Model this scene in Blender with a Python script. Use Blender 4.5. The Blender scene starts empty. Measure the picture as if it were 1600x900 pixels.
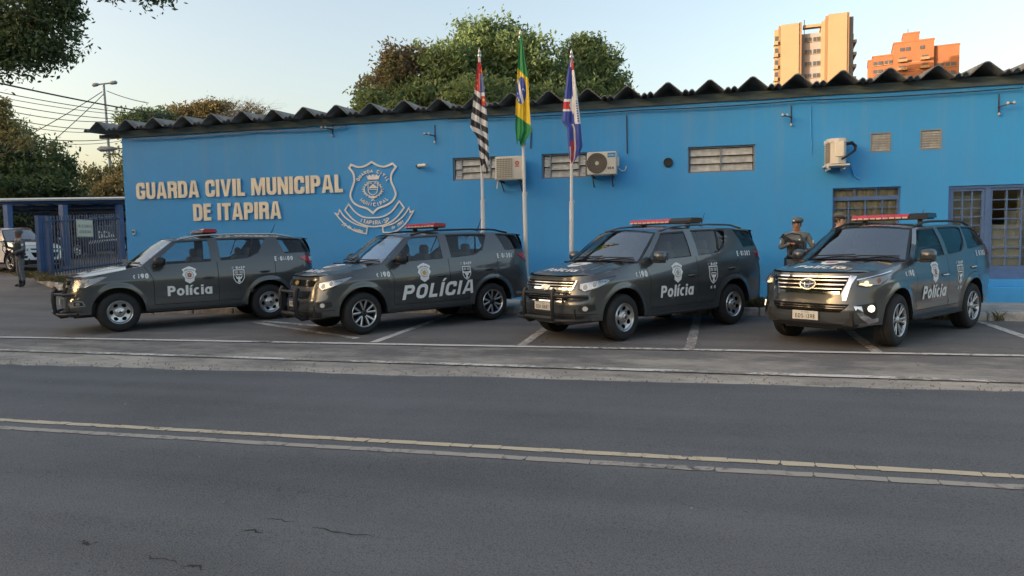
import bpy, bmesh, math, random
import numpy as np
from mathutils import Vector, Matrix, noise as mnoise
from mathutils.geometry import delaunay_2d_cdt
R = math.radians
random.seed(7); rng = np.random.default_rng(7)
scene = bpy.context.scene
COL = scene.collection
# ---------------------------------------------------------------- camera, world, sun, exposure
CAM_F, CAM_YAW, CAM_PITCH, CAM_ROLL, CAM_H = 1093.6, .23973, .06305, -.015217, 1.765
def _cam_axes():
    cy, sy, cp, sp = math.cos(CAM_YAW), math.sin(CAM_YAW), math.cos(CAM_PITCH), math.sin(CAM_PITCH)
    f = Vector((-sy*cp, cy*cp, -sp)); r = Vector((cy, sy, 0)); u = r.cross(f)
    c, s = math.cos(CAM_ROLL), math.sin(CAM_ROLL)
    return r*c+u*s, u*c-r*s, f
CR, CU, CF = _cam_axes()
cd = bpy.data.cameras.new('camera'); cam = bpy.data.objects.new('camera', cd); COL.objects.link(cam)
cam.matrix_world = Matrix(((CR.x, CU.x, -CF.x, 0), (CR.y, CU.y, -CF.y, 0), (CR.z, CU.z, -CF.z, CAM_H), (0, 0, 0, 1)))
cd.sensor_width = 36; cd.lens = CAM_F/1600*36; cd.clip_start = .05; cd.clip_end = 6000
scene.camera = cam
scene.render.resolution_x, scene.render.resolution_y = 1024, 576
SUN_EL, SUN_DIR = R(7), Vector((-.86, -.51, 0)).normalized()
world = bpy.data.worlds.new("World"); scene.world = world; world.use_nodes = True
wn = world.node_tree; bg = wn.nodes['Background']
sky = wn.nodes.new('ShaderNodeTexSky'); sky.sky_type = 'NISHITA'; sky.sun_disc = False
sky.sun_elevation = SUN_EL; sky.sun_rotation = math.atan2(SUN_DIR.x, SUN_DIR.y)
sky.altitude = 600; sky.air_density = 1.0; sky.dust_density = 8.0; sky.ozone_density = .55
tint = wn.nodes.new('ShaderNodeMixRGB'); tint.blend_type = 'MULTIPLY'; tint.inputs[0].default_value = 1; tint.inputs[2].default_value = (1, .945, .93, 1)   # hazy air, white balance of the camera
wn.links.new(sky.outputs[0], tint.inputs[1]); wn.links.new(tint.outputs[0], bg.inputs[0]); bg.inputs[1].default_value = .15
sl = bpy.data.lights.new('sun', 'SUN'); sun = bpy.data.objects.new('sun', sl); COL.objects.link(sun)
sl.energy = 2.0; sl.angle = R(.5); sl.color = (1, .87, .70)
_d = Vector((SUN_DIR.x*math.cos(SUN_EL), SUN_DIR.y*math.cos(SUN_EL), math.sin(SUN_EL)))
sun.rotation_euler = _d.to_track_quat('Z', 'Y').to_euler()
scene.view_settings.view_transform = 'Standard'; scene.view_settings.look = 'None'
scene.view_settings.exposure = 2.05; scene.view_settings.gamma = 1
try:
    scene.cycles.max_bounces = 6; scene.cycles.transparent_max_bounces = 16
except Exception: pass

def pix(px, py):                    # direction of a point of the photograph
    return CR*((px-800)/CAM_F) - CU*((py-450)/CAM_F) + CF
def at(px, py, Y):                  # ... where it meets the vertical plane y = Y
    d = pix(px, py); return Vector((0, 0, CAM_H)) + d*(Y/d.y)
def atz(px, py, Z):                 # ... at distance Z along the view
    return Vector((0, 0, CAM_H)) + pix(px, py)*Z
def ss(t):
    t = max(0., min(1., t)); return t*t*(3-2*t)
def lerp(a, b, t): return a+(b-a)*t
def interp(x, xs, ys): return float(np.interp(x, xs, ys))
SLOPE = .01645
def H(x, y):                        # height of the ground
    z = SLOPE*max(-30, min(y, 36))
    return z + ss((-x-12.2)/5)*interp(y, [10.5, 13, 15, 17.7, 20, 23, 26, 30], [0, .05, .17, .37, .55, .80, 1.02, 1.15])
def gp(px, py, dz=0.):              # ... where it meets the ground
    d = pix(px, py); t = 2.
    o = Vector((0, 0, CAM_H)); lo, hi = .5, 400.
    for _ in range(60):
        t = (lo+hi)/2; p = o+d*t
        if p.z > H(p.x, p.y)+dz: lo = t
        else: hi = t
    return o+d*t
# ---------------------------------------------------------------- materials
MATS = {}
def nd(nt, typ, **kw):
    n = nt.nodes.new(typ)
    for k, v in kw.items():
        if k.startswith('_'): setattr(n, k[1:], v)
        else:
            key = int(k[1:]) if k[0] == 'i' and k[1:].isdigit() else k.replace('__', ' ')
            if isinstance(v, bpy.types.NodeSocket): nt.links.new(v, n.inputs[key])
            else: n.inputs[key].default_value = v
    return n
def c4(c): return (c[0], c[1], c[2], 1)
def mat(name, col, rough=.6, metal=0., var=.0, vscale=3., bump=0., bscale=40., coat=0., emit=None, estr=0., spec=.5, col2=None, stretch=(1, 1, 1), alpha=1.):
    m = bpy.data.materials.new(name); m.use_nodes = True; nt = m.node_tree
    b = nt.nodes['Principled BSDF']
    b.inputs['Base Color'].default_value = c4(col); b.inputs['Roughness'].default_value = rough
    b.inputs['Metallic'].default_value = metal; b.inputs['Coat Weight'].default_value = coat
    b.inputs['Coat Roughness'].default_value = .03; b.inputs['Specular IOR Level'].default_value = spec
    b.inputs['Alpha'].default_value = alpha
    if emit: b.inputs['Emission Color'].default_value = c4(emit); b.inputs['Emission Strength'].default_value = estr
    if var or bump:
        tc = nd(nt, 'ShaderNodeTexCoord'); mp = nd(nt, 'ShaderNodeMapping', i0=tc.outputs['Object']); mp.inputs['Scale'].default_value = stretch
        if var:
            n1 = nd(nt, 'ShaderNodeTexNoise', i0=mp.outputs[0], Scale=vscale, Detail=6., Roughness=.6)
            cr = nd(nt, 'ShaderNodeValToRGB', i0=n1.outputs['Fac'])
            c2 = col2 or tuple(max(0, x*(1-var)) for x in col)
            c1 = col if col2 else tuple(min(1, x*(1+var)) for x in col)
            cr.color_ramp.elements[0].color = c4(c2); cr.color_ramp.elements[0].position = .3
            cr.color_ramp.elements[1].color = c4(c1); cr.color_ramp.elements[1].position = .7
            nt.links.new(cr.outputs[0], b.inputs['Base Color'])
        if bump:
            n2 = nd(nt, 'ShaderNodeTexNoise', i0=mp.outputs[0], Scale=bscale, Detail=4.)
            bp = nd(nt, 'ShaderNodeBump', Height=n2.outputs['Fac'], Strength=bump, Distance=.02)
            nt.links.new(bp.outputs[0], b.inputs['Normal'])
    MATS[name] = m; return m
def glass(name, tint, refl=1., rough=.0, ior=1.5):
    m = bpy.data.materials.new(name); m.use_nodes = True; nt = m.node_tree
    nt.nodes.remove(nt.nodes['Principled BSDF']); out = nt.nodes['Material Output']
    tr = nd(nt, 'ShaderNodeBsdfTransparent', Color=c4(tint)); gl = nd(nt, 'ShaderNodeBsdfGlossy', Roughness=rough, Color=(refl, refl, refl, 1))
    fr = nd(nt, 'ShaderNodeFresnel', IOR=ior)
    mx = nd(nt, 'ShaderNodeMixShader', i0=fr.outputs[0], i1=tr.outputs[0], i2=gl.outputs[0])
    nt.links.new(mx.outputs[0], out.inputs[0]); MATS[name] = m; return m
def leafmat(name, c1, c2, c3, trans=.35):
    m = bpy.data.materials.new(name); m.use_nodes = True; nt = m.node_tree
    nt.nodes.remove(nt.nodes['Principled BSDF']); out = nt.nodes['Material Output']
    g = nd(nt, 'ShaderNodeNewGeometry'); tc = nd(nt, 'ShaderNodeTexCoord')
    n = nd(nt, 'ShaderNodeTexNoise', i0=tc.outputs['Object'], Scale=.45, Detail=2.)
    ad = nd(nt, 'ShaderNodeMath', _operation='MULTIPLY_ADD', i0=g.outputs['Random Per Island'], i1=.45); nt.links.new(n.outputs['Fac'], ad.inputs[2])
    cr = nd(nt, 'ShaderNodeValToRGB', i0=ad.outputs[0]); e = cr.color_ramp.elements
    e[0].color = c4(c1); e[0].position = .4; e[1].color = c4(c3); e[1].position = 1.; k = e.new(.7); k.color = c4(c2)
    d = nd(nt, 'ShaderNodeBsdfPrincipled', i0=cr.outputs[0], Roughness=.55)
    t = nd(nt, 'ShaderNodeBsdfTranslucent', Color=cr.outputs[0])
    mx = nd(nt, 'ShaderNodeMixShader', i0=trans, i1=d.outputs[0], i2=t.outputs[0])
    nt.links.new(mx.outputs[0], out.inputs[0]); MATS[name] = m; return m
# ---------------------------------------------------------------- mesh building
class MB:
    def __init__(s): s.v = []; s.f = []; s.m = []
    def add(s, vs, fs, mi=0, M=None):
        o = len(s.v)
        s.v += [tuple(M @ Vector(p)) if M else tuple(p) for p in vs]
        s.f += [tuple(i+o for i in f) for f in fs]; s.m += [mi]*len(fs); return s
    def box(s, c, d, mi=0, M=None, rz=0, bev=0):
        x, y, z = d[0]/2, d[1]/2, d[2]/2
        T = Matrix.Translation(c) @ Matrix.Rotation(rz, 4, 'Z')
        if M: T = M @ T
        if bev <= 0:
            vs = [(a, b, e) for a in (-x, x) for b in (-y, y) for e in (-z, z)]
            fs = [(0, 1, 3, 2), (4, 6, 7, 5), (0, 4, 5, 1), (2, 3, 7, 6), (0, 2, 6, 4), (1, 5, 7, 3)]
            return s.add(vs, fs, mi, T)
        k = min(bev, x*.95, y*.95, z*.95); vs = []; id = {}
        for a in (-1, 1):
            for b in (-1, 1):
                for e in (-1, 1):
                    for ax in range(3):
                        p = [a*(x-k), b*(y-k), e*(z-k)]; p[ax] = (a*x, b*y, e*z)[ax]
                        id[a, b, e, ax] = len(vs); vs.append(p)
        fs = []
        for ax in range(3):
            o1, o2 = [i for i in range(3) if i != ax]
            for sg in (-1, 1):
                q = []
                for p, r in ((-1, -1), (1, -1), (1, 1), (-1, 1)):
                    t = [0]*3; t[ax] = sg; t[o1] = p; t[o2] = r; q.append(id[t[0], t[1], t[2], ax])
                fs.append(tuple(q))
            for p in (-1, 1):
                for r in (-1, 1):
                    q = []
                    for sg, w in ((-1, o1), (1, o1), (1, o2), (-1, o2)):
                        t = [0]*3; t[ax] = sg; t[o1] = p; t[o2] = r; q.append(id[t[0], t[1], t[2], w])
                    fs.append(tuple(q))
        for a in (-1, 1):
            for b in (-1, 1):
                for e in (-1, 1): fs.append(tuple(id[a, b, e, i] for i in range(3)))
        return s.add(vs, fs, mi, T)
    def tube(s, pts, r, n=8, mi=0, cap=True, M=None):
        pts = [Vector(p) for p in pts]; k = len(pts); rs = r if isinstance(r, (list, tuple)) else [r]*k
        vs = []; prev = None
        for i, p in enumerate(pts):
            t = (pts[min(i+1, k-1)]-pts[max(i-1, 0)]).normalized()
            if prev is None:
                a = Vector((0, 0, 1)) if abs(t.z) < .9 else Vector((1, 0, 0)); u = t.cross(a).normalized()
            else: u = (prev - t*prev.dot(t)).normalized()
            prev = u; w = t.cross(u)
            for j in range(n):
                an = 2*math.pi*j/n; vs.append(p+(u*math.cos(an)+w*math.sin(an))*rs[i])
        fs = [(i*n+j, i*n+(j+1) % n, (i+1)*n+(j+1) % n, (i+1)*n+j) for i in range(k-1) for j in range(n)]
        if cap: fs += [tuple(range(n-1, -1, -1)), tuple((k-1)*n+j for j in range(n))]
        return s.add(vs, fs, mi, M)
    def lathe(s, prof, n=24, mi=0, M=None, axis='Z', cap=False):   # prof: (radius, height)
        vs = []
        for r, h in prof:
            for j in range(n):
                a = 2*math.pi*j/n
                p = (r*math.cos(a), r*math.sin(a), h)
                if axis == 'Y': p = (p[0], h, p[1])
                if axis == 'X': p = (h, p[0], p[1])
                vs.append(p)
        k = len(prof); fs = [(i*n+j, i*n+(j+1) % n, (i+1)*n+(j+1) % n, (i+1)*n+j) for i in range(k-1) for j in range(n)]
        if cap: fs += [tuple(range(n-1, -1, -1)), tuple((k-1)*n+j for j in range(n))]
        if axis == 'Y': fs = [f[::-1] for f in fs]
        return s.add(vs, fs, mi, M)
    def grid(s, fn, us, vs_, mi=0, flip=False, M=None):
        vs = [fn(u, v) for u in us for v in vs_]; n = len(vs_)
        fs = [(i*n+j, (i+1)*n+j, (i+1)*n+j+1, i*n+j+1) for i in range(len(us)-1) for j in range(n-1)]
        if flip: fs = [f[::-1] for f in fs]
        return s.add(vs, fs, mi, M)
    def prism(s, poly, h, M=None, mi=0, h0=0.):       # polygon (x, y) raised from h0 to h along z
        n = len(poly); a = sum(poly[i][0]*poly[(i+1) % n][1]-poly[(i+1) % n][0]*poly[i][1] for i in range(n))
        if a < 0: poly = poly[::-1]
        vs = [(p[0], p[1], h0) for p in poly]+[(p[0], p[1], h) for p in poly]
        fs = [tuple(range(n-1, -1, -1)), tuple(range(n, 2*n))]+[(i, (i+1) % n, n+(i+1) % n, n+i) for i in range(n)]
        return s.add(vs, fs, mi, M)
    def build(s, name, mats, parent=None, smooth=None, weld=0., loc=None):
        me = bpy.data.meshes.new(name); me.from_pydata(s.v, [], s.f)
        if not isinstance(mats, (list, tuple)): mats = [mats]
        for m in mats: me.materials.append(MATS[m] if isinstance(m, str) else m)
        me.polygons.foreach_set('material_index', s.m)
        if weld or smooth is not None:
            bm = bmesh.new(); bm.from_mesh(me)
            if weld:
                bmesh.ops.remove_doubles(bm, verts=bm.verts, dist=weld)
                bmesh.ops.dissolve_degenerate(bm, dist=1e-5, edges=bm.edges)
            if smooth is not None:
                th = R(smooth)
                for f in bm.faces: f.smooth = True
                for e in bm.edges:
                    e.smooth = not (len(e.link_faces) == 2 and e.calc_face_angle(0) > th)
            bm.to_mesh(me); bm.free()
        me.validate()
        o = bpy.data.objects.new(name, me); COL.objects.link(o)
        if parent: o.parent = parent
        if loc is not None: o.location = loc
        return o
def tag(o, label=None, cat=None, group=None, kind=None):
    for k, v in (('label', label), ('category', cat), ('group', group), ('kind', kind)):
        if v: o[k] = v
    return o
def thing(name, label, cat, loc=(0, 0, 0), rz=0, group=None):
    o = bpy.data.objects.new(name, None); COL.objects.link(o); o.location = loc; o.rotation_euler = (0, 0, rz)
    o.empty_display_size = .2
    return tag(o, label, cat, group)
def dup(o, parent):
    c = o.copy(); COL.objects.link(c); c.parent = parent; return c
def catmull(P, t):
    n = len(P); i = max(0, min(int(t), n-2)); f = t-i
    p0, p1, p2, p3 = P[max(i-1, 0)], P[i], P[i+1], P[min(i+2, n-1)]
    # tangents limited for even curves
    return tuple(.5*((2*b)+(-a+c)*f+(2*a-5*b+4*c-d)*f*f+(-a+3*b-3*c+d)*f**3) for a, b, c, d in zip(p0, p1, p2, p3))
# ---------------------------------------------------------------- lettering: a stroke alphabet
def _arc(cx, cy, rx, ry, a0, a1, n=20):
    return [(cx+rx*math.cos(R(lerp(a0, a1, i/n))), cy+ry*math.sin(R(lerp(a0, a1, i/n)))) for i in range(n+1)]
A_ = _arc
GL = {  # width, strokes in a 0..1 box (width scaled)
 'A': (1, [[(0, 0), (.5, 1), (1, 0)], [(.2, .33), (.8, .33)]]),
 'B': (.9, [[(0, 0), (0, 1)], [(0, 1), (.6, 1)]+A_(.6, .76, .34, .24, 90, -90)+[(0, .52)], [(.6, .52)]+A_(.62, .26, .38, .26, 90, -90)+[(0, 0)]]),
 'C': (.9, [A_(.5, .68, .5, .32, 20, 180)+A_(.5, .32, .5, .32, 180, 340)]),
 'D': (.95, [[(0, 0), (0, 1)], [(0, 1), (.45, 1)]+A_(.45, .6, .55, .4, 90, 0)+A_(.45, .4, .55, .4, 0, -90)+[(0, 0)]]),
 'E': (.75, [[(1, 1), (0, 1), (0, 0), (1, 0)], [(0, .52), (.85, .52)]]),
 'F': (.72, [[(1, 1), (0, 1), (0, 0)], [(0, .52), (.85, .52)]]),
 'G': (.95, [A_(.5, .68, .5, .32, 20, 180)+A_(.5, .32, .5, .32, 180, 360)+[(1, .48), (.6, .48)]]),
 'H': (.9, [[(0, 0), (0, 1)], [(1, 0), (1, 1)], [(0, .5), (1, .5)]]),
 'I': (0, [[(.5, 0), (.5, 1)]]),
 'J': (.6, [[(1, 1), (1, .3)]+A_(.5, .3, .5, .3, 0, -170)]),
 'K': (.9, [[(0, 0), (0, 1)], [(1, 1), (0, .42)], [(.3, .58), (1, 0)]]),
 'L': (.72, [[(0, 1), (0, 0), (1, 0)]]),
 'M': (1.2, [[(0, 0), (0, 1), (.5, .12), (1, 1), (1, 0)]]),
 'N': (.95, [[(0, 0), (0, 1), (1, 0), (1, 1)]]),
 'O': (1, [A_(.5, .64, .5, .36, 0, 180)+A_(.5, .36, .5, .36, 180, 360)+[(1, .64)]]),
 'P': (.85, [[(0, 0), (0, 1)], [(0, 1), (.5, 1)]+A_(.5, .72, .5, .28, 90, -90)+[(0, .44)]]),
 'Q': (1, [A_(.5, .64, .5, .36, 0, 180)+A_(.5, .36, .5, .36, 180, 360)+[(1, .64)], [(.6, .3), (1, -.05)]]),
 'R': (.9, [[(0, 0), (0, 1)], [(0, 1), (.5, 1)]+A_(.5, .74, .5, .26, 90, -90)+[(0, .48)], [(.5, .48), (1, 0)]]),
 'S': (.85, [A_(.5, .74, .48, .26, 25, 180, 8)+A_(.5, .26, .5, .26, 90, -155, 10)]),
 'T': (.85, [[(0, 1), (1, 1)], [(.5, 1), (.5, 0)]]),
 'U': (.92, [[(0, 1), (0, .35)]+A_(.5, .35, .5, .35, 180, 360)+[(1, 1)]]),
 'V': (1, [[(0, 1), (.5, 0), (1, 1)]]),
 'X': (.9, [[(0, 0), (1, 1)], [(0, 1), (1, 0)]]),
 'Z': (.85, [[(0, 1), (1, 1), (0, 0), (1, 0)]]),
 '0': (.75, [A_(.5, .64, .5, .36, 0, 180)+A_(.5, .36, .5, .36, 180, 360)+[(1, .64)]]),
 '1': (.35, [[(0, .78), (.8, 1), (.8, 0)]]),
 '2': (.75, [A_(.5, .7, .5, .3, 165, -20)+[(0, 0), (1, 0)]]),
 '3': (.75, [A_(.45, .75, .45, .25, 150, -90)+A_(.45, .25, .55, .25, 90, -150)]),
 '4': (.8, [[(.75, 0), (.75, 1), (0, .28), (1, .28)]]),
 '5': (.75, [[(.9, 1), (.1, 1), (.05, .55)]+A_(.45, .32, .55, .32, 110, -150)]),
 '6': (.75, [A_(.5, .3, .5, .3, 0, 360)+[], [(0, .3), (.1, .7), (.75, 1)]]),
 '7': (.7, [[(0, 1), (1, 1), (.35, 0)]]),
 '8': (.75, [A_(.5, .76, .43, .24, 0, 360), A_(.5, .26, .5, .26, 0, 360)]),
 '9': (.75, [A_(.5, .7, .5, .3, 0, 360), [(1, .7), (.9, .3), (.3, 0)]]),
 '-': (.4, [[(0, .42), (1, .42)]]), '.': (0, [[(.5, 0), (.5, .04)]]), ' ': (.35, []), 'º': (.3, [A_(.5, .84, .5, .16, 0, 360)]),
 'a': (.85, [A_(.5, .33, .5, .33, 0, 360), [(1, .66), (1, 0)]]),
 'c': (.7, [A_(.5, .33, .5, .33, 50, 310)]),
 'd': (.75, [A_(.5, .33, .5, .33, 30, 330), [(1, 1), (1, 0)]]),
 'e': (.75, [[(.02, .33), (1, .33)]+A_(.5, .33, .5, .33, 0, 310)]),
 'h': (.7, [[(0, 0), (0, 1)], [(0, .4)]+A_(.5, .4, .5, .26, 180, 0)+[(1, 0)]]),
 'i': (0, [[(.5, 0), (.5, .66)], [(.5, .9), (.5, .98)]]),
 'ı': (0, [[(.5, 0), (.5, .66)]]),
 'j': (.3, [[(1, .66), (1, -.1)]+A_(.4, -.1, .6, .16, 0, -90), [(1, .9), (1, .98)]]),
 'l': (0, [[(.5, 0), (.5, 1)]]),
 'n': (.7, [[(0, 0), (0, .66)], [(0, .4)]+A_(.5, .4, .5, .26, 180, 0)+[(1, 0)]]),
 'o': (.78, [A_(.5, .33, .5, .33, 0, 360)]),
 'u': (.7, [[(0, .66), (0, .26)]+A_(.5, .26, .5, .26, 180, 360), [(1, .66), (1, 0)]]),
}
ACC = {'Í': ('I', 1), 'í': ('ı', 1), 'Á': ('A', 1), 'Ç': ('C', 0)}
def stroke_poly(pts, t):            # outline quads of a thick polyline with mitred joints
    closed = (abs(pts[0][0]-pts[-1][0])+abs(pts[0][1]-pts[-1][1])) < 1e-6
    q = [pts[0]]
    for p in pts[1:]:
        if math.hypot(p[0]-q[-1][0], p[1]-q[-1][1]) > 1e-5: q.append(p)
    if closed: q = q[:-1]
    n = len(q); L = []; Rr = []
    if n < 2: return [], []
    for i in range(n):
        if closed: a, b, c = q[i-1], q[i], q[(i+1) % n]
        else: a, b, c = q[max(i-1, 0)], q[i], q[min(i+1, n-1)]
        def nrm(u, v):
            d = math.hypot(v[0]-u[0], v[1]-u[1]) or 1; return (-(v[1]-u[1])/d, (v[0]-u[0])/d)
        n1 = nrm(a, b) if a != b else nrm(b, c); n2 = nrm(b, c) if b != c else n1
        mx, my = n1[0]+n2[0], n1[1]+n2[1]; d = math.hypot(mx, my) or 1e-6; mx, my = mx/d, my/d
        k = min(1.7, 1/max(.3, mx*n1[0]+my*n1[1]))*t/2
        L.append((b[0]+mx*k, b[1]+my*k)); Rr.append((b[0]-mx*k, b[1]-my*k))
    vs = L+Rr; rngn = range(n if closed else n-1)
    return vs, [(i, n+i, n+(i+1) % n, (i+1) % n) for i in rngn]
def glyph(ch, w, h, t):
    """strokes -> list of (verts, quads); origin lower left, w = width of a unit-wide letter"""
    acc = None
    if ch in ACC: ch, acc = ACC[ch]
    gw, st = GL.get(ch, GL['-']); W = max(gw*w, t); out = []
    for s in st:
        P = [(t/2+p[0]*(W-t) if gw > 0 else W/2, t/2+p[1]*(h-t)) for p in s]
        q, fs = stroke_poly(P, t)       # spikes of sharp joints are cut flat at the letter's box
        lo = -h*.3 if ch in 'jQ' else 0.
        out.append(([(min(max(a, 0), W), min(max(b, lo), h)) for a, b in q], fs))
    if acc:
        y = h*(1.06 if ch == 'A' or ch == 'I' else .76); out.append(stroke_poly([(W/2-t*.15, y), (W/2+t*.55, y+h*.2)], t*.8))
    return W, out
def text2d(s, h, w, t, gap, align=0., shear=0.):
    """flat text: list of (verts, quads) strokes; align 0 left .5 centre"""
    x = 0; out = []
    for ch in s:
        W, st = glyph(ch, w, h, t)
        if ch != ' ':
            for vs, fs in st: out.append(([(p[0]+x+shear*p[1], p[1]) for p in vs], fs))
        x += (w*.4 if ch == ' ' else W)+gap
    tot = x-gap
    return [([(p[0]-tot*align, p[1]) for p in vs], fs) for vs, fs in out], tot
def add_text(mb, strokes, fn, mi=0, lift=.0003):
    """fn(x, y, k) -> 3d point, k a small lift so that strokes never share a plane"""
    for i, (vs, fs) in enumerate(strokes):
        mb.add([fn(p[0], p[1], lift*(i % 4)) for p in vs], fs, mi)
def raised(mb, vs, fs, depth, M, mi=0):   # strokes with thickness
    n = len(vs); q = [(p[0], p[1], depth) for p in vs]+[(p[0], p[1], 0) for p in vs]
    ff = [tuple(f) for f in fs]; cnt = {}
    for f in fs:
        for a, b in zip(f, f[1:]+f[:1]): cnt[a, b] = cnt.get((a, b), 0)+1
    for (a, b) in list(cnt):
        if (b, a) not in cnt: ff.append((b, a, a+n, b+n))
    mb.add(q, ff, mi, M)

# ---- heavy block letters drawn as outlines: loops of (x, y, corner radius)
def rloop(P):
    out = []; n = len(P)
    for i in range(n):
        a, b, c = P[i-1], P[i], P[(i+1) % n]; r = b[2] if len(b) > 2 else 0
        if r <= 0: out.append((b[0], b[1])); continue
        B_, A__, C__ = Vector(b[:2]), Vector(a[:2]), Vector(c[:2]); r = min(r, (A__-B_).length*.5, (C__-B_).length*.5); p, q = B_+(A__-B_).normalized()*r, B_+(C__-B_).normalized()*r
        for t in (0, .17, .33, .5, .67, .83, 1): k = (1-t)**2; m_ = t*t; z = 2*t*(1-t); w_ = .72; dn = k+z*w_*1.0+m_; out.append(tuple((p*k+B_*z*w_+q*m_)/dn))
    return out
def el(cx, cy, rx, ry, a0=0, a1=360, n=30): return [(cx+rx*math.cos(R(lerp(a0, a1, i/n))), cy+ry*math.sin(R(lerp(a0, a1, i/n)))) for i in range(n if abs(a1-a0) == 360 else n+1)]
def block(ch, W, h, s, b):
    """-> width, loops. W a usual letter width, s stem, b bar"""
    R_, ri = W*.42, W*.16; x = h*.74; w = W
    acc = ch in 'ÍÁ' or ch == 'í'; base = {'Í': 'I', 'Á': 'A', 'í': 'ı'}.get(ch, ch)
    if base == 'C': L = [[(w, .62*h), (w, h, R_), (0, h, R_), (0, 0, R_), (w, 0, R_), (w, .38*h), (w-s, .38*h), (w-s, b, ri), (s, b, ri), (s, h-b, ri), (w-s, h-b, ri), (w-s, .62*h)]]
    elif base == 'G': L = [[(w, .64*h), (w, h, R_), (0, h, R_), (0, 0, R_), (w, 0, R_*.6), (w, .52*h), (.52*w, .52*h), (.52*w, .52*h-b*.8), (w-s, .52*h-b*.8), (w-s, b, ri), (s, b, ri), (s, h-b, ri), (w-s, h-b, ri), (w-s, .64*h)]]
    elif base == 'O': L = [[(0, 0, R_), (w, 0, R_), (w, h, R_), (0, h, R_)], [(s, b, ri), (w-s, b, ri), (w-s, h-b, ri), (s, h-b, ri)]]
    elif base == 'U': L = [[(0, h), (s, h), (s, b, ri), (w-s, b, ri), (w-s, h), (w, h), (w, 0, R_), (0, 0, R_)]]
    elif base == 'D': L = [[(0, 0), (w, 0, R_), (w, h, R_), (0, h)], [(s, b), (w-s, b, ri), (w-s, h-b, ri), (s, h-b)]]
    elif base == 'P': w = W*.96; L = [[(0, 0), (s, 0), (s, .38*h), (w, .38*h, R_), (w, h, R_), (0, h)], [(s, .38*h+b), (w-s, .38*h+b, ri), (w-s, h-b, ri), (s, h-b)]]
    elif base == 'R': L = [[(0, 0), (s, 0), (s, .42*h), (w-s, .42*h, ri), (w-s, 0), (w, 0), (w, .46*h, ri), (w*.90, .49*h), (w, .53*h, ri), (w, h, R_), (0, h)], [(s, .42*h+b), (w-s, .42*h+b, ri), (w-s, h-b, ri), (s, h-b)]]
    elif base == 'A': w = W*1.12; L = [[(0, 0), (s*.92, 0), (s*.92+.05*w, .18*h), (w-s*.92-.05*w, .18*h), (w-s*.92, 0), (w, 0), (.70*w, h), (.30*w, h)], [(s*.92+.11*w, .18*h+b*.9), (w-s*.92-.11*w, .18*h+b*.9), (.53*w, .84*h), (.47*w, .84*h)]]
    elif base == 'M': w = W*1.42; sm = s*.86; L = [[(0, 0), (sm, 0), (sm, .60*h), (.42*w, 0), (.58*w, 0), (w-sm, .60*h), (w-sm, 0), (w, 0), (w, h), (.69*w, h), (.5*w, .42*h), (.31*w, h), (0, h)]]
    elif base == 'N': w = W*1.04; sn = s*.88; L = [[(0, 0), (sn, 0), (sn, .54*h), (w-sn*1.05, 0), (w, 0), (w, h), (w-sn, h), (w-sn, .46*h), (sn*1.05, h), (0, h)]]
    elif base == 'V': w = W*1.1; L = [[(0, h), (s*.98, h), (.5*w, .24*h), (w-s*.98, h), (w, h), (.66*w, 0), (.34*w, 0)]]
    elif base == 'I': w = s; L = [[(0, 0), (s, 0), (s, h), (0, h)]]
    elif base == 'L': w = W*.78; L = [[(0, 0), (w, 0), (w, b), (s, b), (s, h), (0, h)]]
    elif base == 'T': w = W*.92; c = w/2; L = [[(0, h), (0, h-b), (c-s/2, h-b), (c-s/2, 0), (c+s/2, 0), (c+s/2, h-b), (w, h-b), (w, h)]]
    elif base == 'E': w = W*.80; L = [[(0, 0), (w, 0), (w, b), (s, b), (s, .46*h), (w*.92, .46*h), (w*.92, .46*h+b*.9), (s, .46*h+b*.9), (s, h-b), (w, h-b), (w, h), (0, h)]]
    elif base == 'o': w = W*.95; L = [el(w/2, x/2, w/2, x/2*1.03), el(w/2, x/2, w/2-s*.95, x/2-b*.9)]
    elif base == 'c': w = W*.80; a = 52; L = [el(w*.56, x/2, w*.56, x/2*1.03, a, 360-a)+el(w*.60, x/2, w*.60-s*.95, x/2-b*.9, 360-a*1.15, a*1.15)]
    elif base == 'a': w = W*.95; cx = w*.47; an = math.degrees(math.acos(min(1, (w-s-cx)/(w*.47)))); L = [[(w, x), (w, 0), (w-s, 0)]+el(cx, x/2, w*.47, x/2*1.03, -an, -360+an)+[(w-s, x)], el(cx, x/2, w*.47-s*.9, x/2-b*.9)]
    elif base == 'l': w = s; L = [[(0, 0), (s, 0), (s, h), (0, h)]]
    elif base in 'iı': w = s; L = [[(0, 0), (s, 0), (s, x), (0, x)]]+([[(0, x+.07*h), (s, x+.07*h), (s, x+.25*h), (0, x+.25*h)]] if base == 'i' else [])
    else: L = []; w = W*.5
    if acc: y0 = (x if ch == 'í' else h)+.07*h; k = w/2; L.append([(k-s*.45, y0), (k+s*.25, y0), (k+s*1.0, y0+.20*h), (k+s*.1, y0+.20*h)])
    return w, [rloop(p) if any(len(q) > 2 for q in p) else [q[:2] for q in p] for p in L]
def fill_loops(loops):
    c = bpy.data.curves.new('outline', 'CURVE'); c.dimensions = '2D'; c.fill_mode = 'BOTH'
    for P in loops:
        sp = c.splines.new('POLY'); sp.points.add(len(P)-1); sp.use_cyclic_u = True
        for i, p in enumerate(P): sp.points[i].co = (p[0], p[1], 0, 1)
    o = bpy.data.objects.new('outline', c); me = o.to_mesh(); v = [tuple(q.co) for q in me.vertices]; f = [tuple(p.vertices) for p in me.polygons]; o.to_mesh_clear(); bpy.data.objects.remove(o); bpy.data.curves.remove(c); return v, f
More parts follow.
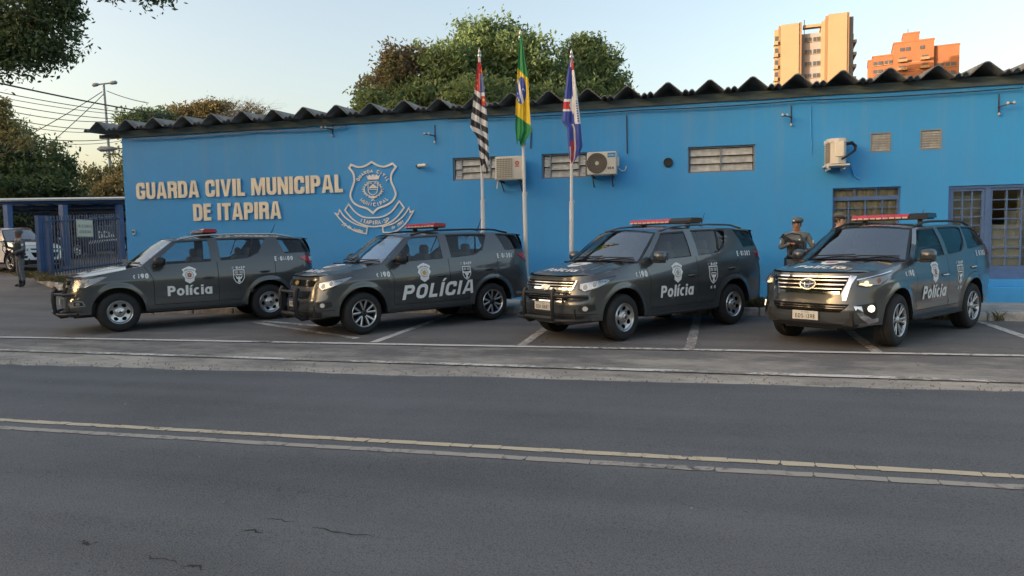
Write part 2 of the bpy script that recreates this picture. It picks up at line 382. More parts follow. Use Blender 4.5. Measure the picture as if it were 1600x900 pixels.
def block_text(s, W, h, st, b, gap, align=.5, shear=0., space=None):
    x = 0; out = []
    for ch in s:
        if ch == ' ': x += (space or W*.55); continue
        w, L = block(ch, W, h, st, b); out.append((ch, x, [[(p[0]+x+shear*p[1], p[1]) for p in q] for q in L])); x += w+gap
    tot = x-gap; return [(ch, [[(p[0]-tot*align, p[1]) for p in q] for q in L]) for ch, x0, L in out], tot
# ================================================================ materials of the place
def asphalt(name, base, dust, ylo, yhi, spk=.5, crack=.0):
    m = bpy.data.materials.new(name); m.use_nodes = True; nt = m.node_tree; b = nt.nodes['Principled BSDF']
    tc = nd(nt, 'ShaderNodeTexCoord'); P = tc.outputs['Object']
    big = nd(nt, 'ShaderNodeTexNoise', i0=P, Scale=.35, Detail=5., Roughness=.65)
    mp = nd(nt, 'ShaderNodeMapping', i0=P); mp.inputs['Scale'].default_value = (.12, 1.5, 1)
    strk = nd(nt, 'ShaderNodeTexNoise', i0=mp.outputs[0], Scale=1.2, Detail=5.)
    fine = nd(nt, 'ShaderNodeTexNoise', i0=P, Scale=110., Detail=3., Roughness=.8)
    vor = nd(nt, 'ShaderNodeTexVoronoi', i0=P, Scale=85.)
    def mth(op, a, b_=0., c=None):
        n = nd(nt, 'ShaderNodeMath', _operation=op, i0=a, i1=b_)
        if c is not None:
            if isinstance(c, bpy.types.NodeSocket): nt.links.new(c, n.inputs[2])
            else: n.inputs[2].default_value = c
        return n.outputs[0]
    v = mth('MULTIPLY_ADD', big.outputs['Fac'], .9, .0); v = mth('MULTIPLY_ADD', strk.outputs['Fac'], .8, v)
    v = mth('MULTIPLY_ADD', fine.outputs['Fac'], spk, v); v = mth('MULTIPLY_ADD', vor.outputs['Distance'], -spk*.5, v)
    cr = nd(nt, 'ShaderNodeValToRGB', i0=mth('MULTIPLY', v, .56)); e = cr.color_ramp.elements
    e[0].position = .25; e[0].color = c4([x*.36 for x in base]); e[1].position = .85; e[1].color = c4([x*1.75 for x in base])
    col = cr.outputs[0]
    if dust:
        sx = nd(nt, 'ShaderNodeSeparateXYZ', i0=P)
        dmp = nd(nt, 'ShaderNodeMapping', i0=P); dmp.inputs['Scale'].default_value = (.55, 1.1, 1); dn = nd(nt, 'ShaderNodeTexNoise', i0=dmp.outputs[0], Scale=1.5, Detail=10., Roughness=.72)
        a = nd(nt, 'ShaderNodeMapRange', i0=sx.outputs[1], i1=yhi, i2=ylo)
        f = mth('MULTIPLY_ADD', dn.outputs['Fac'], 3.2, -1.55); f = mth('ADD', f, mth('MULTIPLY_ADD', a.outputs[0], 1.5, -.52))
        cl = nd(nt, 'ShaderNodeClamp', i0=f)
        mx = nd(nt, 'ShaderNodeMixRGB', i0=mth('MULTIPLY', cl.outputs[0], .8), i1=col, i2=c4(dust)); col = mx.outputs[0]
    hgt = mth('MULTIPLY_ADD', vor.outputs['Distance'], .7, fine.outputs['Fac'])
    if crack:
        wn_ = nd(nt, 'ShaderNodeTexNoise', i0=P, Scale=3., Detail=4.)
        wp = nd(nt, 'ShaderNodeMixRGB', i0=.2, i1=P, i2=wn_.outputs['Color'])
        vc = nd(nt, 'ShaderNodeTexVoronoi', i0=wp.outputs[0], Scale=.8, _feature='DISTANCE_TO_EDGE')
        ck = nd(nt, 'ShaderNodeMapRange', i0=vc.outputs['Distance'], i1=.0, i2=.008)
        gate = nd(nt, 'ShaderNodeMapRange', i0=big.outputs['Fac'], i1=.52, i2=.6)
        kk = mth('MULTIPLY', mth('SUBTRACT', 1., ck.outputs[0]), mth('MULTIPLY', gate.outputs[0], crack))
        mx = nd(nt, 'ShaderNodeMixRGB', i0=kk, i1=col, i2=c4([x*.3 for x in base])); col = mx.outputs[0]
        hgt = mth('MULTIPLY_ADD', kk, -3., hgt)
    nt.links.new(col, b.inputs['Base Color'])
    bp = nd(nt, 'ShaderNodeBump', Height=hgt, Strength=.55, Distance=.008); nt.links.new(bp.outputs[0], b.inputs['Normal'])
    b.inputs['Roughness'].default_value = .78; b.inputs['Specular IOR Level'].default_value = .35
    MATS[name] = m
asphalt('road_asphalt', (.086, .090, .093), None, 0, 1, 1.5, .25)
asphalt('lot_asphalt', (.135, .128, .120), (.54, .49, .41), 7.2, 11.8, 1.1, .8)
mat('earth', (.09, .08, .05), .9, var=.4, vscale=.3, col2=(.05, .06, .025))
def paintmat(name, col, worn, amt, tar=(.12, .117, .112)):
    m = bpy.data.materials.new(name); m.use_nodes = True; nt = m.node_tree; b = nt.nodes['Principled BSDF']
    tc = nd(nt, 'ShaderNodeTexCoord'); P = tc.outputs['Object']
    n = nd(nt, 'ShaderNodeTexNoise', i0=P, Scale=11., Detail=10., Roughness=.75); n2 = nd(nt, 'ShaderNodeTexNoise', i0=P, Scale=.9, Detail=3.)
    a = nd(nt, 'ShaderNodeMath', _operation='MULTIPLY_ADD', i0=n2.outputs['Fac'], i1=.7); nt.links.new(n.outputs['Fac'], a.inputs[2])
    cr = nd(nt, 'ShaderNodeValToRGB', i0=a.outputs[0]); e = cr.color_ramp.elements
    e[0].position = amt-.05; e[0].color = c4(col); e[1].position = amt+.09; e[1].color = c4(tar)
    k = e.new(amt); k.color = c4(worn)
    nt.links.new(cr.outputs[0], b.inputs['Base Color']); b.inputs['Roughness'].default_value = .7
    bp = nd(nt, 'ShaderNodeBump', Height=n.outputs['Fac'], Strength=.3, Distance=.01); nt.links.new(bp.outputs[0], b.inputs['Normal']); MATS[name] = m
paintmat('white_line', (.66, .64, .60), (.44, .42, .39), .93)
paintmat('faded_line', (.64, .62, .58), (.40, .37, .33), .84, (.24, .225, .20))
paintmat('yellow_line', (.52, .45, .32), (.40, .345, .25), .96)
paintmat('grey_line', (.34, .315, .27), (.27, .25, .22), .93)
mat('concrete', (.42, .40, .36), .85, var=.3, vscale=2., bump=.3, bscale=60)
mat('kerb_paint', (.46, .44, .41), .8, var=.45, vscale=5., bump=.3, bscale=40)
mat('joint', (.05, .05, .045), .9)
mat('crack', (.028, .028, .028), .95)
# ================================================================ ground, road, pavement
def sheet(name, xs, ys, dz, m, edge=None):
    mb = MB()
    def fn(x, y):
        if edge: y = edge(x, y)
        return (x, y, H(x, y)+dz)
    mb.grid(fn, xs, ys, 0, True); o = mb.build(name, m, smooth=60); o['kind'] = 'structure'; return o
far = [-2500, -900, -300, -120, -70]; xsn = list(np.arange(-50, 41, 1.0))
sheet('ground', far+xsn+[60, 120, 300, 900, 2500], [-2500, -900, -300, -100, -40, -20, -8]+list(np.arange(-5, 37, 1.0))+[45, 70, 150, 400, 900, 2500], -.03, 'earth')
LOT0 = 8.02
wob = lambda x: .07*mnoise.noise((x*.7, 3, 0))+.05*mnoise.noise((x*3, 9, 0))+.03*mnoise.noise((x*9, 5, 0))
sheet('parking_lot', list(np.arange(-60, 40.1, .25)), [6.5]+list(np.arange(7, 14, .5))+[14.02]+list(np.arange(14.6, 36, .7)), -.008, 'lot_asphalt')
def redge(x, y):
    return y+(wob(x)+.022*(x+9.6)+.0 if y > LOT0-.05 else 0)
sheet('road', list(np.arange(-60, 40.1, .2)), [-7, -4, -1, 1, 3, 5, 6.5, 7.4, LOT0], 0., 'road_asphalt', redge)
# pavement along the wall, with kerb stones
PV0, PV1, PVX0, PVX1 = 14.5, 16.62, -13.2, 15.
def kfront(x): return interp(x, [-13, -8, -2, 2, 6, 15], [13.95, 14.7, 14.95, 14.85, 14.35, 14.2])
mb = MB(); xs = list(np.arange(PVX0, PVX1+.1, .5))
mb.grid(lambda x, v: (x, lerp(kfront(x)+.13, PV1, v), H(x, lerp(kfront(x), PV1, v))+.15-.004), xs, [0, .5, 1], 0, True)
pave = mb.build('pavement', 'concrete', smooth=60); pave['kind'] = 'structure'
x = PVX0; km = None
while x < PVX1-1:
    L = .98
    y0, y1 = kfront(x), kfront(x+L); mb = MB(); a = math.atan2(y1-y0, L)
    mb.box((0, .065, -.03), (L-.015, .13, .36+random.uniform(-.01, .01)), 0, bev=.02)
    k = mb.build('kerb_stone', 'kerb_paint', pave); k.location = (x+L/2, (y0+y1)/2, H(x, y0)+random.uniform(-.012, .006)); k.rotation_euler = (random.uniform(-.02, .02), 0, a)
    x += L
# kerb and verge at the gate (left)
gk = [gp(62, 440), gp(95, 453), gp(140, 466), gp(190, 474)]
verge = MB(); pts = [gp(64, 436), gp(100, 444), gp(150, 447), gp(195, 447)]
vs = [(p.x, p.y, H(p.x, p.y)+.16) for p in gk]+[(p.x, p.y+.15, H(p.x, p.y)+.16) for p in pts]
verge.add(vs, [(i, i+1, 5+i, 4+i) for i in range(3)])
vo = verge.build('verge', 'earth'); vo['kind'] = 'structure'
for a, b in zip(gk[:-1], gk[1:]):
    L = (b-a).length; nn = max(1, round(L/1.0))
    for i in range(nn):
        p = a.lerp(b, (i+.5)/nn); mb = MB(); mb.box((0, 0, 0), (L/nn-.03, .14, .36), 0, bev=.025)
        k = mb.build('kerb_stone', 'kerb_paint', vo); k.location = (p.x, p.y, H(p.x, p.y)); k.rotation_euler = (0, random.uniform(-.02, .02), math.atan2((b-a).y, (b-a).x))
# painted lines
def strip(name, pts, w, m, dz=.006, label=None):
    mb = MB(); n = len(pts); vs = []
    for i in range(n):
        a = Vector(pts[max(i-1, 0)]); b = Vector(pts[min(i+1, n-1)]); d = (b-a).normalized(); p = Vector(pts[i])
        for s in (-1, 1):
            q = p+Vector((-d.y, d.x))*s*(w/2+.012*mnoise.noise((p.x*5, p.y*5, s*3))); vs.append((q.x, q.y, H(q.x, q.y)+dz))
    mb.add(vs, [(2*i, 2*i+1, 2*i+3, 2*i+2) for i in range(n-1)])
    o = mb.build(name, m); o['kind'] = 'structure'; return o
def seg(a, b, st=.25):
    n = max(2, int((Vector(b)-Vector(a)).length/st)); return [tuple(Vector(a).lerp(Vector(b), i/n)) for i in range(n+1)]
strip('parking_line', seg((-40, 9.9), (-12.37, 10.34))+seg((-12.3, 10.345), (4.41, 10.58))+seg((4.5, 10.58), (30, 10.7)), .13, 'white_line')
strip('edge_line', seg((-40, 9.5), (-10.9, 9.1))+seg((-10.8, 9.09), (3.69, 8.82))+seg((3.8, 8.82), (30, 8.5)), .14, 'faded_line', .007)
for xb, x2 in ((-4.98, -4.95), (-2.46, -2.45), (.1, .3), (2.65, 2.8), (5.1, 5.24), (7.7, 7.8)):
    strip('bay_line', seg((xb, 10.64), (x2, kfront(xb)-.2)), .15, 'faded_line', -.002)
strip('bay_line', seg((-8.76, 12.9), (-5.45, 11.0)), .15, 'faded_line', .001)
strip('bay_line', seg((-8.7, 13.1), (-6.6, 12.35)), .15, 'faded_line', -.002)
strip('bay_line', seg((-7.5, 12.6), (-6.1, 12.55)), .15, 'faded_line', -.0035)
def blocks(name, y0, w, m, gapx=()):        # line broken by cross cracks into blocks
    mb = MB(); x = -40.
    while x < 25:
        L = random.uniform(.13, .36) if x > -8 else random.uniform(.25, .5); k = random.uniform(-.03, .07)
        if not any(a < x < b for a, b in gapx):
            j = [random.uniform(-.01, .01) for _ in range(4)]; g = random.uniform(.002, .008)
            yy = y0+.004*(x+6.5)*.6
            vs = [(x+g, yy-w/2+j[0]), (x+L-g+k, yy-w/2+j[1]), (x+L-g+k*.2, yy+j[2]*.6), (x+L-g, yy+w/2+j[2]), (x+g-.0, yy+w/2+j[3]), (x+g-.01, yy)]
            mb.add([(p[0], p[1], H(p[0], p[1])+.005) for p in vs], [tuple(range(6))])
        x += L
    o = mb.build(name, m); o['kind'] = 'structure'
blocks('centre_line', 5.465, .088, 'yellow_line'); blocks('centre_line', 5.235, .092, 'grey_line', ((-.62, -.5),))
# open cracks and scars of the road surface
def scar(a, b, w, name='road_crack'):
    n = 14; vs = []; A, B = Vector(a[:2]), Vector(b[:2]); d = (B-A); nn = Vector((-d.y, d.x)).normalized()
    for i in range(n+1):
        t = i/n; p = A.lerp(B, t)+nn*.05*mnoise.noise((p_ := t*4+a[0]*3, a[1], 0)); q = w*.6*(.25+abs(mnoise.noise((t*6, a[0], 2)))*1.6)*math.sin(math.pi*min(1, max(.02, t)))
        vs += [(p-nn*q), (p+nn*q)]
    mb = MB(); mb.add([(p.x, p.y, H(p.x, p.y)+.003) for p in vs], [(2*i, 2*i+2, 2*i+3, 2*i+1) for i in range(n)])
    mb.build(name, 'crack')['kind'] = 'structure'
for a, b, w in (((405, 810), (470, 817), .012), ((480, 825), (590, 840), .02), ((375, 830), (415, 832), .03), ((225, 866), (280, 884), .015), ((285, 884), (325, 889), .03), ((120, 848), (150, 850), .035)):
    scar(gp(*a), gp(*b), w)
# ================================================================ the blue building
WY = 16.5
def wallmat():                        # painted plaster: roller patches, run-off streaks below the eave, splashed dirt at the foot
    m = bpy.data.materials.new('blue_wall'); m.use_nodes = True; nt = m.node_tree; b = nt.nodes['Principled BSDF']; P = nd(nt, 'ShaderNodeTexCoord').outputs['Object']
    n1 = nd(nt, 'ShaderNodeTexNoise', i0=P, Scale=.7, Detail=5., Roughness=.6); cr = nd(nt, 'ShaderNodeValToRGB', i0=n1.outputs['Fac']); e = cr.color_ramp.elements
    e[0].color = c4((.050, .315, .68)); e[0].position = .35; e[1].color = c4((.040, .335, .74)); e[1].position = .65
    mp = nd(nt, 'ShaderNodeMapping', i0=P); mp.inputs['Scale'].default_value = (4.5, 1, .22); n2 = nd(nt, 'ShaderNodeTexNoise', i0=mp.outputs[0], Scale=1., Detail=6., Roughness=.65)
    z = nd(nt, 'ShaderNodeSeparateXYZ', i0=P).outputs[2]
    up = nd(nt, 'ShaderNodeMapRange', i0=z, i1=2.6, i2=4.9); dn = nd(nt, 'ShaderNodeMapRange', i0=z, i1=1.3, i2=.45)
    def mm(op, a, c, d=None):
        n = nd(nt, 'ShaderNodeMath', _operation=op)
        for i, v in enumerate((a, c, d)):
            if v is None: continue
            if isinstance(v, bpy.types.NodeSocket): nt.links.new(v, n.inputs[i])
            else: n.inputs[i].default_value = v
        return n.outputs[0]
    st = nd(nt, 'ShaderNodeMapRange', i0=n2.outputs['Fac'], i1=.50, i2=.72)
    f = mm('MULTIPLY', st.outputs[0], mm('MULTIPLY_ADD', up.outputs[0], .42, .10)); mx = nd(nt, 'ShaderNodeMixRGB', i0=f, i1=cr.outputs[0], i2=c4((.15, .34, .58)))
    n3 = nd(nt, 'ShaderNodeTexNoise', i0=P, Scale=5., Detail=6.); g = mm('MULTIPLY', dn.outputs[0], mm('MULTIPLY', n3.outputs['Fac'], .8)); mx2 = nd(nt, 'ShaderNodeMixRGB', i0=g, i1=mx.outputs[0], i2=c4((.16, .17, .17)))
    nt.links.new(mx2.outputs[0], b.inputs['Base Color']); b.inputs['Roughness'].default_value = .6
    n4 = nd(nt, 'ShaderNodeTexNoise', i0=P, Scale=9., Detail=5.); bp = nd(nt, 'ShaderNodeBump', Height=n4.outputs['Fac'], Strength=.12, Distance=.02); nt.links.new(bp.outputs[0], b.inputs['Normal']); MATS['blue_wall'] = m
wallmat()
mat('blue_plinth', (.06, .37, .76), .55, var=.1, vscale=1.5, bump=.1, bscale=25)
mat('blue_frame', (.085, .16, .33), .5, var=.15, vscale=6)
mat('gate_bar', (.06, .105, .19), .45, metal=.3); mat('blue_gate', (.024, .085, .22), .5, var=.2, vscale=5)
mat('fascia', (.13, .17, .17), .85, var=.55, vscale=4., bump=.4, bscale=30, col2=(.06, .085, .085), stretch=(.6, 1, 3))
mat('roof_cement', (.17, .165, .155), .85, var=.45, vscale=2.5, bump=.25, bscale=35)
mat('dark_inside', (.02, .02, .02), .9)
mat('room_wall', (.75, .73, .66), .8, var=.12, vscale=2)
mat('curtain', (.66, .68, .68), .8, var=.2, vscale=4, stretch=(6, 1, .3))
mat('blind', (.76, .76, .73), .7)
mat('steel_louvre', (.58, .58, .56), .38, metal=.15, var=.25, vscale=8)
mat('grey_frame', (.24, .27, .30), .5)
mat('cream', (.90, .80, .62), .5, var=.06, vscale=4)
mat('cream_side', (.30, .22, .14), .6)
mat('white_raised', (.86, .83, .76), .5)
mat('black_plastic', (.015, .015, .016), .45)
mat('rust', (.06, .045, .035), .8, var=.4, vscale=10)
mat('white_plastic', (.72, .69, .62), .45, var=.06, vscale=4)
mat('cable', (.03, .03, .032), .6)
glass('pane_glass', (.80, .81, .78), 1., .03, 1.3); glass('dusty_glass', (.80, .78, .70), .8, .15, 1.3)
bld = thing('municipal_building', 'long single storey blue painted building under a dark corrugated roof', 'building')
BX0, BX1 = -15.09, 15.0; ZT = 4.86; ZB = .1
def opn(x0, y0, x1, y1): a, b = at(x0, y0, WY), at(x1, y1, WY); return (a.x, b.z, b.x, a.z)
win1 = opn(707, 247, 779, 280); win2 = opn(846, 241, 918, 277); win3 = opn(1075, 230, 1180, 267)
low = (3.16, 1.55, 4.50, 2.86); door = (5.41, .88, 8.4, 2.83); v1 = opn(1360, 208, 1392, 237); v2 = opn(1438, 203, 1471, 233)
OPS = [win1, win2, win3, low, door, v1, v2]
mb = MB(); xs = sorted({BX0, BX1, *[o[0] for o in OPS], *[o[2] for o in OPS]}); zs = sorted({ZB, ZT, *[o[1] for o in OPS], *[o[3] for o in OPS]})
def isop(i, j):
    if not (0 <= i < len(xs)-1 and 0 <= j < len(zs)-1): return True
    cx, cz = (xs[i]+xs[i+1])/2, (zs[j]+zs[j+1])/2
    return any(o[0] < cx < o[2] and o[1] < cz < o[3] for o in OPS)
TH = .2
for i in range(len(xs)-1):
    for j in range(len(zs)-1):
        if isop(i, j): continue
        a, b, c, d = xs[i], xs[i+1], zs[j], zs[j+1]
        mb.add([(a, WY, c), (b, WY, c), (b, WY, d), (a, WY, d)], [(0, 1, 2, 3)])
        mb.add([(a, WY+TH, c), (b, WY+TH, c), (b, WY+TH, d), (a, WY+TH, d)], [(3, 2, 1, 0)])
        for (di, dj, q) in ((-1, 0, ((a, c), (a, d))), (1, 0, ((b, d), (b, c))), (0, -1, ((b, c), (a, c))), (0, 1, ((a, d), (b, d)))):
            if isop(i+di, j+dj): mb.add([(q[0][0], WY, q[0][1]), (q[0][0], WY+TH, q[0][1]), (q[1][0], WY+TH, q[1][1]), (q[1][0], WY, q[1][1])], [(0, 1, 2, 3)])
mb.box((BX0+.1, WY+TH+5.0, (ZT+ZB)/2), (.2, 10, ZT-ZB)); mb.box((BX1-.1, WY+TH+5.0, (ZT+ZB)/2), (.2, 10, ZT-ZB)); mb.box((0, WY+TH+10.1, (ZT+ZB)/2), (BX1-BX0, .2, ZT-ZB))
mb.build('wall', 'blue_wall', bld)
mb = MB(); mb.box((-.05, WY+5, .55), (30, 9, .05)); mb.box((-.05, WY+4.6, 4.3), (30, 8.4, .05)); mb.box((2.2, WY+3, 2.4), (.1, 5.4, 3.7)); mb.box((-.05, WY+5.6, 2.4), (29.6, .1, 3.7)); mb.build('room', 'room_wall', bld)
# plinth and door step
mb = MB(); mb.box(((BX0+5.3)/2, WY-.02, .45), (5.3-BX0, .05, .78)); mb.box(((8.5+BX1)/2, WY-.02, .45), (BX1-8.5, .05, .78)); mb.build('plinth', 'blue_plinth', bld)
mb = MB(); mb.box((6.95, WY-.13, .50), (3.3, .30, .46), bev=.015); mb.box((6.95, WY-.06, .80), (3.3, .16, .15), bev=.01); mb.build('door_step', 'blue_plinth', bld)
# fascia beam under the tiles
mb = MB(); n = 60
mb.grid(lambda x, k: (x, [WY-.05, WY-.055, WY+.1][k], [ZT-.0+.02*mnoise.noise((x*.8, 1, 0))-.01, ZT+.17, ZT+.17][k]), list(np.linspace(BX0-.02, BX1, n)), [0, 1, 2]); mb.box((0, WY-.02, ZT+.08), (BX1-BX0-.1, .02, .18)); mb.build('fascia', 'fascia', bld)
# corrugated roof tiles, one object each
def tile_z(u):
    u = abs(u)
    if u < .31: return .04+.27*(1-(u/.31))**1.0 if u > .045 else .04+.27*(1-(.045/.31))+.010*(1-(u/.045)**2)
    return .04+.065*abs(math.sin((u-.31)/.14*math.pi))
us = [-.45, -.415, -.38, -.345, -.31, -.2, -.1, -.045, 0, .045, .1, .2, .31, .345, .38, .415, .45]
def make_tile(k):
    mb = MB(); P = [(u, tile_z(u)) for u in us]; n = len(us); vs = []
    for y, dz in ((0, 0), (3.2, .16), (6.4, .32)):
        vs += [(u, y, z+dz) for u, z in P]+[(u, y, z+dz-.022) for u, z in P]
    fs = []
    for r in range(2):
        o, q = r*2*n, (r+1)*2*n
        for i in range(n-1): fs += [(o+i, q+i, q+i+1, o+i+1)[::-1], (o+n+i, o+n+i+1, q+n+i+1, q+n+i)[::-1]]
    for i in range(n-1): fs.append((i, n+i, n+i+1, i+1)[::-1])
    mb.add(vs, fs); return mb.build('roof_tile', 'roof_cement', bld, smooth=35)
k = 0; x = -15.50; t0 = None
while x < BX1+.6:
    if t0 is None: t0 = make_tile(0); t = t0
    else: t = dup(t0, bld)
    t.location = (x, 16.1+random.uniform(-.03, .03), ZT+.13+(.005 if k % 2 else 0)+random.uniform(-.012, .012)); t.rotation_euler = (random.uniform(-.004, .004), random.uniform(-.008, .008), random.uniform(-.008, .008))
    x += .893; k += 1
mb = MB()                                   # rafter ends showing under the left eave
mb.box((BX0-.35, WY+.05, ZT+.06), (.8, .09, .10)); mb.build('rafter', 'rust', bld)
# louvred steel windows
def louvre(o, cols, rows, inner=0):
    w = bpy.data.objects.new('window', None); COL.objects.link(w); w.parent = bld; w.location = (o[0], WY, o[1])
    W, Hh = o[2]-o[0], o[3]-o[1]; f = MB(); t = .035; y = .09
    for xx in (t/2, W-t/2): f.box((xx, y, Hh/2), (t, .06, Hh))
    for zz in (t/2, Hh-t/2): f.box((W/2, y, zz), (W-2*t, .055, t))
    xe = [t]; acc = t
    tot = sum(cols)
    for c in cols: acc += (W-2*t)*c/tot; xe.append(acc)
    for xx in xe[1:-1]: f.box((xx, y-.003, Hh/2), (t*.8, .06, Hh-2*t))
    f.build('frame', 'grey_frame', w)
    for ci in range(len(cols)):
        nr = rows[ci]
        for r in range(nr):
            a, b = t+(Hh-2*t)*r/nr, t+(Hh-2*t)*(r+1)/nr; x0, x1 = xe[ci]+.018, xe[ci+1]-.018
            p = MB(); n = 5                     # one tilting leaf with pressed ribs
            p.grid(lambda v, u: (u, y-.02+.05*(v)+.007*math.sin(v*math.pi*2*n), lerp(a+.012, b-.012, v)), list(np.linspace(0, 1, 31)), [x0, x1])
            p.box(((x0+x1)/2, y-.03, a+.006), (x1-x0, .03, .01)); p.build('slat', 'steel_louvre', w, smooth=50)
    d = MB(); d.box((W/2, .3, Hh/2), (W+.2, .02, Hh+.2)); d.build('backing', 'dark_inside', w)
louvre(win1, [1, 4, 1], [2, 3, 2]); louvre(win2, [1, 4, 1], [2, 3, 2]); louvre(win3, [1, 1.02], [3, 3])
for o in (v1, v2):
    w = bpy.data.objects.new('vent', None); COL.objects.link(w); w.parent = bld; w.location = (o[0], WY, o[1]); W, Hh = o[2]-o[0], o[3]-o[1]
    f = MB()
    for xx in (.012, W-.012): f.box((xx, .04, Hh/2), (.024, .1, Hh))
    for zz in (.012, Hh-.012): f.box((W/2, .04, zz), (W-.05, .095, .024))
    f.build('frame', 'grey_frame', w)
    for r in range(7):
        s = MB(); z = .03+(Hh-.06)*(r+.5)/7
        s.add([(.024, 0.0, z-.016), (W-.024, 0.0, z-.016), (W-.024, .05, z+.03), (.024, .05, z+.03)], [(0, 1, 2, 3)]); s.add([(.024, .004, z-.024), (W-.024, .004, z-.024), (W-.024, .0, z-.016), (.024, .0, z-.016)], [(0, 1, 2, 3)])
        s.build('slat', 'steel_louvre', w)
    d = MB(); d.box((W/2, .22, Hh/2), (W+.1, .02, Hh+.1)); d.build('backing', 'dark_inside', w)
# low barred window
def bar_window(name, o, hbars, vbars, extra=None, y=.10, glassm='pane_glass', barm='blue_frame', fr=.05):
    w = bpy.data.objects.new(name, None); COL.objects.link(w); w.parent = bld; w.location = (o[0], WY, o[1]); W, Hh = o[2]-o[0], o[3]-o[1]
    f = MB()
    for xx in (fr/2, W-fr/2): f.box((xx, y, Hh/2), (fr, .08, Hh))
    for zz in (fr/2, Hh-fr/2): f.box((W/2, y, zz), (W-2*fr, .076, fr))
    f.build('frame', barm, w)
    xs_ = [fr]+vbars+[W-fr]; zs_ = [fr]+hbars+[Hh-fr]; b = MB()
    for v in vbars: b.box((v, y-.01, Hh/2), (.024, .04, Hh-2*fr))
    for h in hbars: b.box((W/2, y-.012, h), (W-2*fr, .03, .02))
    b.build('bars', barm, w); shared = {}
    for i in range(len(xs_)-1):
        for j in range(len(zs_)-1):
            p = MB(); p.box(((xs_[i]+xs_[i+1])/2, y+.012+random.uniform(-.003, .003), (zs_[j]+zs_[j+1])/2), (xs_[i+1]-xs_[i]-.004, .004, zs_[j+1]-zs_[j]-.004), rz=random.uniform(-.008, .008)); p.build('pane', glassm, w)
    return w
W, Hh = low[2]-low[0], low[3]-low[1]
lw = bar_window('window', (low[0], low[1], low[2], low[3]-.22), [Hh-.22-.05-.17*k for k in range(6, 0, -1) if Hh-.27-.17*k > .1], [W*.25, W*.5, W*.75], glassm='dusty_glass')
bar_window('window', (low[0], low[3]-.219, low[2], low[3]), [], [W*.34, W*.66], glassm='dusty_glass', fr=.035)
c = MB(); c.grid(lambda x, v: (x, .150+.012*math.sin(x*40)+.006*math.sin(x*17), v), list(np.linspace(.02, W-.02, 110)), [.02, Hh-.02]); c.build('curtain', 'curtain', lw, smooth=80)
# glazed entrance: fixed light, post and door leaf
DH = door[3]-door[1]
def leaf(x0, x1, nv, nh, kick):
    o = (x0, door[1]+kick, x1, door[3]-.06); w = bar_window('door', o, [.05+(o[3]-o[1]-.1)*k/nh for k in range(1, nh)], [.05+(x1-x0-.1)*k/nv for k in range(1, nv)], y=.1)
    if kick: k = MB(); k.box(((x1-x0)/2, .1, -kick/2), (x1-x0, .07, kick-.004)); k.build('kick_plate', 'blue_frame', w)
    h = MB(); 
    return w
pa = at(1541, 300, WY).x
leaf(door[0]+.06, pa-.002, 3, 9, .18); d2 = leaf(pa+.09, pa+1.0, 3, 8, .22); leaf(pa+1.05, door[2]-.06, 3, 8, .22)
mb = MB(); x0 = door[0]
mb.box((pa+.044, WY+.09, door[1]+DH/2-.03), (.084, .1, DH-.06)); mb.box(((door[0]+door[2])/2, WY+.09, door[3]-.03), (door[2]-door[0]-.01, .11, .056)); mb.box((x0+.03, WY+.09, door[1]+DH/2-.03), (.056, .1, DH-.062)); mb.box((pa+1.025, WY+.09, door[1]+DH/2-.03), (.045, .09, DH-.062)); mb.build('door_frame', 'blue_frame', bld)
bl = MB()
for k in range(26): bl.box(((x0+pa)/2, WY+.17, door[1]+.42+k*.055), (pa-x0-.1, .035, .006)); 
bl.box((pa+.30, WY+.30, door[1]+1.5), (.42, .012, .9)); bl.box((x0+.6, WY+.30, door[1]+1.2), (1.1, .012, 1.4)); bl.box((pa+.42, WY+.19, door[1]+.70), (.62, .012, .86)); bl.box((pa+.90, WY+.45, door[1]+1.0), (.30, .02, 1.7)); bl.box((x0+.6, WY+.24, door[1]+.30), (1.0, .012, .4))  # pale panels added behind the panes, standing in for the lit room wall
bl.build('blind', 'blind', bld)
mb = MB(); mb.box((pa+.75, WY+.5, 1.6), (.5, .05, 1.4)); mb.box((x0+.5, WY+1.2, 1.1), (.7, .5, .7)); mb.build('cupboard', 'curtain', bld)
# round pipe opening
p = at(1044, 254, WY)
o = thing('pipe_outlet', 'round black pipe opening high in the blue wall left of the wide louvre window', 'pipe', p)
mb = MB(); mb.lathe([(.088, .02), (.105, .02), (.105, -.04), (.095, -.05), (.085, -.04), (.083, .15)], 24, 0, axis='Y'); mb.build('pipe', 'black_plastic', o, smooth=40); mb = MB(); mb.lathe([(.084, -.03), (.001, -.029)], 20, axis='Y'); mb.build('plug', 'black_plastic', o)
# small call box at the corner
p = at(210, 363, WY); o = thing('call_box', 'tiny white call box on the blue wall near its left corner', 'intercom', p)
mb = MB(); mb.box((0, -.02, 0), (.085, .04, .14), bev=.008); mb.build('case', 'white_plastic', o); mb = MB(); mb.box((.005, -.045, .01), (.05, .012, .06)); mb.build('button', 'black_plastic', o)
# wall camera
p = at(650, 260, WY); o = thing('security_camera', 'small white security camera on the blue wall right of the emblem', 'camera', p)
mb = MB(); mb.lathe([(.02, -.26), (.042, -.25), (.045, -.02), (.03, .0), (.001, .0)], 14, 0, Matrix.Rotation(R(75), 4, 'Z') @ Matrix.Translation((0, -.03, 0)), axis='Y'); mb.build('body', 'white_plastic', o, smooth=40, loc=(.06, -.09, 0))
mb = MB(); mb.tube([(.07, .0, -.01), (.07, -.08, -.01), (.03, -.1, 0)], .022, 8); mb.lathe([(.05, 0), (.05, -.02), (.01, -.03)], 12, 0, Matrix.Translation((.07, 0, -.01)), axis='Y'); mb.build('bracket', 'black_plastic', o)
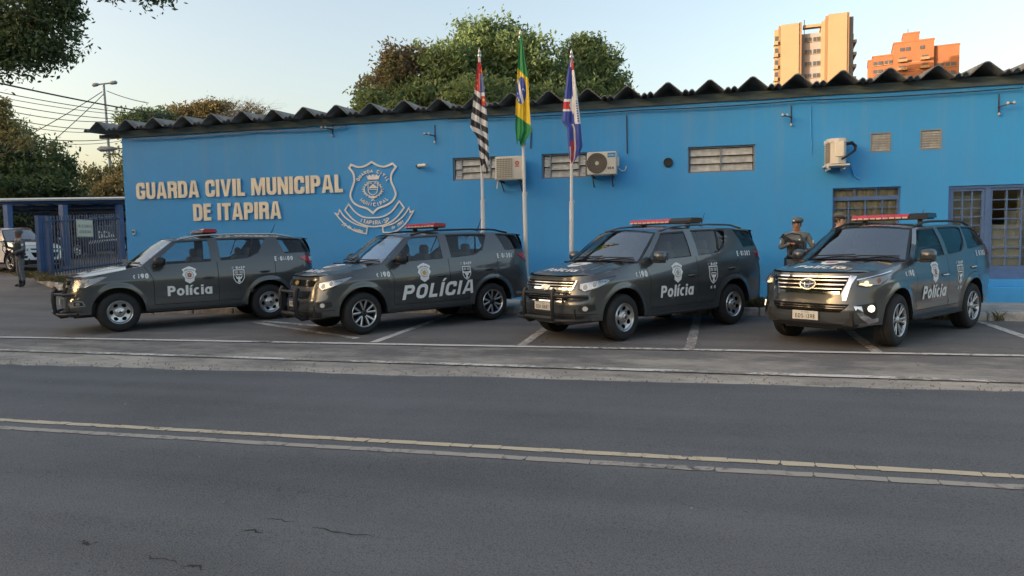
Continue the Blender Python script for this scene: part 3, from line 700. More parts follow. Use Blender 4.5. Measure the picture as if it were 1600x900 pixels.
# insulator brackets
for (bx, by), lb in (((520, 205), 'bent steel bracket under the eave above the gold wall letters'), ((680, 215), 'rusty bracket on the blue wall above the security camera'), ((1236, 187), 'rusty bracket with hanging insulators below the eave beside the towers'), ((1560, 170), 'rusty bracket near the eave at the right end of the blue wall')):
    p = at(bx, by, WY); o = thing('wall_bracket', lb, 'bracket', p, group='old wire brackets under the eave')
    s = 1 if bx > 1300 else -1
    mb = MB(); mb.tube([(0, 0, .02), (0, -.12, .03), (s*.14, -.2, .06), (s*.22, -.22, .05)], .014, 6); mb.tube([(0, -.01, .3), (0, -.02, -.12)], .012, 6); mb.build('arm', 'rust', o)
    for q in ((s*.1, -.18, .07), (s*.2, -.21, .07), (0, -.04, -.12)): mb = MB(); mb.lathe([(.001, -.03), (.02, -.02), (.03, 0), (.018, .03), (.001, .04)], 8, 0, Matrix.Translation(q)); mb.build('insulator', 'steel_louvre', o)
# loose cables on the wall
def cable(name, pts, r, lb, grp=None, n=24, sag=0., m='cable'):
    P = []
    for i in range(len(pts)-1):
        for k in range(n): t = k/n; q = Vector(pts[i]).lerp(Vector(pts[i+1]), t); P.append(q-Vector((0, 0, sag*4*t*(1-t))))
    P.append(Vector(pts[-1])); mb = MB(); mb.tube(P, r, 5); o = mb.build(name, m, smooth=60); return tag(o, lb, 'cable', grp)
cable('wall_cable', [at(830, 200, WY-.02), at(829, 232, WY-.02)], .012, 'thin grey drop cable down the blue wall behind the middle flag', n=6)
cable('wall_cable', [at(979, 180, WY-.02), at(980, 240, WY-.02)], .012, 'thin drop cable from the eave down beside the fan type air conditioner', n=6)
cable('wall_cable', [at(1266, 165, WY-.02), at(1268, 240, WY-.02)], .010, 'pale thin cable down the blue wall left of the corner air conditioner', n=6, m='blue_plinth')
cable('wall_cable', [at(200, 217, WY-.09), at(400, 205, WY-.08), at(540, 198, WY-.09)], .016, 'grey cable slung under the eave above the gold wall letters', n=20, sag=.03, m='grey_frame')
cable('wall_cable', [at(700, 186, WY-.09), at(1000, 172, WY-.08), at(1250, 157, WY-.09), at(1598, 137, WY-.09)], .013, 'dark cable slung along the eave over the right half of the wall', n=20, sag=.03)
# raised lettering
WM = lambda x, z: Matrix(((1, 0, 0, x), (0, 0, -1, WY-.022), (0, 1, 0, z), (0, 0, 0, 1)))
def wall_letters(s, p0, p1, zb, h, parent):
    _, tot = block_text(s, .30, h, .108, .088, .040, 0, space=.17); k = (p1-p0)/tot; T, _ = block_text(s, .30*k, h, .108*k, .088, .040*k, 0, space=.17*k)
    for ch, L in T:
        v, f = fill_loops(L); mb = MB(); mb.add([(p[0], p[1], .022) for p in v], f)
        for q in L: n = len(q); mb.add([(p[0], p[1], .022) for p in q]+[(p[0], p[1], 0) for p in q], [(i, (i+1) % n, n+(i+1) % n, n+i) for i in range(n)])
        sg = mb.build('letter', 'cream', parent); sg.matrix_local = Matrix.Translation(-Vector(parent.location)) @ WM(p0, zb)
sg = thing('wall_lettering', 'raised cream letters spelling GUARDA CIVIL MUNICIPAL DE ITAPIRA on the blue wall', 'sign', (-11.5, WY, 2.5))
aL, aR = at(215, 309, WY), at(537, 303, WY); wall_letters('GUARDA CIVIL MUNICIPAL', aL.x, aR.x, aL.z*.45+aR.z*.55, .455, sg)
aL, aR = at(304, 345, WY), at(441, 342, WY); wall_letters('DE ITAPIRA', aL.x, aR.x, aL.z*.5+aR.z*.5, .455, sg)
# emblem: a shield with ribbons, drawn from the zoomed photograph in its own plane (unit = crop pixel)
em = thing('wall_emblem', 'raised white shield emblem with crown, wreath and ribbons on the blue wall', 'emblem', at(582, 310, WY))
e0 = at(582.0, 312.0, WY); es = 1/((1029/160.)*57.5)
def ep(u, v):        # crop pixel -> local x, z  (with the slant of the crop taken out)
    q = at(510+u/6.43, 240+v/6.43, WY); return (q.x-em.location.x, q.z-em.location.z)
EMM = Matrix(((1, 0, 0, 0), (0, 0, -1, -.005), (0, 1, 0, 0), (0, 0, 0, 1)))
def estroke(name, lines, t, d=.025, fill=None):
    mb = MB()
    for i, L in enumerate(lines):
        vs, fs = stroke_poly([ep(*p) for p in L], t); raised(mb, vs, fs, d+.001*i, EMM)
    for i, L in enumerate(fill or []): mb.prism([ep(*p) for p in L], d+.0012*(i % 5)+.001*len(lines), EMM)
    return mb.build(name, 'white_raised', em)
def smooth(P, n=5):
    out = []
    for i in range((len(P)-1)*n+1): out.append(catmull(P, i/n))
    return out
sh = smooth([(458, 85), (400, 122), (330, 138), (252, 112)], 4)+smooth([(232, 145), (272, 195), (285, 270), (262, 350), (245, 420), (270, 485), (330, 528), (410, 552), (473, 600)], 4)[0:]+smooth([(473, 600), (520, 552), (600, 522), (665, 480), (700, 415), (685, 350), (655, 280), (658, 205), (702, 135)], 4)[1:]+smooth([(668, 100), (590, 132), (520, 120), (458, 85)], 4)
estroke('shield', [sh], .046)
def arct(s, cx, cy, r, a0, a1, h, up=True, t=7.):   # letters along an arc, in crop pixels
    n = len(s); out = []
    for i, ch in enumerate(s):
        if ch == ' ': continue
        a = R(lerp(a0, a1, i/(n-1))); W_, st = glyph(ch, h*.72, h, t)
        for vs, fs in st:
            q = []
            for x_, y_ in vs:
                x_ -= W_/2
                if up: bx, by = math.cos(a), -math.sin(a); q.append((cx+bx*(r+y_)+math.sin(a)*x_, cy+by*(r+y_)+math.cos(a)*x_))
                else: bx, by = math.cos(a), -math.sin(a); q.append((cx+bx*(r-y_)-math.sin(a)*x_, cy+by*(r-y_)-math.cos(a)*x_))
            out.append((q, fs))
    mb = MB()
    for i, (vs, fs) in enumerate(out): raised(mb, [ep(*p) for p in vs], fs, .02+.001*(i % 4), EMM)
    mb.build('lettering', 'white_raised', em)
arct('GUARDA CIVIL', 470, 345, 152, 150, 28, 36); arct('MUNICIPAL', 478, 340, 192, -132, -42, 40, False)
crown = [[(405, 220), (422, 262), (528, 258), (540, 212), (520, 232), (515, 214), (500, 212), (490, 232), (482, 212), (460, 214), (455, 234), (440, 216), (428, 218), (424, 236)]]
leaves_ = []
for s in (-1, 1):
    for k in range(9):
        a = R(-70+k*17.5); cx, cy = 470+s*(85*math.cos(a)*1.05), 345-70*math.sin(a)*1.0+18
        for q in (-1, 1):
            b = a+q*.75+1.2; dx, dy = s*math.cos(b)*20, -math.sin(b)*20; leaves_.append([(cx, cy), (cx+dx*.5-dy*.3, cy+dy*.5+dx*.3), (cx+dx, cy+dy), (cx+dx*.5+dy*.3, cy+dy*.5-dx*.3)])
for s in (-1, 1):
    stem = [(470+s*88*math.cos(R(a)), 363-72*math.sin(R(a))) for a in range(-80, 75, 12)]
    leaves_.append([(x_-4, y_) for x_, y_ in stem]+[(x_+4, y_) for x_, y_ in stem[::-1]])
estroke('crown', [], .01, .02, crown); estroke('wreath', [], .01, .02, leaves_+[[(430, 430), (470, 425), (512, 430), (500, 445), (470, 452), (440, 445)], [(455, 455), (462, 455), (495, 475), (485, 476)], [(480, 455), (487, 455), (460, 477), (450, 474)]])
estroke('small_shield', [smooth([(422, 285), (422, 350), (432, 395), (470, 415), (508, 392), (520, 345), (518, 280)], 4), [(422, 285), (518, 280)], [(424, 362), (518, 358)]], .016, .022, [[(426, 350), (472, 305), (516, 345)]])
rib = lambda P, Q: smooth(P, 5)+smooth(Q, 5)+[P[0]]
estroke('ribbon', [rib([(228, 508), (290, 585), (370, 635), (470, 645), (570, 632), (660, 580), (735, 478)], [(785, 545), (700, 650), (600, 712), (480, 735), (370, 715), (270, 660), (190, 570)])], .034)
estroke('ribbon_tail', [rib([(135, 565), (190, 640), (290, 705), (415, 742)], [(405, 805), (300, 780), (190, 710), (90, 598)])[:-1]+[(125, 612), (135, 565)]], .029)
estroke('ribbon_tail', [rib([(835, 542), (780, 625), (690, 695), (568, 738)], [(575, 790), (690, 785), (800, 700), (882, 570)])[:-1]+[(845, 590), (835, 542)]], .029)
arct('ITAPIRA-SP', 480, 330, 385, -110, -67, 44, False, 8.); arct('23 de junho', 475, 190, 615, -120.5, -101, 34, False, 6.); arct('de 1997', 475, 250, 545, -69, -56, 34, False, 6.)
# ================================================================ unseen ridge added behind the camera to keep low sun off the place
mat('hill_side', (.05, .06, .035), .9, var=.5, vscale=.05, col2=(.09, .075, .05))
mb = MB()
def hillp(a, r):
    an = R(a); rr = [55, 75, 100, 150, 260, 600][r]; z = [0, 17, 25, 29, 29, -2][r]*(.92+.25*abs(mnoise.noise((an*6, r*.3, 5))))
    e = ss((a-150)/14)*ss((297-a)/10)
    return (math.cos(an)*rr*1.0, math.sin(an)*rr, H(0, -5)-.6+z*e)
mb.grid(hillp, list(range(147, 300, 3)), [0, 1, 2, 3, 4, 5], 0, True); mb.build('hill', 'hill_side', smooth=70)['kind'] = 'structure'
# ================================================================ trees
mat('bark', (.10, .075, .055), .9, var=.4, vscale=6, bump=.5, bscale=25, stretch=(1, 1, .3))
mat('pale_bark', (.22, .19, .16), .9, var=.3, vscale=6)
leafmat('leaf_green', (.07, .12, .045), (.15, .215, .085), (.25, .32, .13), .55)
leafmat('leaf_dark', (.030, .058, .024), (.075, .12, .048), (.15, .20, .085), .5)
leafmat('leaf_brown', (.15, .115, .08), (.18, .15, .085), (.20, .22, .09), .5)
leafmat('leaf_gold', (.14, .11, .045), (.28, .22, .09), (.46, .36, .16))
leafmat('leaf_olive', (.09, .095, .04), (.19, .185, .075), (.34, .30, .12))
def leaf_mesh(name, blobs, n, size, m, parent, clump=.5, per=26, droop=.35, shell=.55, seed=1, aspect=.42):
    g = np.random.default_rng(seed); wts = np.array([b[1][0]*b[1][1]+b[1][1]*b[1][2]+b[1][0]*b[1][2] for b in blobs]); wts = wts/wts.sum()
    P = []
    for (c, r), w in zip(blobs, wts):
        nc = max(2, int(n*w/per)); d = g.normal(size=(nc, 3)); d /= np.linalg.norm(d, axis=1)[:, None]
        rad = shell+(1-shell)*g.random(nc)**.6; inner = g.random(nc) < .22; rad[inner] = g.random(inner.sum())*shell
        lump = 1+.16*np.sin(d[:, 0]*5+c[0])*np.sin(d[:, 1]*4+c[1])+.14*np.sin(d[:, 2]*6+c[2]*2)
        C = np.array(c)+d*np.array(r)*(rad*lump)[:, None]
        sz = clump*(.55+.9*g.random(nc))
        q = np.repeat(C, per, 0)+g.normal(size=(nc*per, 3))*np.repeat(sz, per)[:, None]*np.array([.5, .5, .36]); P.append(q)
    P = np.concatenate(P); k = len(P)
    a = g.normal(size=(k, 3)); a[:, 2] -= droop; a /= np.linalg.norm(a, axis=1)[:, None]
    b = np.cross(a, g.normal(size=(k, 3))); b /= np.linalg.norm(b, axis=1)[:, None]
    s = size*(.6+.8*g.random(k))[:, None]
    V = np.stack([P-a*s*.5, P+b*s*aspect*.5-a*s*.05, P+a*s*.5, P-b*s*aspect*.5-a*s*.05], 1).reshape(-1, 3).astype(np.float32)
    me = bpy.data.meshes.new(name); me.vertices.add(4*k); me.vertices.foreach_set('co', V.ravel()); me.loops.add(4*k); me.loops.foreach_set('vertex_index', np.arange(4*k, dtype=np.int32))
    me.polygons.add(k); me.polygons.foreach_set('loop_start', np.arange(0, 4*k, 4, dtype=np.int32)); me.update(calc_edges=True); me.materials.append(MATS[m])
    o = bpy.data.objects.new(name, me); COL.objects.link(o); o.parent = parent; return o
def tree(label, base, blobs, n, size, m, grp=None, tr=.22, bark='bark', extra=None, twigs=0, seed=1, arch=-.1, **kw):
    base = Vector(base); o = thing('tree', label, 'tree', base, 0, grp)
    L = [(tuple(Vector(c)-base), r) for c, r in blobs]
    mb = MB(); top = sum((Vector(c) for c, r in L), Vector())/len(L); fork = Vector((top.x*.3, top.y*.3, max(1.5, (min(c[2]-r[2]*.6 for c, r in L)))*.8))
    mb.tube([(0, 0, -.2), fork*.5+Vector((.1, 0, 0)), fork], [tr, tr*.8, tr*.65], 9)
    for c, r in L:
        c = Vector(c); mid = fork.lerp(c, .5)+Vector((random.uniform(-.3, .3), random.uniform(-.3, .3), arch)); mb.tube([fork, mid, c], [tr*.5, tr*.3, tr*.1], 6)
        for _ in range(7+twigs):
            e = c+Vector((random.uniform(-1, 1)*r[0], random.uniform(-1, 1)*r[1], random.uniform(-.6, 1)*r[2]))*.85; s = mid.lerp(c, random.random()); j = s.lerp(e, .5)+Vector((0, 0, .12*r[2])); mb.tube([s, j, e], [tr*.16, tr*.1, tr*.03], 4)
            for _ in range(twigs//3):
                e2 = e+Vector((random.gauss(0, .4)*r[0], random.gauss(0, .4)*r[1], random.uniform(0, .7)*r[2])); mb.tube([j.lerp(e, random.random()), e2], [tr*.06, tr*.015], 3)
    mb.build('trunk', bark, o, smooth=60)
    leaf_mesh('crown', L, n, size, m, o, seed=seed, **kw)
    for mm, ll, nn in extra or []:
        leaf_mesh('crown', [(tuple(Vector(c)-base), r) for c, r in ll], nn, size, mm, o, seed=seed+50, **kw)
    return o
def B(px, py, rx, ry, Z, rz=None):           # crown lump from its place and radii in the photograph at distance Z
    k = Z/CAM_F; return (tuple(atz(px, py, Z)), (rx*k, (rz or rx)*k*.8, ry*k))
def foot(px, Z): p = atz(px, 400, Z); return (p.x, p.y, H(p.x, p.y))
Z = 44
tree('tall bushy green tree behind the blue building between the flags', foot(775, Z), [B(768, 95, 72, 62, Z), B(700, 120, 58, 55, Z-2), B(832, 118, 48, 58, Z-1), B(745, 165, 70, 50, Z-4), B(840, 175, 60, 45, Z-3), B(655, 165, 55, 45, Z-3), B(745, 58, 32, 26, Z), B(805, 70, 30, 25, Z+1)], 46000, .30, 'leaf_green', 'trees behind the blue building', .35, clump=.62, seed=3)
tree('rounded green tree behind the roof right of the red and blue flag', foot(925, Z+2), [B(918, 105, 46, 46, Z+2), B(948, 140, 34, 45, Z+1), B(890, 150, 45, 48, Z), B(965, 158, 17, 22, Z+1), B(920, 175, 55, 40, Z), B(905, 75, 26, 17, Z+2)], 24000, .29, 'leaf_green', 'trees behind the blue building', .3, clump=.55, seed=4)
tree('brownish half bare tree at the left of the clump behind the roof', foot(612, Z-2), [B(622, 108, 32, 34, Z-2), B(655, 95, 24, 18, Z-1), B(605, 145, 40, 36, Z-2)], 10500, .27, 'leaf_brown', 'trees behind the blue building', .25, clump=.5, seed=5, twigs=6, extra=[('leaf_green', [B(578, 168, 28, 24, Z-4), B(620, 185, 45, 28, Z-4)], 7000)])
Zl = 12.5
tree('dark leafy tree overhanging the upper left corner close to the street', foot(-260, 13.5), [B(45, 38, 74, 62, Zl), B(10, 88, 56, 38, Zl), B(72, 82, 36, 26, Zl), B(100, 20, 34, 36, Zl), B(-60, 30, 80, 80, Zl+.4), B(165, -16, 26, 15, Zl-.3), B(240, -12, 30, 14, Zl-.2), B(40, -80, 120, 60, Zl)], 26000, .095, 'leaf_dark', None, .2, clump=.22, per=22, seed=6, shell=.4, arch=1.6)
Zm = 40
tree('broad dark green tree behind the carport at the left edge', foot(40, Zm), [B(45, 262, 68, 52, Zm), B(-5, 225, 50, 50, Zm), B(90, 300, 36, 34, Zm-1), B(20, 310, 60, 45, Zm-2), B(105, 268, 16, 22, Zm)], 24000, .25, 'leaf_dark', 'trees behind the carport', .35, clump=.5, seed=7)
tree('pale young foliage tree in front of the wires at the left edge', foot(-45, 30), [B(5, 195, 20, 30, 30), B(24, 205, 12, 14, 30), B(2, 165, 12, 14, 30), B(40, 222, 14, 12, 30)], 2200, .17, 'leaf_olive', 'trees behind the carport', .12, clump=.3, seed=8)
tree('yellowish green tree behind the carport beside the wall corner', foot(152, 50), [B(152, 290, 30, 30, 50), B(185, 270, 20, 40, 50), B(175, 310, 40, 28, 49), B(125, 318, 24, 26, 50)], 9000, .25, 'leaf_olive', 'trees behind the carport', .25, clump=.5, seed=9, extra=[('leaf_gold', [B(180, 300, 24, 26, 48.5)], 1800)])
tree('low green treetop just above the left end of the roof', foot(222, 60), [B(212, 186, 26, 12, 60), B(245, 182, 26, 11, 60), B(225, 205, 40, 20, 60)], 6500, .32, 'leaf_green', 'treetops over the left roof', .2, clump=.6, seed=10)
tree('golden treetop with thin foliage above the wall letters', foot(300, 62), [B(285, 178, 26, 13, 62), B(322, 172, 26, 13, 62), B(345, 168, 20, 12, 62), B(300, 200, 45, 20, 62)], 8000, .3, 'leaf_gold', 'treetops over the left roof', .2, clump=.55, seed=11, twigs=6)
tree('bare twiggy treetop above the left roof beside the golden one', foot(380, 62), [B(380, 178, 42, 16, 62), B(400, 185, 30, 12, 62), B(360, 190, 30, 16, 62)], 1500, .22, 'leaf_gold', 'treetops over the left roof', .2, 'pale_bark', twigs=26, clump=.6, seed=12)
# ================================================================ the two tower blocks
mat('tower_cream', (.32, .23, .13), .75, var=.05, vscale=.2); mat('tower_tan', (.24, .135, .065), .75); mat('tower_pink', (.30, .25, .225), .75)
mat('tower_brick', (.29, .105, .042), .8, var=.1, vscale=.3); mat('tower_band', (.34, .18, .085), .75); mat('tower_glass', (.055, .06, .07), .5)
Z1 = 230
def tower(label, px0, px1, Zt, yaw):
    a, b = atz(px0, 150, Zt), atz(px1, 150, Zt); c = (a+b)/2; o = thing('tower_block', label, 'building', (c.x, c.y, .4), yaw); return o, (b-a).length
zof = lambda py, Zt, px=1270: atz(px, py, Zt).z-.4
yaw1 = R(-6)
t1, w1 = tower('cream high-rise with two plain tall slabs and a recessed window bay', 1213, 1327, Z1, yaw1)
u = lambda px, c=1270.: (px-c)*Z1/CAM_F
ht = zof(38, Z1)
mb = MB(); mb.box((0, 9, (ht-3)/2), (w1-2.5, 16, ht-3)); mb.build('wall', 'tower_pink', t1)
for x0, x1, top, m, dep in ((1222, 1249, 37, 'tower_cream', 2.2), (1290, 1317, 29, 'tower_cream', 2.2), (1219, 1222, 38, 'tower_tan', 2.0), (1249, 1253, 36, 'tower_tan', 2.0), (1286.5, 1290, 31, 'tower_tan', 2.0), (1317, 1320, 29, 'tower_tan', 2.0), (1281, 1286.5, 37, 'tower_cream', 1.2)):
    zt = zof(top, Z1); mb = MB(); mb.box((u((x0+x1)/2), 1.-dep+6, zt/2), (u(x1)-u(x0)-.05, 12, zt)); mb.build('slab', m, t1)
mb = MB(); mb.box((u(1216), 4, zof(43, Z1)/2), (u(1219)-u(1213), 9, zof(43, Z1))); mb.build('side_wing', 'tower_cream', t1)
mb = MB(); mb.box((u(1323.5), 7, zof(32, Z1)/2), (u(1327)-u(1320), 10, zof(32, Z1))); mb.build('side_wing', 'tower_pink', t1)
mb = MB(); mb.box((u(1268), 1.2, zof(42, Z1)), (u(1281)-u(1255), 2.4, .9)); mb.build('roof_beam', 'tower_cream', t1)
shared = None
for k in range(22):
    z = zof(62, Z1)-k*3.9*1.0
    if z < 3: break
    for x0, x1 in ((1258, 1267), (1270, 1280)):
        p = MB(); p.box((0, 0, 0), (u(x1)-u(x0), .25, 1.35), 0); f = p.build('window', 'tower_glass', t1); f.location = (u((x0+x1)/2), .95, z)
        q = MB(); q.box((0, -.14, 0), (.12, .1, 1.35)); q.box((0, -.14, -.75), (u(x1)-u(x0)+.3, .25, .14)); q.build('sill', 'tower_cream', f)
    p = MB(); p.box((0, -.6, .5), (u(1219)-u(1213), 1.2, 1.1)); p.box((0, .0, -.1), (u(1219)-u(1213)+.2, 2.2, .2)); f = p.build('balcony', 'tower_cream', t1); f.location = (u(1216)-.1, -.5, z-1)
    p = MB(); p.box((0, .0, 0), (1.0, .3, 1.6)); f = p.build('window', 'tower_glass', t1); f.location = (u(1216.4), -.52, z+1.0)
    for yy in (3.5, 8.5):
        p = MB(); p.box((0, 0, 0), (.3, 2.6, 1.7)); f = p.build('window', 'tower_glass', t1); f.location = (u(1327), yy, z)
    p = MB(); p.box((.5, 0, 0), (1.1, 9.5, .9)); f = p.build('balcony', 'tower_pink', t1); f.location = (u(1327), 6.5, z-1.6)
mb = MB(); mb.tube([(u(1258), 6, ht-3), (u(1258), 6, ht+3)], .12, 5); mb.build('antenna', 'black_plastic', t1)
Z2 = 260
yaw2 = R(-12); t2, w2 = tower('orange brick high-rise with stepped top and bands of dark windows', 1363, 1487, Z2, yaw2)
u2 = lambda px: (px-1425.)*Z2/CAM_F; z2 = lambda py: zof(py, Z2, 1425)
for nm, x0, x1, top, y0, dp in (('wing', 1369, 1398, 83, .0, 14), ('core', 1398, 1453, 67, -1.2, 15), ('wing', 1453, 1487, 78, .0, 14), ('side_wing', 1363, 1369, 87, 1.5, 12), ('roof_tank', 1412, 1434, 51, 2, 9)):
    zt = z2(top); mb = MB(); mb.box((u2((x0+x1)/2), y0+dp/2, zt/2), (u2(x1)-u2(x0)-.04, dp, zt)); mb.box((u2((x0+x1)/2), y0+dp/2, zt+.05), (u2(x1)-u2(x0)+.3, dp+.3, .5)); mb.build(nm, 'tower_brick', t2)
for k in range(16):
    z = z2(93)-k*3.05*1.0-.3
    if z < 2: break
    for x0, x1, y in ((1370.5, 1383.5, 0), (1386.5, 1397, 0), (1455, 1466, 0), (1468.5, 1482, 0)):
        if k == 0 and x0 > 1440: continue
        p = MB(); p.box((0, 0, 0), (u2(x1)-u2(x0), .3, 1.35)); f = p.build('window', 'tower_glass', t2); f.location = (u2((x0+x1)/2), y-.05, z)
        q = MB(); q.box((0, -.1, -.8), (u2(x1)-u2(x0)+.3, .35, .25)); q.box((0, -.16, 0), (.15, .06, 1.35)); q.build('sill', 'tower_band', f)
    for x0, x1 in ((1404, 1417), (1435, 1447)):
        p = MB(); p.box((0, -.7, -.7), (u2(x1)-u2(x0), 1.5, .28)); p.box((0, -1.4, -.25), (u2(x1)-u2(x0), .12, .75)); f = p.build('balcony', 'tower_band', t2); f.location = (u2((x0+x1)/2), -1.2, z)
        q = MB(); q.box((0, -.02, .2), (u2(x1)-u2(x0)-.8, .2, 1.6)); q.build('window', 'tower_glass', f)
    mb = MB(); mb.box((u2(1425.5), -1.22, z-1.1), (u2(1435)-u2(1417)-.2, .14, .35)); mb.build('band', 'tower_band', t2)
for x0 in (1410, 1418, 1437):
    p = MB(); p.box((0, 0, 0), (1.5, .3, 1.3)); f = p.build('window', 'tower_glass', t2); f.location = (u2(x0), -1.2, z2(78))
mb = MB(); mb.tube([(u2(1419), 5, z2(51)), (u2(1419), 5, z2(41))], .1, 5); mb.tube([(u2(1429), 5, z2(51)), (u2(1429), 5, z2(46))], .1, 5); mb.build('antenna', 'black_plastic', t2)
# ================================================================ carport, gate fence, lamps, wires
mat('sheet_metal', (.42, .42, .40), .45, metal=.4, var=.2, vscale=4)
cp = thing('carport', 'open carport with a thin sheet metal roof on blue posts at the left', 'carport', gp(100, 430))
ci = Vector(cp.location); A, Bp = atz(-60, 312.5, 27.5), atz(230, 308.5, 30); dv = (Bp-A); dv.z = 0; L = dv.length; dv.normalize(); pn = Vector((-dv.y, dv.x, 0))
mb = MB(); nn = int(L/.09)
mb.grid(lambda s, t: tuple(A+dv*(s*L/nn)+pn*t*7+Vector((0, 0, lerp(0, Bp.z-A.z, s/nn)+.02*(s % 2)+.02*t))-ci), list(range(nn+1)), [0, 1], 0, True); mb.build('roof_sheet', 'sheet_metal', cp)
mb = MB(); mb.tube([tuple(A-ci-pn*.05-Vector((0, 0, .02))), tuple(Bp-ci-pn*.05-Vector((0, 0, .02)))], .06, 4); mb.build('gutter', 'white_plastic', cp)
mb = MB()
for t in (.1, 3.4, 6.9): mb.tube([tuple(A+pn*t-Vector((0, 0, .14))-ci), tuple(Bp+pn*t-Vector((0, 0, .14))-ci)], .06, 4)
for s in np.linspace(0, 1, 9): q = A.lerp(Bp, s); mb.tube([tuple(q+pn*.1-Vector((0, 0, .06))-ci), tuple(q+pn*6.9-Vector((0, 0, .06))-ci)], .05, 4)
mb.build('beam', 'blue_gate', cp)
for px, Zp in ((97, 27.7), (10, 27.6), (185, 29.7)):
    for t in (.1, 6.9):
        q = atz(px, 313, Zp)+pn*t; mb = MB(); zz = H(q.x, q.y)-.1; mb.box((0, 0, (q.z-.18+zz)/2-zz), (.22, .22, q.z-.18-zz)); f = mb.build('post', 'blue_gate', cp); f.location = Vector((q.x, q.y, zz))-ci
mb = MB(); q = atz(60, 360, 36); mb.box((0, 0, .5), (16, .2, 3.8)); f = mb.build('back_wall', 'dark_inside', cp); f.location = atz(40, 375, 38)-ci; f.rotation_euler = (0, 0, math.atan2(dv.y, dv.x))  # dark sheet standing in for dim trees and shade under the roof
FA, FB = atz(62, 434, 23), atz(193, 415, 27)
fn = thing('gate_fence', 'blue steel bar fence closing the yard between gate post and wall corner', 'fence', FA); FV = FB-FA; FV.z = 0; FL = FV.length; fa = math.atan2(FV.y, FV.x); fn.rotation_euler = (0, 0, fa)
dz = lambda s: (FB.z-FA.z)*s/FL
FH = atz(60, 338, 23).z-FA.z; nb = 27; first = None
for i in range(nb):
    s = .62+(FL-.75)*i/(nb-1)
    if first is None:
        mb = MB(); mb.box((0, 0, FH/2), (.032, .03, FH)); first = o = mb.build('bar', 'gate_bar', fn)
    else: o = dup(first, fn)
    o.location = (s, random.uniform(-.004, .004), dz(s)*.92); o.rotation_euler = (0, random.uniform(-.006, .006), 0)
for s, w in ((.07, .14), (.24, .10), (.47, .10)):
    mb = MB(); mb.box((0, 0, FH/2+.02), (w, .13, FH+.05)); f = mb.build('post', 'blue_gate', fn); f.location = (s, 0, -.02)
for h in (.14, FH-.18):
    mb = MB(); mb.tube([(.1, .03, h), (FL, .03, h+dz(FL)*.92)], .03, 4); mb.build('rail', 'blue_gate', fn)
sp = atz(128.5, 357, 24.4); sg = thing('notice_board', 'cream notice board hanging on the bars of the blue gate fence', 'sign', sp, fa)
pw = 35*24.4/CAM_F
mat('notice', (.85, .75, .56), .6); mat('notice_ink', (.20, .17, .14), .7)
mb = MB(); mb.box((0, -.1, 0), (pw, .02, .60), bev=.008); mb.build('plate', 'notice', sg)
mb = MB()
for line, z in (('ÁREA DE SEGURANÇA', .08), ('ACESSO RESTRITO', -.12)):
    st, tt = text2d(line, .10, .037, .010, .0085, .5); add_text(mb, st, lambda x, y, k: (x, -.112-k, z+y-.05))
mb.build('lettering', 'notice_ink', sg)
mb = MB(); mb.tube([(-pw/2+.02, -.111, -.28), (pw/2-.02, -.111, -.28), (pw/2-.02, -.111, .28), (-pw/2+.02, -.111, .28), (-pw/2+.02, -.111, -.28)], .006, 4); mb.build('border', 'notice_ink', sg)
def lamp(label, base, top, heads, r=.07):
    b, t = Vector(base), Vector(top); o = thing('street_lamp', label, 'street lamp', b)
    mb = MB(); mb.tube([(0, 0, 0), tuple(t-b)], [r, r*.6], 8); mb.build('pole', 'grey_frame', o, smooth=40)
    for h in heads:
        e = Vector(h)-b; q = t-b; d = (e-q); mb = MB(); mb.tube([tuple(q), tuple(q+d*.5)], r*.5, 6); mb.build('arm', 'grey_frame', o)
        mb = MB(); mb.tube([tuple(q+d*.45), tuple(q+d*.6), tuple(q+d*.9), tuple(e)], [r*.7, r*1.1, r*1.2, r*.5], 8); mb.build('head', 'grey_frame', o, smooth=60)
Zs = 55
lamp('tall leaning street lamp with two heads above the left roof corner', foot(183, Zs), atz(162, 131, Zs), [atz(144, 133, Zs), atz(183, 128.5, Zs)], .13)
lamp('far small street lamp seen above the carport trees', foot(90, 70), atz(82, 225.5, 70), [atz(77, 226, 70), atz(89, 225.5, 70)], .12)
q = Vector((BX0, WY+.4, atz(188, 234, 20).z)); o = thing('wall_lamp', 'single arm lamp sticking out from the left end of the building', 'lamp', q); mb = MB(); e = Vector(at(152, 233, WY+.4))-q; mb.tube([(0, 0, 0), tuple(e*.5)], .022, 6); mb.build('arm', 'grey_frame', o); mb = MB(); mb.tube([tuple(e*.45), tuple(e*.6), tuple(e*.9), tuple(e)], [.03, .07, .08, .02], 8); mb.build('head', 'grey_frame', o, smooth=60)
for i, (a, b, Za, Zb, r) in enumerate((((-10, 128), (430, 194), 22, 48, .03), ((-20, 140), (330, 183), 34, 50, .022), ((-20, 148), (300, 182), 34, 50, .018), ((-20, 157), (260, 186), 34, 50, .022), ((-20, 166), (200, 188), 34, 50, .022), ((-20, 178), (200, 200), 34, 50, .022), ((-20, 186), (190, 204), 34, 50, .018), ((-20, 204), (190, 215), 34, 50, .025), ((-20, 210), (190, 220), 34, 50, .018))):
    cable('overhead_cable', [atz(*a, Za), atz(*b, Zb)], r, ('thick black overhead cable crossing above the left roof end' if i == 0 else ['', 'uppermost thin cable of the bundle left of the leaning lamp', 'second thin cable from the top of the bundle by the leaning lamp', 'third thin cable from the top of the bundle by the leaning lamp', 'fourth thin cable from the top of the bundle by the leaning lamp', 'fifth thin cable from the top of the bundle by the leaning lamp', 'sixth thin cable from the top of the bundle by the leaning lamp', 'upper of the two lowest cables left of the roof corner', 'lowest overhead cable of all, left of the roof corner'][i]), 'overhead cables at the upper left', sag=.35)
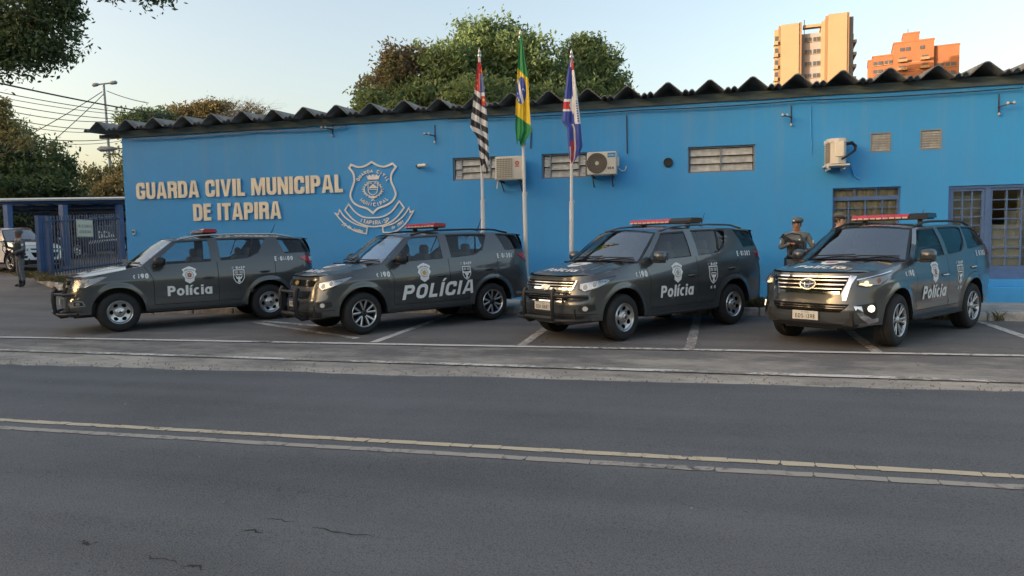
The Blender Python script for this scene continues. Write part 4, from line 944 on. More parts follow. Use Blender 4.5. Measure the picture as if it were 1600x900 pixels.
for wi, (a, b) in enumerate((((160, 143), (36, 216)), ((163, 146), (60, 240)), ((167, 142), (232, 161)))):
    cable('stay_wire', [atz(*a, Zs), atz(*b, Zs-4)], .03, ['stay wire sloping down left from the leaning lamp, the flatter of two', 'stay wire sloping down left from the leaning lamp, the steeper of two', 'short stay wire running right from the leaning lamp towards the roof'][wi], 'stay wires of the leaning lamp', sag=.1, n=8)
# unseen trees added at the left to block sky glow in the car paint
for i, (x, y, h) in enumerate(((-21, -.5, 12), (-29, -6, 14), (-28, 6.5, 13), (-37, .5, 15))):
    tree(['street tree by the kerb beyond the left edge', 'taller street tree across the road on the left', 'street tree beside the yard entrance on the left', 'farthest street tree down the left of the road'][i], (x, y, H(x, y)), [((x, y, h*.72), (3.6, 3.6, h*.30)), ((x+1.6, y+1.4, h*.5), (3.0, 3.0, h*.26)), ((x-1.5, y-1.4, h*.48), (3.0, 3.0, h*.25))], 9000, .36, 'leaf_dark', 'street trees on the left', .25, clump=.7, seed=40+i)
# weeds and dead grass along the kerb
leafmat('weed', (.05, .06, .02), (.10, .10, .035), (.24, .19, .09))
def weeds(spots, hmax, label=None):
    V = []; F = []
    for x, y, z, n, rad in spots:
        for _ in range(n):
            a, d = random.uniform(0, 6.28), rad*math.sqrt(random.random()); bx, by = x+d*math.cos(a), y+d*.4*math.sin(a); h = hmax*random.uniform(.3, 1); t = random.uniform(0, 6.28); w = random.uniform(.004, .009); lx, ly = random.gauss(0, .5)*h, random.gauss(0, .5)*h
            k = len(V); V += [(bx-w*math.cos(t), by-w*math.sin(t), z), (bx+w*math.cos(t), by+w*math.sin(t), z), (bx+lx*.5+w*.7, by+ly*.5, z+h*.7), (bx+lx, by+ly, z+h)]; F.append((k, k+1, k+2, k+3))
    mb = MB(); mb.add(V, F); o = mb.build('weeds', 'weed'); o['kind'] = 'stuff'; return o
sp = []
for _ in range(26): x = random.uniform(.9, 2.5); sp.append((x, kfront(x)+random.uniform(.15, .9), H(x, 15)+.14, 70, .18))
for _ in range(9): x = random.uniform(-9.6, -8.7); sp.append((x, kfront(x)-random.uniform(.02, .2), H(x, 14.5), 30, .12))
for _ in range(12): x = random.uniform(-3.2, -2.2); sp.append((x, kfront(x)+random.uniform(.15, .8), H(x, 15)+.14, 40, .18))
for x in (4.62, 4.8, 5.6, -6.5, -4.2, -1.0, 6.4): sp.append((x, kfront(x)-.03, H(x, 14.5), 26, .10))
weeds(sp, .22)
sp = []
for a, b in zip(pts[:-1], pts[1:]):
    for _ in range(26): t = random.random(); q = a.lerp(b, t); sp.append((q.x, q.y-random.uniform(0, .9), H(q.x, q.y)+.15, 22, .22))
weeds(sp, .22)
# fallen leaves and grit on the asphalt
mat('litter', (.30, .26, .20), .8, var=.4, vscale=3)
V = []; F = []
for _ in range(420):
    if random.random() < .45: x, y = random.uniform(-14, 7), random.uniform(7.9, 9.2)
    elif random.random() < .5: x, y = random.uniform(-24, -9), random.uniform(11, 19)
    else: x, y = random.uniform(-10, 7), random.uniform(2.6, 14)
    s = random.uniform(.008, .022); a = random.uniform(0, 6.28); k = len(V); z = H(x, y)+.006
    V += [(x+s*math.cos(a), y+s*math.sin(a), z), (x+s*.5*math.cos(a+1.6), y+s*.5*math.sin(a+1.6), z+.006), (x-s*math.cos(a), y-s*math.sin(a), z), (x+s*.5*math.cos(a-1.6), y+s*.5*math.sin(a-1.6), z+.009)]; F.append((k, k+1, k+2, k+3))
mb = MB(); mb.add(V, F); mb.build('litter', 'litter')['kind'] = 'stuff'
mat('gravel_stone', (.40, .36, .30), .9, var=.6, vscale=9, col2=(.06, .055, .05))
V = []; F = []
for _ in range(900):
    x = random.uniform(-16, 8); y = LOT0+.02*(x+9.6)+wob(x)+abs(random.gauss(0, .28))+random.uniform(-.05, .03); s = random.uniform(.005, .017); k = len(V); z = H(x, y)
    a = random.uniform(0, 6.28); V += [(x+s*math.cos(a+q), y+s*math.sin(a+q)*.8, z-.01) for q in (0, 1.57, 3.14, 4.71)]+[(x+s*.3, y, z+s*.9)]; F += [(k, k+1, k+4), (k+1, k+2, k+4), (k+2, k+3, k+4), (k+3, k, k+4)]
mb = MB(); mb.add(V, F); mb.build('gravel', 'gravel_stone')['kind'] = 'stuff'
# ================================================================ air conditioners
mat('ac_grille', (.26, .23, .18), .6); mat('ac_dark', (.07, .055, .045), .6); mat('logo_red', (.55, .07, .05), .5); mat('logo_blue', (.03, .28, .55), .5); mat('aged_white', (.70, .66, .57), .5, var=.1, vscale=3)
def ac_unit(label, c, w, h, d, kind):
    o = thing('air_conditioner', label, 'air conditioner', (c.x, WY, c.z), 0)
    y0 = -.12-d
    mb = MB(); mb.box((0, -.12-d/2, 0), (w, d, h), bev=.018); mb.build('case', 'aged_white', o)
    if kind == 'square':
        mb = MB(); mb.box((-w*.16, y0-.004, 0), (w*.56, .012, h*.84)); mb.build('grille_backing', 'ac_grille', o)
        mb = MB()
        for k in range(11): mb.box((-w*.16, y0-.014, -h*.41+h*.82*k/10), (w*.56, .01, .010))
        for k in range(11): mb.box((-w*.16-w*.275+w*.55*k/10, y0-.013, 0), (.008, .01, h*.83))
        mb.lathe([(h*.36, y0-.02), (h*.36, y0-.012)], 28, 0, Matrix.Translation((-w*.16, 0, 0)), axis='Y'); mb.build('grille', 'aged_white', o)
        mb = MB(); mb.lathe([(.001, y0-.004), (.045, y0-.004), (.052, y0-.002)], 20, 0, Matrix.Translation((w*.28, 0, h*.2)), axis='Y'); st, _ = text2d('LG', .035, .03, .008, .008, .5); mb.box((w*.28, y0-.004, h*.2-.075), (.1, .004, .02)); mb.build('logo', 'logo_red', o)
        mb = MB(); mb.lathe([(.018, y0-.008), (.028, y0-.008)], 16, 0, Matrix.Translation((w*.28, 0, h*.2)), axis='Y'); mb.build('logo_ring', 'white_plastic', o)
        mb = MB(); mb.tube([(-w*.42, y0+.06, -h/2), (-w*.46, y0+.06, -h/2-.19)], .018, 6); mb.build('drain_pipe', 'white_plastic', o)
    else:
        mb = MB(); mb.lathe([(.001, y0-.004), (h*.43, y0-.004), (h*.44, y0-.002)], 36, 0, Matrix.Translation((-w*.155, 0, 0)), axis='Y'); mb.build('grille_backing', 'ac_dark', o)
        mb = MB()
        for k in range(6):
            r = h*(.12+.062*k); mb.lathe([(r, y0-.012), (r+.009, y0-.016), (r+.012, y0-.012)], 32, 0, Matrix.Translation((-w*.155, 0, 0)), axis='Y')
        for k in range(20):
            a = k*math.pi/10; mb.tube([(-w*.155+.04*math.cos(a), y0-.012, .04*math.sin(a)), (-w*.155+h*.43*math.cos(a), y0-.012, h*.43*math.sin(a))], .003, 4)
        mb.build('grille', 'ac_grille', o); mb = MB(); mb.lathe([(.045, y0-.012), (.04, y0-.022), (.001, y0-.024)], 20, 0, Matrix.Translation((-w*.155, 0, 0)), axis='Y'); mb.build('hub', 'aged_white', o)
        mb = MB(); mb.box((w*.335, y0-.003, h*.34), (.17, .008, .1)); mb.build('logo', 'logo_blue', o); mb = MB(); st, _ = text2d('Midea'.replace('M', 'M'), .04, .03, .008, .006, .5); add_text(mb, st, lambda x, y, k: (w*.335+x, y0-.008-k, h*.34-.02+y)); mb.build('lettering', 'white_plastic', o)
        mb = MB(); st, _ = text2d('QE8', .06, .045, .014, .012, .5); add_text(mb, st, lambda x, y, k: (w*.31+x, y0-.004-k, -h*.28+y)); mb.build('rating_label', 'ac_dark', o)
        mb = MB(); mb.box((w/2+.02, -.2, .04), (.05, .1, .22), bev=.01); mb.build('valve_cover', 'aged_white', o)
        mb = MB(); mb.tube([(w/2+.03, -.2, -.1), (w/2+.1, -.15, -.17), (w/2+.17, -.08, -.15), (w/2+.2, -.02, -.05)], .012, 6); mb.build('hose', 'aged_white', o, smooth=60)
    for s in (-1, 1):
        mb = MB(); mb.box((s*w*.33, -.06-d/2, -h/2-.025), (.035, d+.12, .04)); mb.tube([(s*w*.33, -.01, -h/2-.25), (s*w*.33, -.1-d*.7, -h/2-.04)], .014, 4); mb.build('bracket', 'rust', o)
a, b = at(773, 245, WY-.4), at(818, 280, WY-.4); ac_unit('white air conditioner with square grille and red round logo beside the middle pole', (a+b)/2, (b.x-a.x)*1.0, a.z-b.z, .28, 'square')
a, b = at(917, 238, WY-.4), at(963, 272, WY-.4); ac_unit('white air conditioner with round fan grille and blue logo beside the right flag', (a+b)/2, b.x-a.x, a.z-b.z, .28, 'round')
# the small vertical unit at the right
p = at(1302, 259, WY); o = thing('air_conditioner', 'rounded white outdoor unit with a looping hose below the eave right of the towers', 'air conditioner', (p.x, WY, p.z))
w, h = .36, .55
prof = [(-w/2, 0), (-w/2, -.36), (-w*.36, -.46), (0, -.50), (w*.36, -.46), (w/2, -.36), (w/2, 0)]
mb = MB(); mb.prism(prof, h*.82, h0=0.); mb.build('case', 'aged_white', o); mb = MB(); mb.prism([(x*1.07, y*1.05) for x, y in prof], h*.95, h0=h*.82); mb.build('lid', 'white_plastic', o)
mb = MB(); mb.box((-w*.44, -.3, h*.42), (.06, .26, h*.74)); 
for k in range(9): mb.box((-w/2-.004, -.2, h*.1+k*h*.08), (.012, .32, .012))
mb.build('grille', 'ac_grille', o); mb = MB(); mb.box((.02, -.505, h*.55), (.17, .02, .32), bev=.008); mb.build('service_panel', 'cream', o)
mb = MB(); mb.tube([(.17, -.3, h*.75), (.3, -.3, h*.8), (.38, -.26, h*.68), (.36, -.3, h*.5), (.2, -.48, h*.3), (.06, -.53, h*.14)], [.035, .04, .036, .026, .022, .02], 8); mb.build('hose', 'black_plastic', o, smooth=60)
mb = MB(); mb.tube([(.2, -.2, h*.22), (.32, -.08, h*.08), (.38, -.03, -.12), (.42, -.03, -.24), (.52, -.03, -.31)], .02, 7); mb.build('drain_hose', 'blue_plinth', o, smooth=60)
mb = MB(); mb.box((0, -.26, -.03), (w*1.25, .5, .035)); mb.tube([(-w*.5, -.48, -.03), (-w*.62, -.52, -.1)], .025, 6); mb.box((-w*.4, -.2, -.09), (.03, .38, .05)); mb.box((w*.4, -.2, -.09), (.03, .38, .05)); mb.build('bracket', 'aged_white', o)
# ================================================================ flagpoles and flags
mat('pole_white', (.62, .61, .58), .45, var=.12, vscale=3, stretch=(1, 1, .4)); mat('steel', (.5, .5, .5), .3, metal=.9)
FY = 15.15
def pole(label, top, bot, r=.042):
    t, b0 = at(*top, FY), at(*bot, FY); d = (t-b0)/(t.z-b0.z); z0 = H(b0.x, FY)+.15; b = b0+d*(z0-b0.z); o = thing('flagpole', label, 'flagpole', b, 0, 'flagpoles on the pavement'); q = t-b
    mb = MB(); mb.tube([(0, 0, 0), tuple(q*.42), tuple(q*.425), tuple(q*.985)], [r*1.15, r*1.15, r*.85, r*.7], 12); mb.build('shaft', 'pole_white', o, smooth=40)
    mb = MB(); mb.lathe([(.001, .0), (.04, .02), (.045, .06), (.02, .09), (.03, .11), (.006, .2), (.001, .22)], 10, 0, Matrix.Translation(q*.985)); mb.build('finial', 'steel', o, smooth=50)
    for f in (.2, .42, .6): mb = MB(); mb.box(tuple(q*f+Vector((r*1.2, -.01, 0))), (.03, .02, .06)); mb.build('cleat', 'steel', o)
    mb = MB(); mb.box((0, 0, .06), (.26, .26, .12), bev=.01); mb.build('base', 'concrete', o); return b, t
def flagmat(name, build):
    m = bpy.data.materials.new(name); m.use_nodes = True; nt = m.node_tree; b = nt.nodes['Principled BSDF']; tc = nd(nt, 'ShaderNodeUVMap'); s = nd(nt, 'ShaderNodeSeparateXYZ', i0=tc.outputs[0]); u, v = s.outputs[0], s.outputs[1]
    class E:
        def op(self, o, a, b_=0., c=0.):
            n = nd(nt, 'ShaderNodeMath', _operation=o)
            for i, x in enumerate((a, b_, c)):
                if isinstance(x, bpy.types.NodeSocket): nt.links.new(x, n.inputs[i])
                else: n.inputs[i].default_value = x
            return n.outputs[0]
        def band(self, x, lo, hi): return self.op('MULTIPLY', self.op('GREATER_THAN', x, lo), self.op('LESS_THAN', x, hi))
        def disc(self, cx, cy, r, k=1.):
            a = self.op('SUBTRACT', u, cx); c_ = self.op('MULTIPLY', self.op('SUBTRACT', v, cy), k); return self.op('LESS_THAN', self.op('SQRT', self.op('ADD', self.op('MULTIPLY', a, a), self.op('MULTIPLY', c_, c_))), r)
        def mix(self, f, a, c):
            n = nd(nt, 'ShaderNodeMixRGB')
            nt.links.new(f, n.inputs[0])
            for i, x in ((1, a), (2, c)):
                if isinstance(x, bpy.types.NodeSocket): nt.links.new(x, n.inputs[i])
                else: n.inputs[i].default_value = c4(x)
            return n.outputs[0]
    col = build(E(), u, v); nt.links.new(col, b.inputs['Base Color']); b.inputs['Roughness'].default_value = .6; b.inputs['Sheen Weight'].default_value = .2
    wv = nd(nt, 'ShaderNodeTexNoise', Scale=90.); bp = nd(nt, 'ShaderNodeBump', Height=wv.outputs['Fac'], Strength=.08); nt.links.new(bp.outputs[0], b.inputs['Normal']); MATS[name] = m
# cloth coordinates: u across the hanging folds (0..1), v down along the pole (0..1)
YEL, GRN, BLU, WHT, REDC, BLK = (.75, .52, .02), (.008, .22, .06), (.03, .06, .32), (.72, .70, .68), (.52, .02, .03), (.02, .02, .022)
def brazil(e, u, v):
    sl = e.op('MULTIPLY_ADD', u, .09, e.op('MULTIPLY', v, 1.))
    c = e.mix(e.band(e.op('MULTIPLY_ADD', u, -.10, v), .30, .735), GRN, YEL)
    d = e.disc(.14, .475, .155, 1.0)      # in stretched units; ellipse set by the mesh's own width
    d = e.disc(.38, .51, .43, 3.44); c = e.mix(d, c, BLU)
    bnd = e.op('MULTIPLY', e.band(e.op('MULTIPLY_ADD', v, -1.9, u), -.76, -.58), d); c = e.mix(bnd, c, WHT)
    for a, b_ in ((.66, .51), (.52, .50), (.12, .58), (.2, .60), (.10, .54)): c = e.mix(e.disc(a, b_, .035, 3.44), c, WHT)
    return c
def saopaulo(e, u, v):
    w = e.op('MULTIPLY_ADD', u, .16, v); st = e.op('GREATER_THAN', e.op('FRACT', e.op('MULTIPLY', e.op('SUBTRACT', e.op('MULTIPLY_ADD', u, -.085, v), .0), 8.6)), .5)
    c = e.mix(st, WHT, BLK); red = e.op('LESS_THAN', e.op('MULTIPLY_ADD', u, -.05, v), .255); c = e.mix(red, c, REDC)
    for a, b_ in ((.18, .17), (.80, .08), (.2, .22), (.83, .335)): c = e.mix(e.disc(a, b_, .07, 6.5), c, YEL)
    bl = e.op('MULTIPLY', e.op('GREATER_THAN', u, .6), e.band(v, .11, .30)); c = e.mix(bl, c, (.10, .14, .36)); c = e.mix(e.op('MULTIPLY', e.op('GREATER_THAN', u, .62), e.band(v, .28, .315)), c, WHT)
    c = e.mix(e.op('MULTIPLY', e.band(u, .50, .58), e.band(v, .1, .27)), c, WHT)
    r2 = e.op('MULTIPLY', e.op('GREATER_THAN', u, .64), e.band(v, .315, .40)); c = e.mix(r2, c, REDC); c = e.mix(e.disc(.83, .35, .09, 6.5), c, YEL)
    return c
def itapira(e, u, v):
    c = e.mix(e.op('GREATER_THAN', e.op('MULTIPLY_ADD', v, -.1, u), .62), BLU, WHT)
    c = e.mix(e.op('MULTIPLY', e.op('GREATER_THAN', u, .55), e.op('LESS_THAN', v, .13)), c, REDC); c = e.mix(e.op('MULTIPLY', e.band(u, .3, .55), e.op('LESS_THAN', v, .1)), c, WHT)
    c = e.mix(e.band(v, .405, .52), c, WHT); c = e.mix(e.op('MULTIPLY', e.op('LESS_THAN', u, .5), e.band(v, .43, .50)), c, REDC)
    tri = e.op('LESS_THAN', e.op('ADD', e.op('ABSOLUTE', e.op('SUBTRACT', u, .62)), e.op('MULTIPLY', e.op('ABSOLUTE', e.op('SUBTRACT', v, .46)), 2.6)), .24); c = e.mix(tri, c, WHT)
    txt = e.op('MULTIPLY', e.band(u, .84, .93), e.op('MULTIPLY', e.band(v, .42, .62), e.op('GREATER_THAN', e.op('FRACT', e.op('MULTIPLY', v, 42.)), .45))); c = e.mix(txt, c, BLU)
    low_ = e.op('GREATER_THAN', v, .64); lc = e.mix(e.band(u, .42, .56), BLU, WHT); lc = e.mix(e.op('MULTIPLY', e.band(u, .2, .42), e.op('GREATER_THAN', v, .80)), lc, REDC); lc = e.mix(e.op('MULTIPLY', e.band(u, .12, .2), e.op('GREATER_THAN', v, .86)), lc, WHT)
    lc = e.mix(e.op('MULTIPLY', e.op('GREATER_THAN', u, .56), e.op('GREATER_THAN', v, .64)), lc, BLU)
    c = e.mix(e.op('MULTIPLY', low_, e.op('GREATER_THAN', e.op('MULTIPLY_ADD', v, 1.0, u), 0.)), c, lc)
    return c
flagmat('flag_brazil', brazil); flagmat('flag_saopaulo', saopaulo); flagmat('flag_itapira', itapira)
def flag(label, m, left, right, folds, seed, py0, py1):
    """left/right: outline points (px, py) of the hanging cloth as seen; folds run down it in depth"""
    nv, nu = 90, 64; ly = [p[1] for p in left]; lx = [p[0] for p in left]; ry = [p[1] for p in right]; rx = [p[0] for p in right]
    mb = MB(); org = at(lx[0], py0, FY-.06)
    def fp(i, j):
        v, u = i/nv, j/nu; py = lerp(py0, py1, v); a, b_ = np.interp(py, ly, lx), np.interp(py, ry, rx)
        s = min(1, .2+1.3*v); dep = .03*s*math.sin(u*folds*6.283+v*2.2+seed)+.012*s*math.sin(u*folds*2.3*6.283+seed*2+v*3.7)+.04*s*mnoise.noise((u*3, v*4, seed))
        x = lerp(a, b_, u)+.35*s*math.sin(u*folds*6.283+1+v*3)*min(1, (b_-a)/20)*math.sin(math.pi*u)
        ey = py+ (5*math.sin(u*7+seed)*ss((v-.8)/.2) if v > .8 else 0)
        q = at(x, ey, FY-.09-dep); return tuple(q-org)
    mb.grid(fp, list(range(nv+1)), list(range(nu+1))); o = mb.build('flag', m, smooth=80, loc=org); tag(o, label, 'flag', None)
    uv = o.data.uv_layers.new(name='UVMap'); co = np.empty(len(o.data.loops), np.int32); o.data.loops.foreach_get('vertex_index', co)
    iu, iv = (co % (nu+1))/nu, (co//(nu+1))/nv; uv.data.foreach_set('uv', np.stack([iu, iv], 1).ravel().astype(np.float32))
    sol = o.modifiers.new('thick', 'SOLIDIFY'); sol.thickness = .004
pole('left white flagpole carrying the black and white striped flag', (749, 84), (755, 357)); pole('tallest middle flagpole carrying the green and yellow flag', (813, 55), (823, 440)); pole('right flagpole carrying the blue, white and red flag', (893, 86), (893, 400))
flag('limp flag with black and white stripes and a red corner on the left pole', 'flag_saopaulo', [(747, 97), (742, 140), (737, 180), (734.5, 198), (746, 215), (749, 238), (753, 268)], [(751, 97), (754, 115), (758, 150), (762, 190), (763.5, 230), (764, 250), (761, 268)], 2.2, 1.3, 97, 266)
flag('limp green and yellow flag with a blue globe on the tallest pole', 'flag_brazil', [(812, 52), (810, 85), (808, 120), (806, 165), (805, 200), (808, 226)], [(815, 52), (820, 90), (825, 120), (827, 160), (829, 195), (831, 205), (822, 218), (815, 226)], 1.6, 2.6, 55, 224)
flag('limp blue flag with white and red bands on the right pole', 'flag_itapira', [(892, 88), (886, 115), (881, 155), (878, 190), (886, 200), (888, 235), (890, 255)], [(894, 88), (898, 115), (903, 155), (907, 190), (910, 230), (905, 246), (896, 255)], 1.8, 4.1, 88, 253)
# ================================================================ vehicles
mat('paint_grey', (.066, .073, .076), .28, metal=.3, coat=1.0, spec=.5); mat('paint_white', (.82, .82, .80), .35, coat=.8); mat('paint_navy', (.014, .018, .032), .5, spec=.3)
mat('tyre', (.018, .018, .018), .82, var=.25, vscale=8, bump=.15, bscale=60); mat('alloy', (.55, .55, .55), .28, metal=.9); mat('alloy_dark', (.03, .03, .032), .4, metal=.5); mat('chrome', (.75, .75, .75), .08, metal=1.)
mat('trim_black', (.014, .014, .015), .5); mat('gloss_black', (.010, .010, .011), .12, coat=.6); mat('seat_cloth', (.12, .12, .12), .85); mat('seat_light', (.16, .155, .15), .85)
mat('light_red', (.45, .012, .022), .12, coat=1.); mat('light_bar_red', (.42, .028, .055), .18, coat=1., var=.12, vscale=6); mat('bar_clear', (.62, .50, .40), .2, coat=1.); mat('lamp_silver', (.55, .55, .54), .15, metal=.85); mat('lamp_clear', (.62, .62, .58), .12, coat=1.)
mat('lamp_on', (.9, .75, .45), .3, emit=(1., .72, .34), estr=.42); mat('fog_on', (.9, .75, .45), .3, emit=(1., .78, .40), estr=1.1); mat('decal_white', (.82, .82, .80), .4); mat('decal_grey', (.38, .385, .38), .45); mat('decal_red', (.30, .03, .02), .5); mat('decal_gold', (.55, .30, .04), .4); mat('plate_white', (.66, .63, .55), .5); mat('plate_blue', (.03, .08, .30), .5); mat('plate_ink', (.02, .02, .02), .6); mat('amber', (.6, .22, .03), .2, coat=1.)
mat('gold', (.70, .42, .08), .3, metal=.7); mat('tyre_inner', (.01, .01, .01), .9)
glass('car_glass', (.80, .84, .84), 1.0, 0., 1.5); glass('screen_glass', (.78, .82, .82), 1.0, 0., 3.8); mat('grille_black', (.010, .010, .011), .75, spec=.12); glass('lens', (.88, .88, .88), 1.0, 0., 1.5); glass('dark_glass', (.10, .11, .115), 1.0, 0., 1.55)
TRAIL = dict(wb=2.845, rt=.375, R=.462, w=1.0, zc=.385,
 BE=[(2.33, 0), (2.315, .35), (2.24, .62), (2.08, .815), (1.86, .915), (1.42, .942), (.8, .936), (-.5, .945), (-1.42, .95), (-1.95, .93), (-2.30, .88), (-2.47, .74), (-2.54, .42), (-2.55, 0)],
 TE=[(2.20, 0, 1.045), (2.17, .36, 1.045), (2.08, .61, 1.055), (1.92, .765, 1.075), (1.72, .825, 1.10), (1.42, .855, 1.155), (.95, .872, 1.225), (-.5, .885, 1.285), (-1.42, .875, 1.355), (-1.95, .85, 1.395), (-2.28, .80, 1.40), (-2.42, .66, 1.395), (-2.48, .40, 1.39), (-2.49, 0, 1.39)],
 gf=([.28, .40, .48, .62, .68, .84, 1.0, 1.2], [.55, .12, 0, .02, .18, .45, .8, 1.]), zcr=.90,
 zbot=[.30, .30, .31, .35, .36, .36, .36, .36, .36, .40, .42, .43, .43, .43],
 cowl=6, xcowl=1.20, A=((1.02, .40), (.84, .27)), B=((-.28, -.26), (-.47, -.44)), C=((-1.18, -1.44), (-1.80, -1.66)), D=((-2.38, -2.17), (-2.46, -2.24)),
 gut=[(.50, .665, 1.70), (.2, .685, 1.735), (-.3, .70, 1.765), (-1.0, .70, 1.775), (-1.7, .685, 1.76), (-2.3, .65, 1.725)], crown=.055, seams=(.80, -.40, -1.56), zdoor=.47)
FORT = dict(TRAIL); FORT.update(wb=2.745, rt=.385, R=.465, zc=.39,
 BE=[(2.29, 0), (2.275, .36), (2.20, .63), (2.04, .815), (1.83, .905), (1.37, .925), (.8, .915), (-.5, .92), (-1.37, .928), (-1.9, .91), (-2.26, .86), (-2.42, .72), (-2.48, .42), (-2.49, 0)],
 TE=[(2.15, 0, 1.085), (2.12, .36, 1.085), (2.01, .62, 1.09), (1.84, .765, 1.11), (1.66, .815, 1.13), (1.37, .842, 1.165), (.93, .86, 1.215), (-.5, .87, 1.265), (-1.40, .862, 1.33), (-1.95, .835, 1.37), (-2.24, .79, 1.375), (-2.36, .66, 1.37), (-2.42, .40, 1.365), (-2.43, 0, 1.365)],
 gf=([.28, .38, .46, .56, .70, .84, 1.0, 1.2], [.6, .15, 0, 0, .22, .36, .62, 1.]), xcowl=1.17,
 A=((.98, .36), (.80, .24)), B=((-.30, -.28), (-.44, -.42)), C=((-1.10, -1.36), (-1.24, -1.40)), D=((-2.28, -1.98), (-2.42, -2.14)),
 gut=[(.46, .64, 1.69), (.2, .66, 1.72), (-.3, .675, 1.745), (-1.0, .675, 1.75), (-1.7, .66, 1.73), (-2.22, .62, 1.68)], seams=(.78, -.37, -1.50))
class Body:
    def __init__(s, D):
        s.D = D; s.n = len(D['BE']); s.xf, s.xr = D['wb']/2, -D['wb']/2
        s.ts = np.linspace(0, s.n-1, 1400); s.be = np.array([catmull(D['BE'], t) for t in s.ts]); s.te = np.array([catmull(D['TE'], t) for t in s.ts])
        s.zb = np.array([catmull([(z,) for z in D['zbot']], t)[0] for t in s.ts])
        s.len = np.concatenate([[0], np.cumsum(np.linalg.norm(np.diff(s.be, axis=0), axis=1))])
    def at(s, a, t): return [float(np.interp(t, s.ts, a[:, k])) for k in range(a.shape[1])]
    def t_len(s, l): return float(np.interp(l, s.len, s.ts))
    def t_x(s, x): return float(np.interp(-x, -s.be[:, 0], s.ts))
    def ztop(s, t): return float(np.interp(t, s.ts, s.te[:, 2]))
    def P(s, t, z, side=1, off=0.):
        D = s.D; bx, by = s.at(s.be, t); tx, ty, tz = s.at(s.te, t); n = s.n-1
        fw = 1-ss((t-2.3)/2.0); rw = ss((t-(n-3.6))/2.2)
        zc = D['zcr']; gs = max(0., (z-zc)/(tz-zc))**1.7 if z > zc else 0.
        zr = z/tz*D['TE'][0][2] if fw > 0 else z
        gf = interp(zr, *D['gf']); gr = interp(z, [.4, .55, .75, 1.0, 1.39], [.3, 0, 0, .5, 1.])
        g = gs*(1-fw-rw)+gf*fw+gr*rw; x, y = bx+(tx-bx)*g, by+(ty-by)*g
        sidew = 1-fw-rw
        inn = interp(z, [.30, .38, .47, .60, .74, .86, 1.4], [.06, .035, .028, .030, .014, 0, 0])*sidew
        inn -= .007*math.exp(-((z-(.97+.03*(1.4-x)/2.8))/.035)**2)*sidew
        for xc in (s.xf, s.xr):
            d = math.hypot(x-xc, z-D['zc']); inn -= .024*ss(1-(d-D['R'])/.10)*(1 if d > D['R']-.05 else 0)*(1-fw*.7)*(1 if z > D['zc']-.15 else .5)
        y -= inn
        if off:
            e = .004; 
            a = Vector(s.P(t+e, z)); b = Vector(s.P(t-e, z)); c = Vector(s.P(t, z+.004)); d_ = Vector(s.P(t, z-.004)); nn = (a-b).cross(c-d_); nn.normalize()
            if nn.dot(Vector((x, max(y, .0), 0))) < 0: nn = -nn
            x += nn.x*off; y += nn.y*off; z += nn.z*off
        return (x, y*side, z)
    def side(s, x, z, side=1, off=0.):       # point of the flank at length x, height z
        t = s.t_x(x)
        for _ in range(3): px = s.P(t, z)[0]; t = s.t_x(x+(s.at(s.be, t)[0]-px))
        return s.P(t, z, side, off)
    def gut(s, x): g = s.D['gut']; xs = [-p[0] for p in g]; return (float(np.interp(-x, xs, [p[1] for p in g])), float(np.interp(-x, xs, [p[2] for p in g])))
    def belt(s, x): t = float(np.interp(-x, -s.te[:, 0], s.ts)); return s.at(s.te, t)
    def G(s, xb, xt, v, side=1):             # greenhouse side
        b = s.belt(xb); y, z = s.gut(xt); k = .018*math.sin(math.pi*v)
        return ((lerp(xb, xt, v)), (lerp(b[1], y, v)+k)*side, lerp(b[2], z, v))
def patch(mb, poly, fn, off, mi=0, step=.045, depth=.012):
    """a piece with the outline poly (2d) laid over the surface fn(u, v, off), with its own edge"""
    P = []
    for i in range(len(poly)):
        a, b = poly[i], poly[(i+1) % len(poly)]; m = max(1, int(math.hypot(b[0]-a[0], b[1]-a[1])/step))
        P += [(lerp(a[0], b[0], k/m), lerp(a[1], b[1], k/m)) for k in range(m)]
    n = len(P); x0, x1 = min(p[0] for p in P), max(p[0] for p in P); y0, y1 = min(p[1] for p in P), max(p[1] for p in P)
    inner = []
    for i in range(1, int((x1-x0)/step)+1):
        for j in range(1, int((y1-y0)/step)+1):
            q = (x0+i*step, y0+j*step); c = False
            for k in range(n):
                a, b = P[k], P[k-1]
                if (a[1] > q[1]) != (b[1] > q[1]) and q[0] < (b[0]-a[0])*(q[1]-a[1])/(b[1]-a[1])+a[0]: c = not c
            if c and min(math.hypot(q[0]-p[0], q[1]-p[1]) for p in P) > step*.4: inner.append(q)
    r = delaunay_2d_cdt([Vector(p) for p in P+inner], [(i, (i+1) % n) for i in range(n)], [], 1, 1e-6)
    V, F = r[0], r[2]; vs = [fn(p[0], p[1], off) for p in V]; k = len(vs)
    vs += [fn(p[0], p[1], off-depth) for p in P]; base = [fn(p[0], p[1], off) for p in P]; m = len(vs); vs += base
    mb.add(vs, [tuple(f) for f in F]+[(m+i, m+(i+1) % n, k+(i+1) % n, k+i) for i in range(n)], mi)
WHEELS = {}
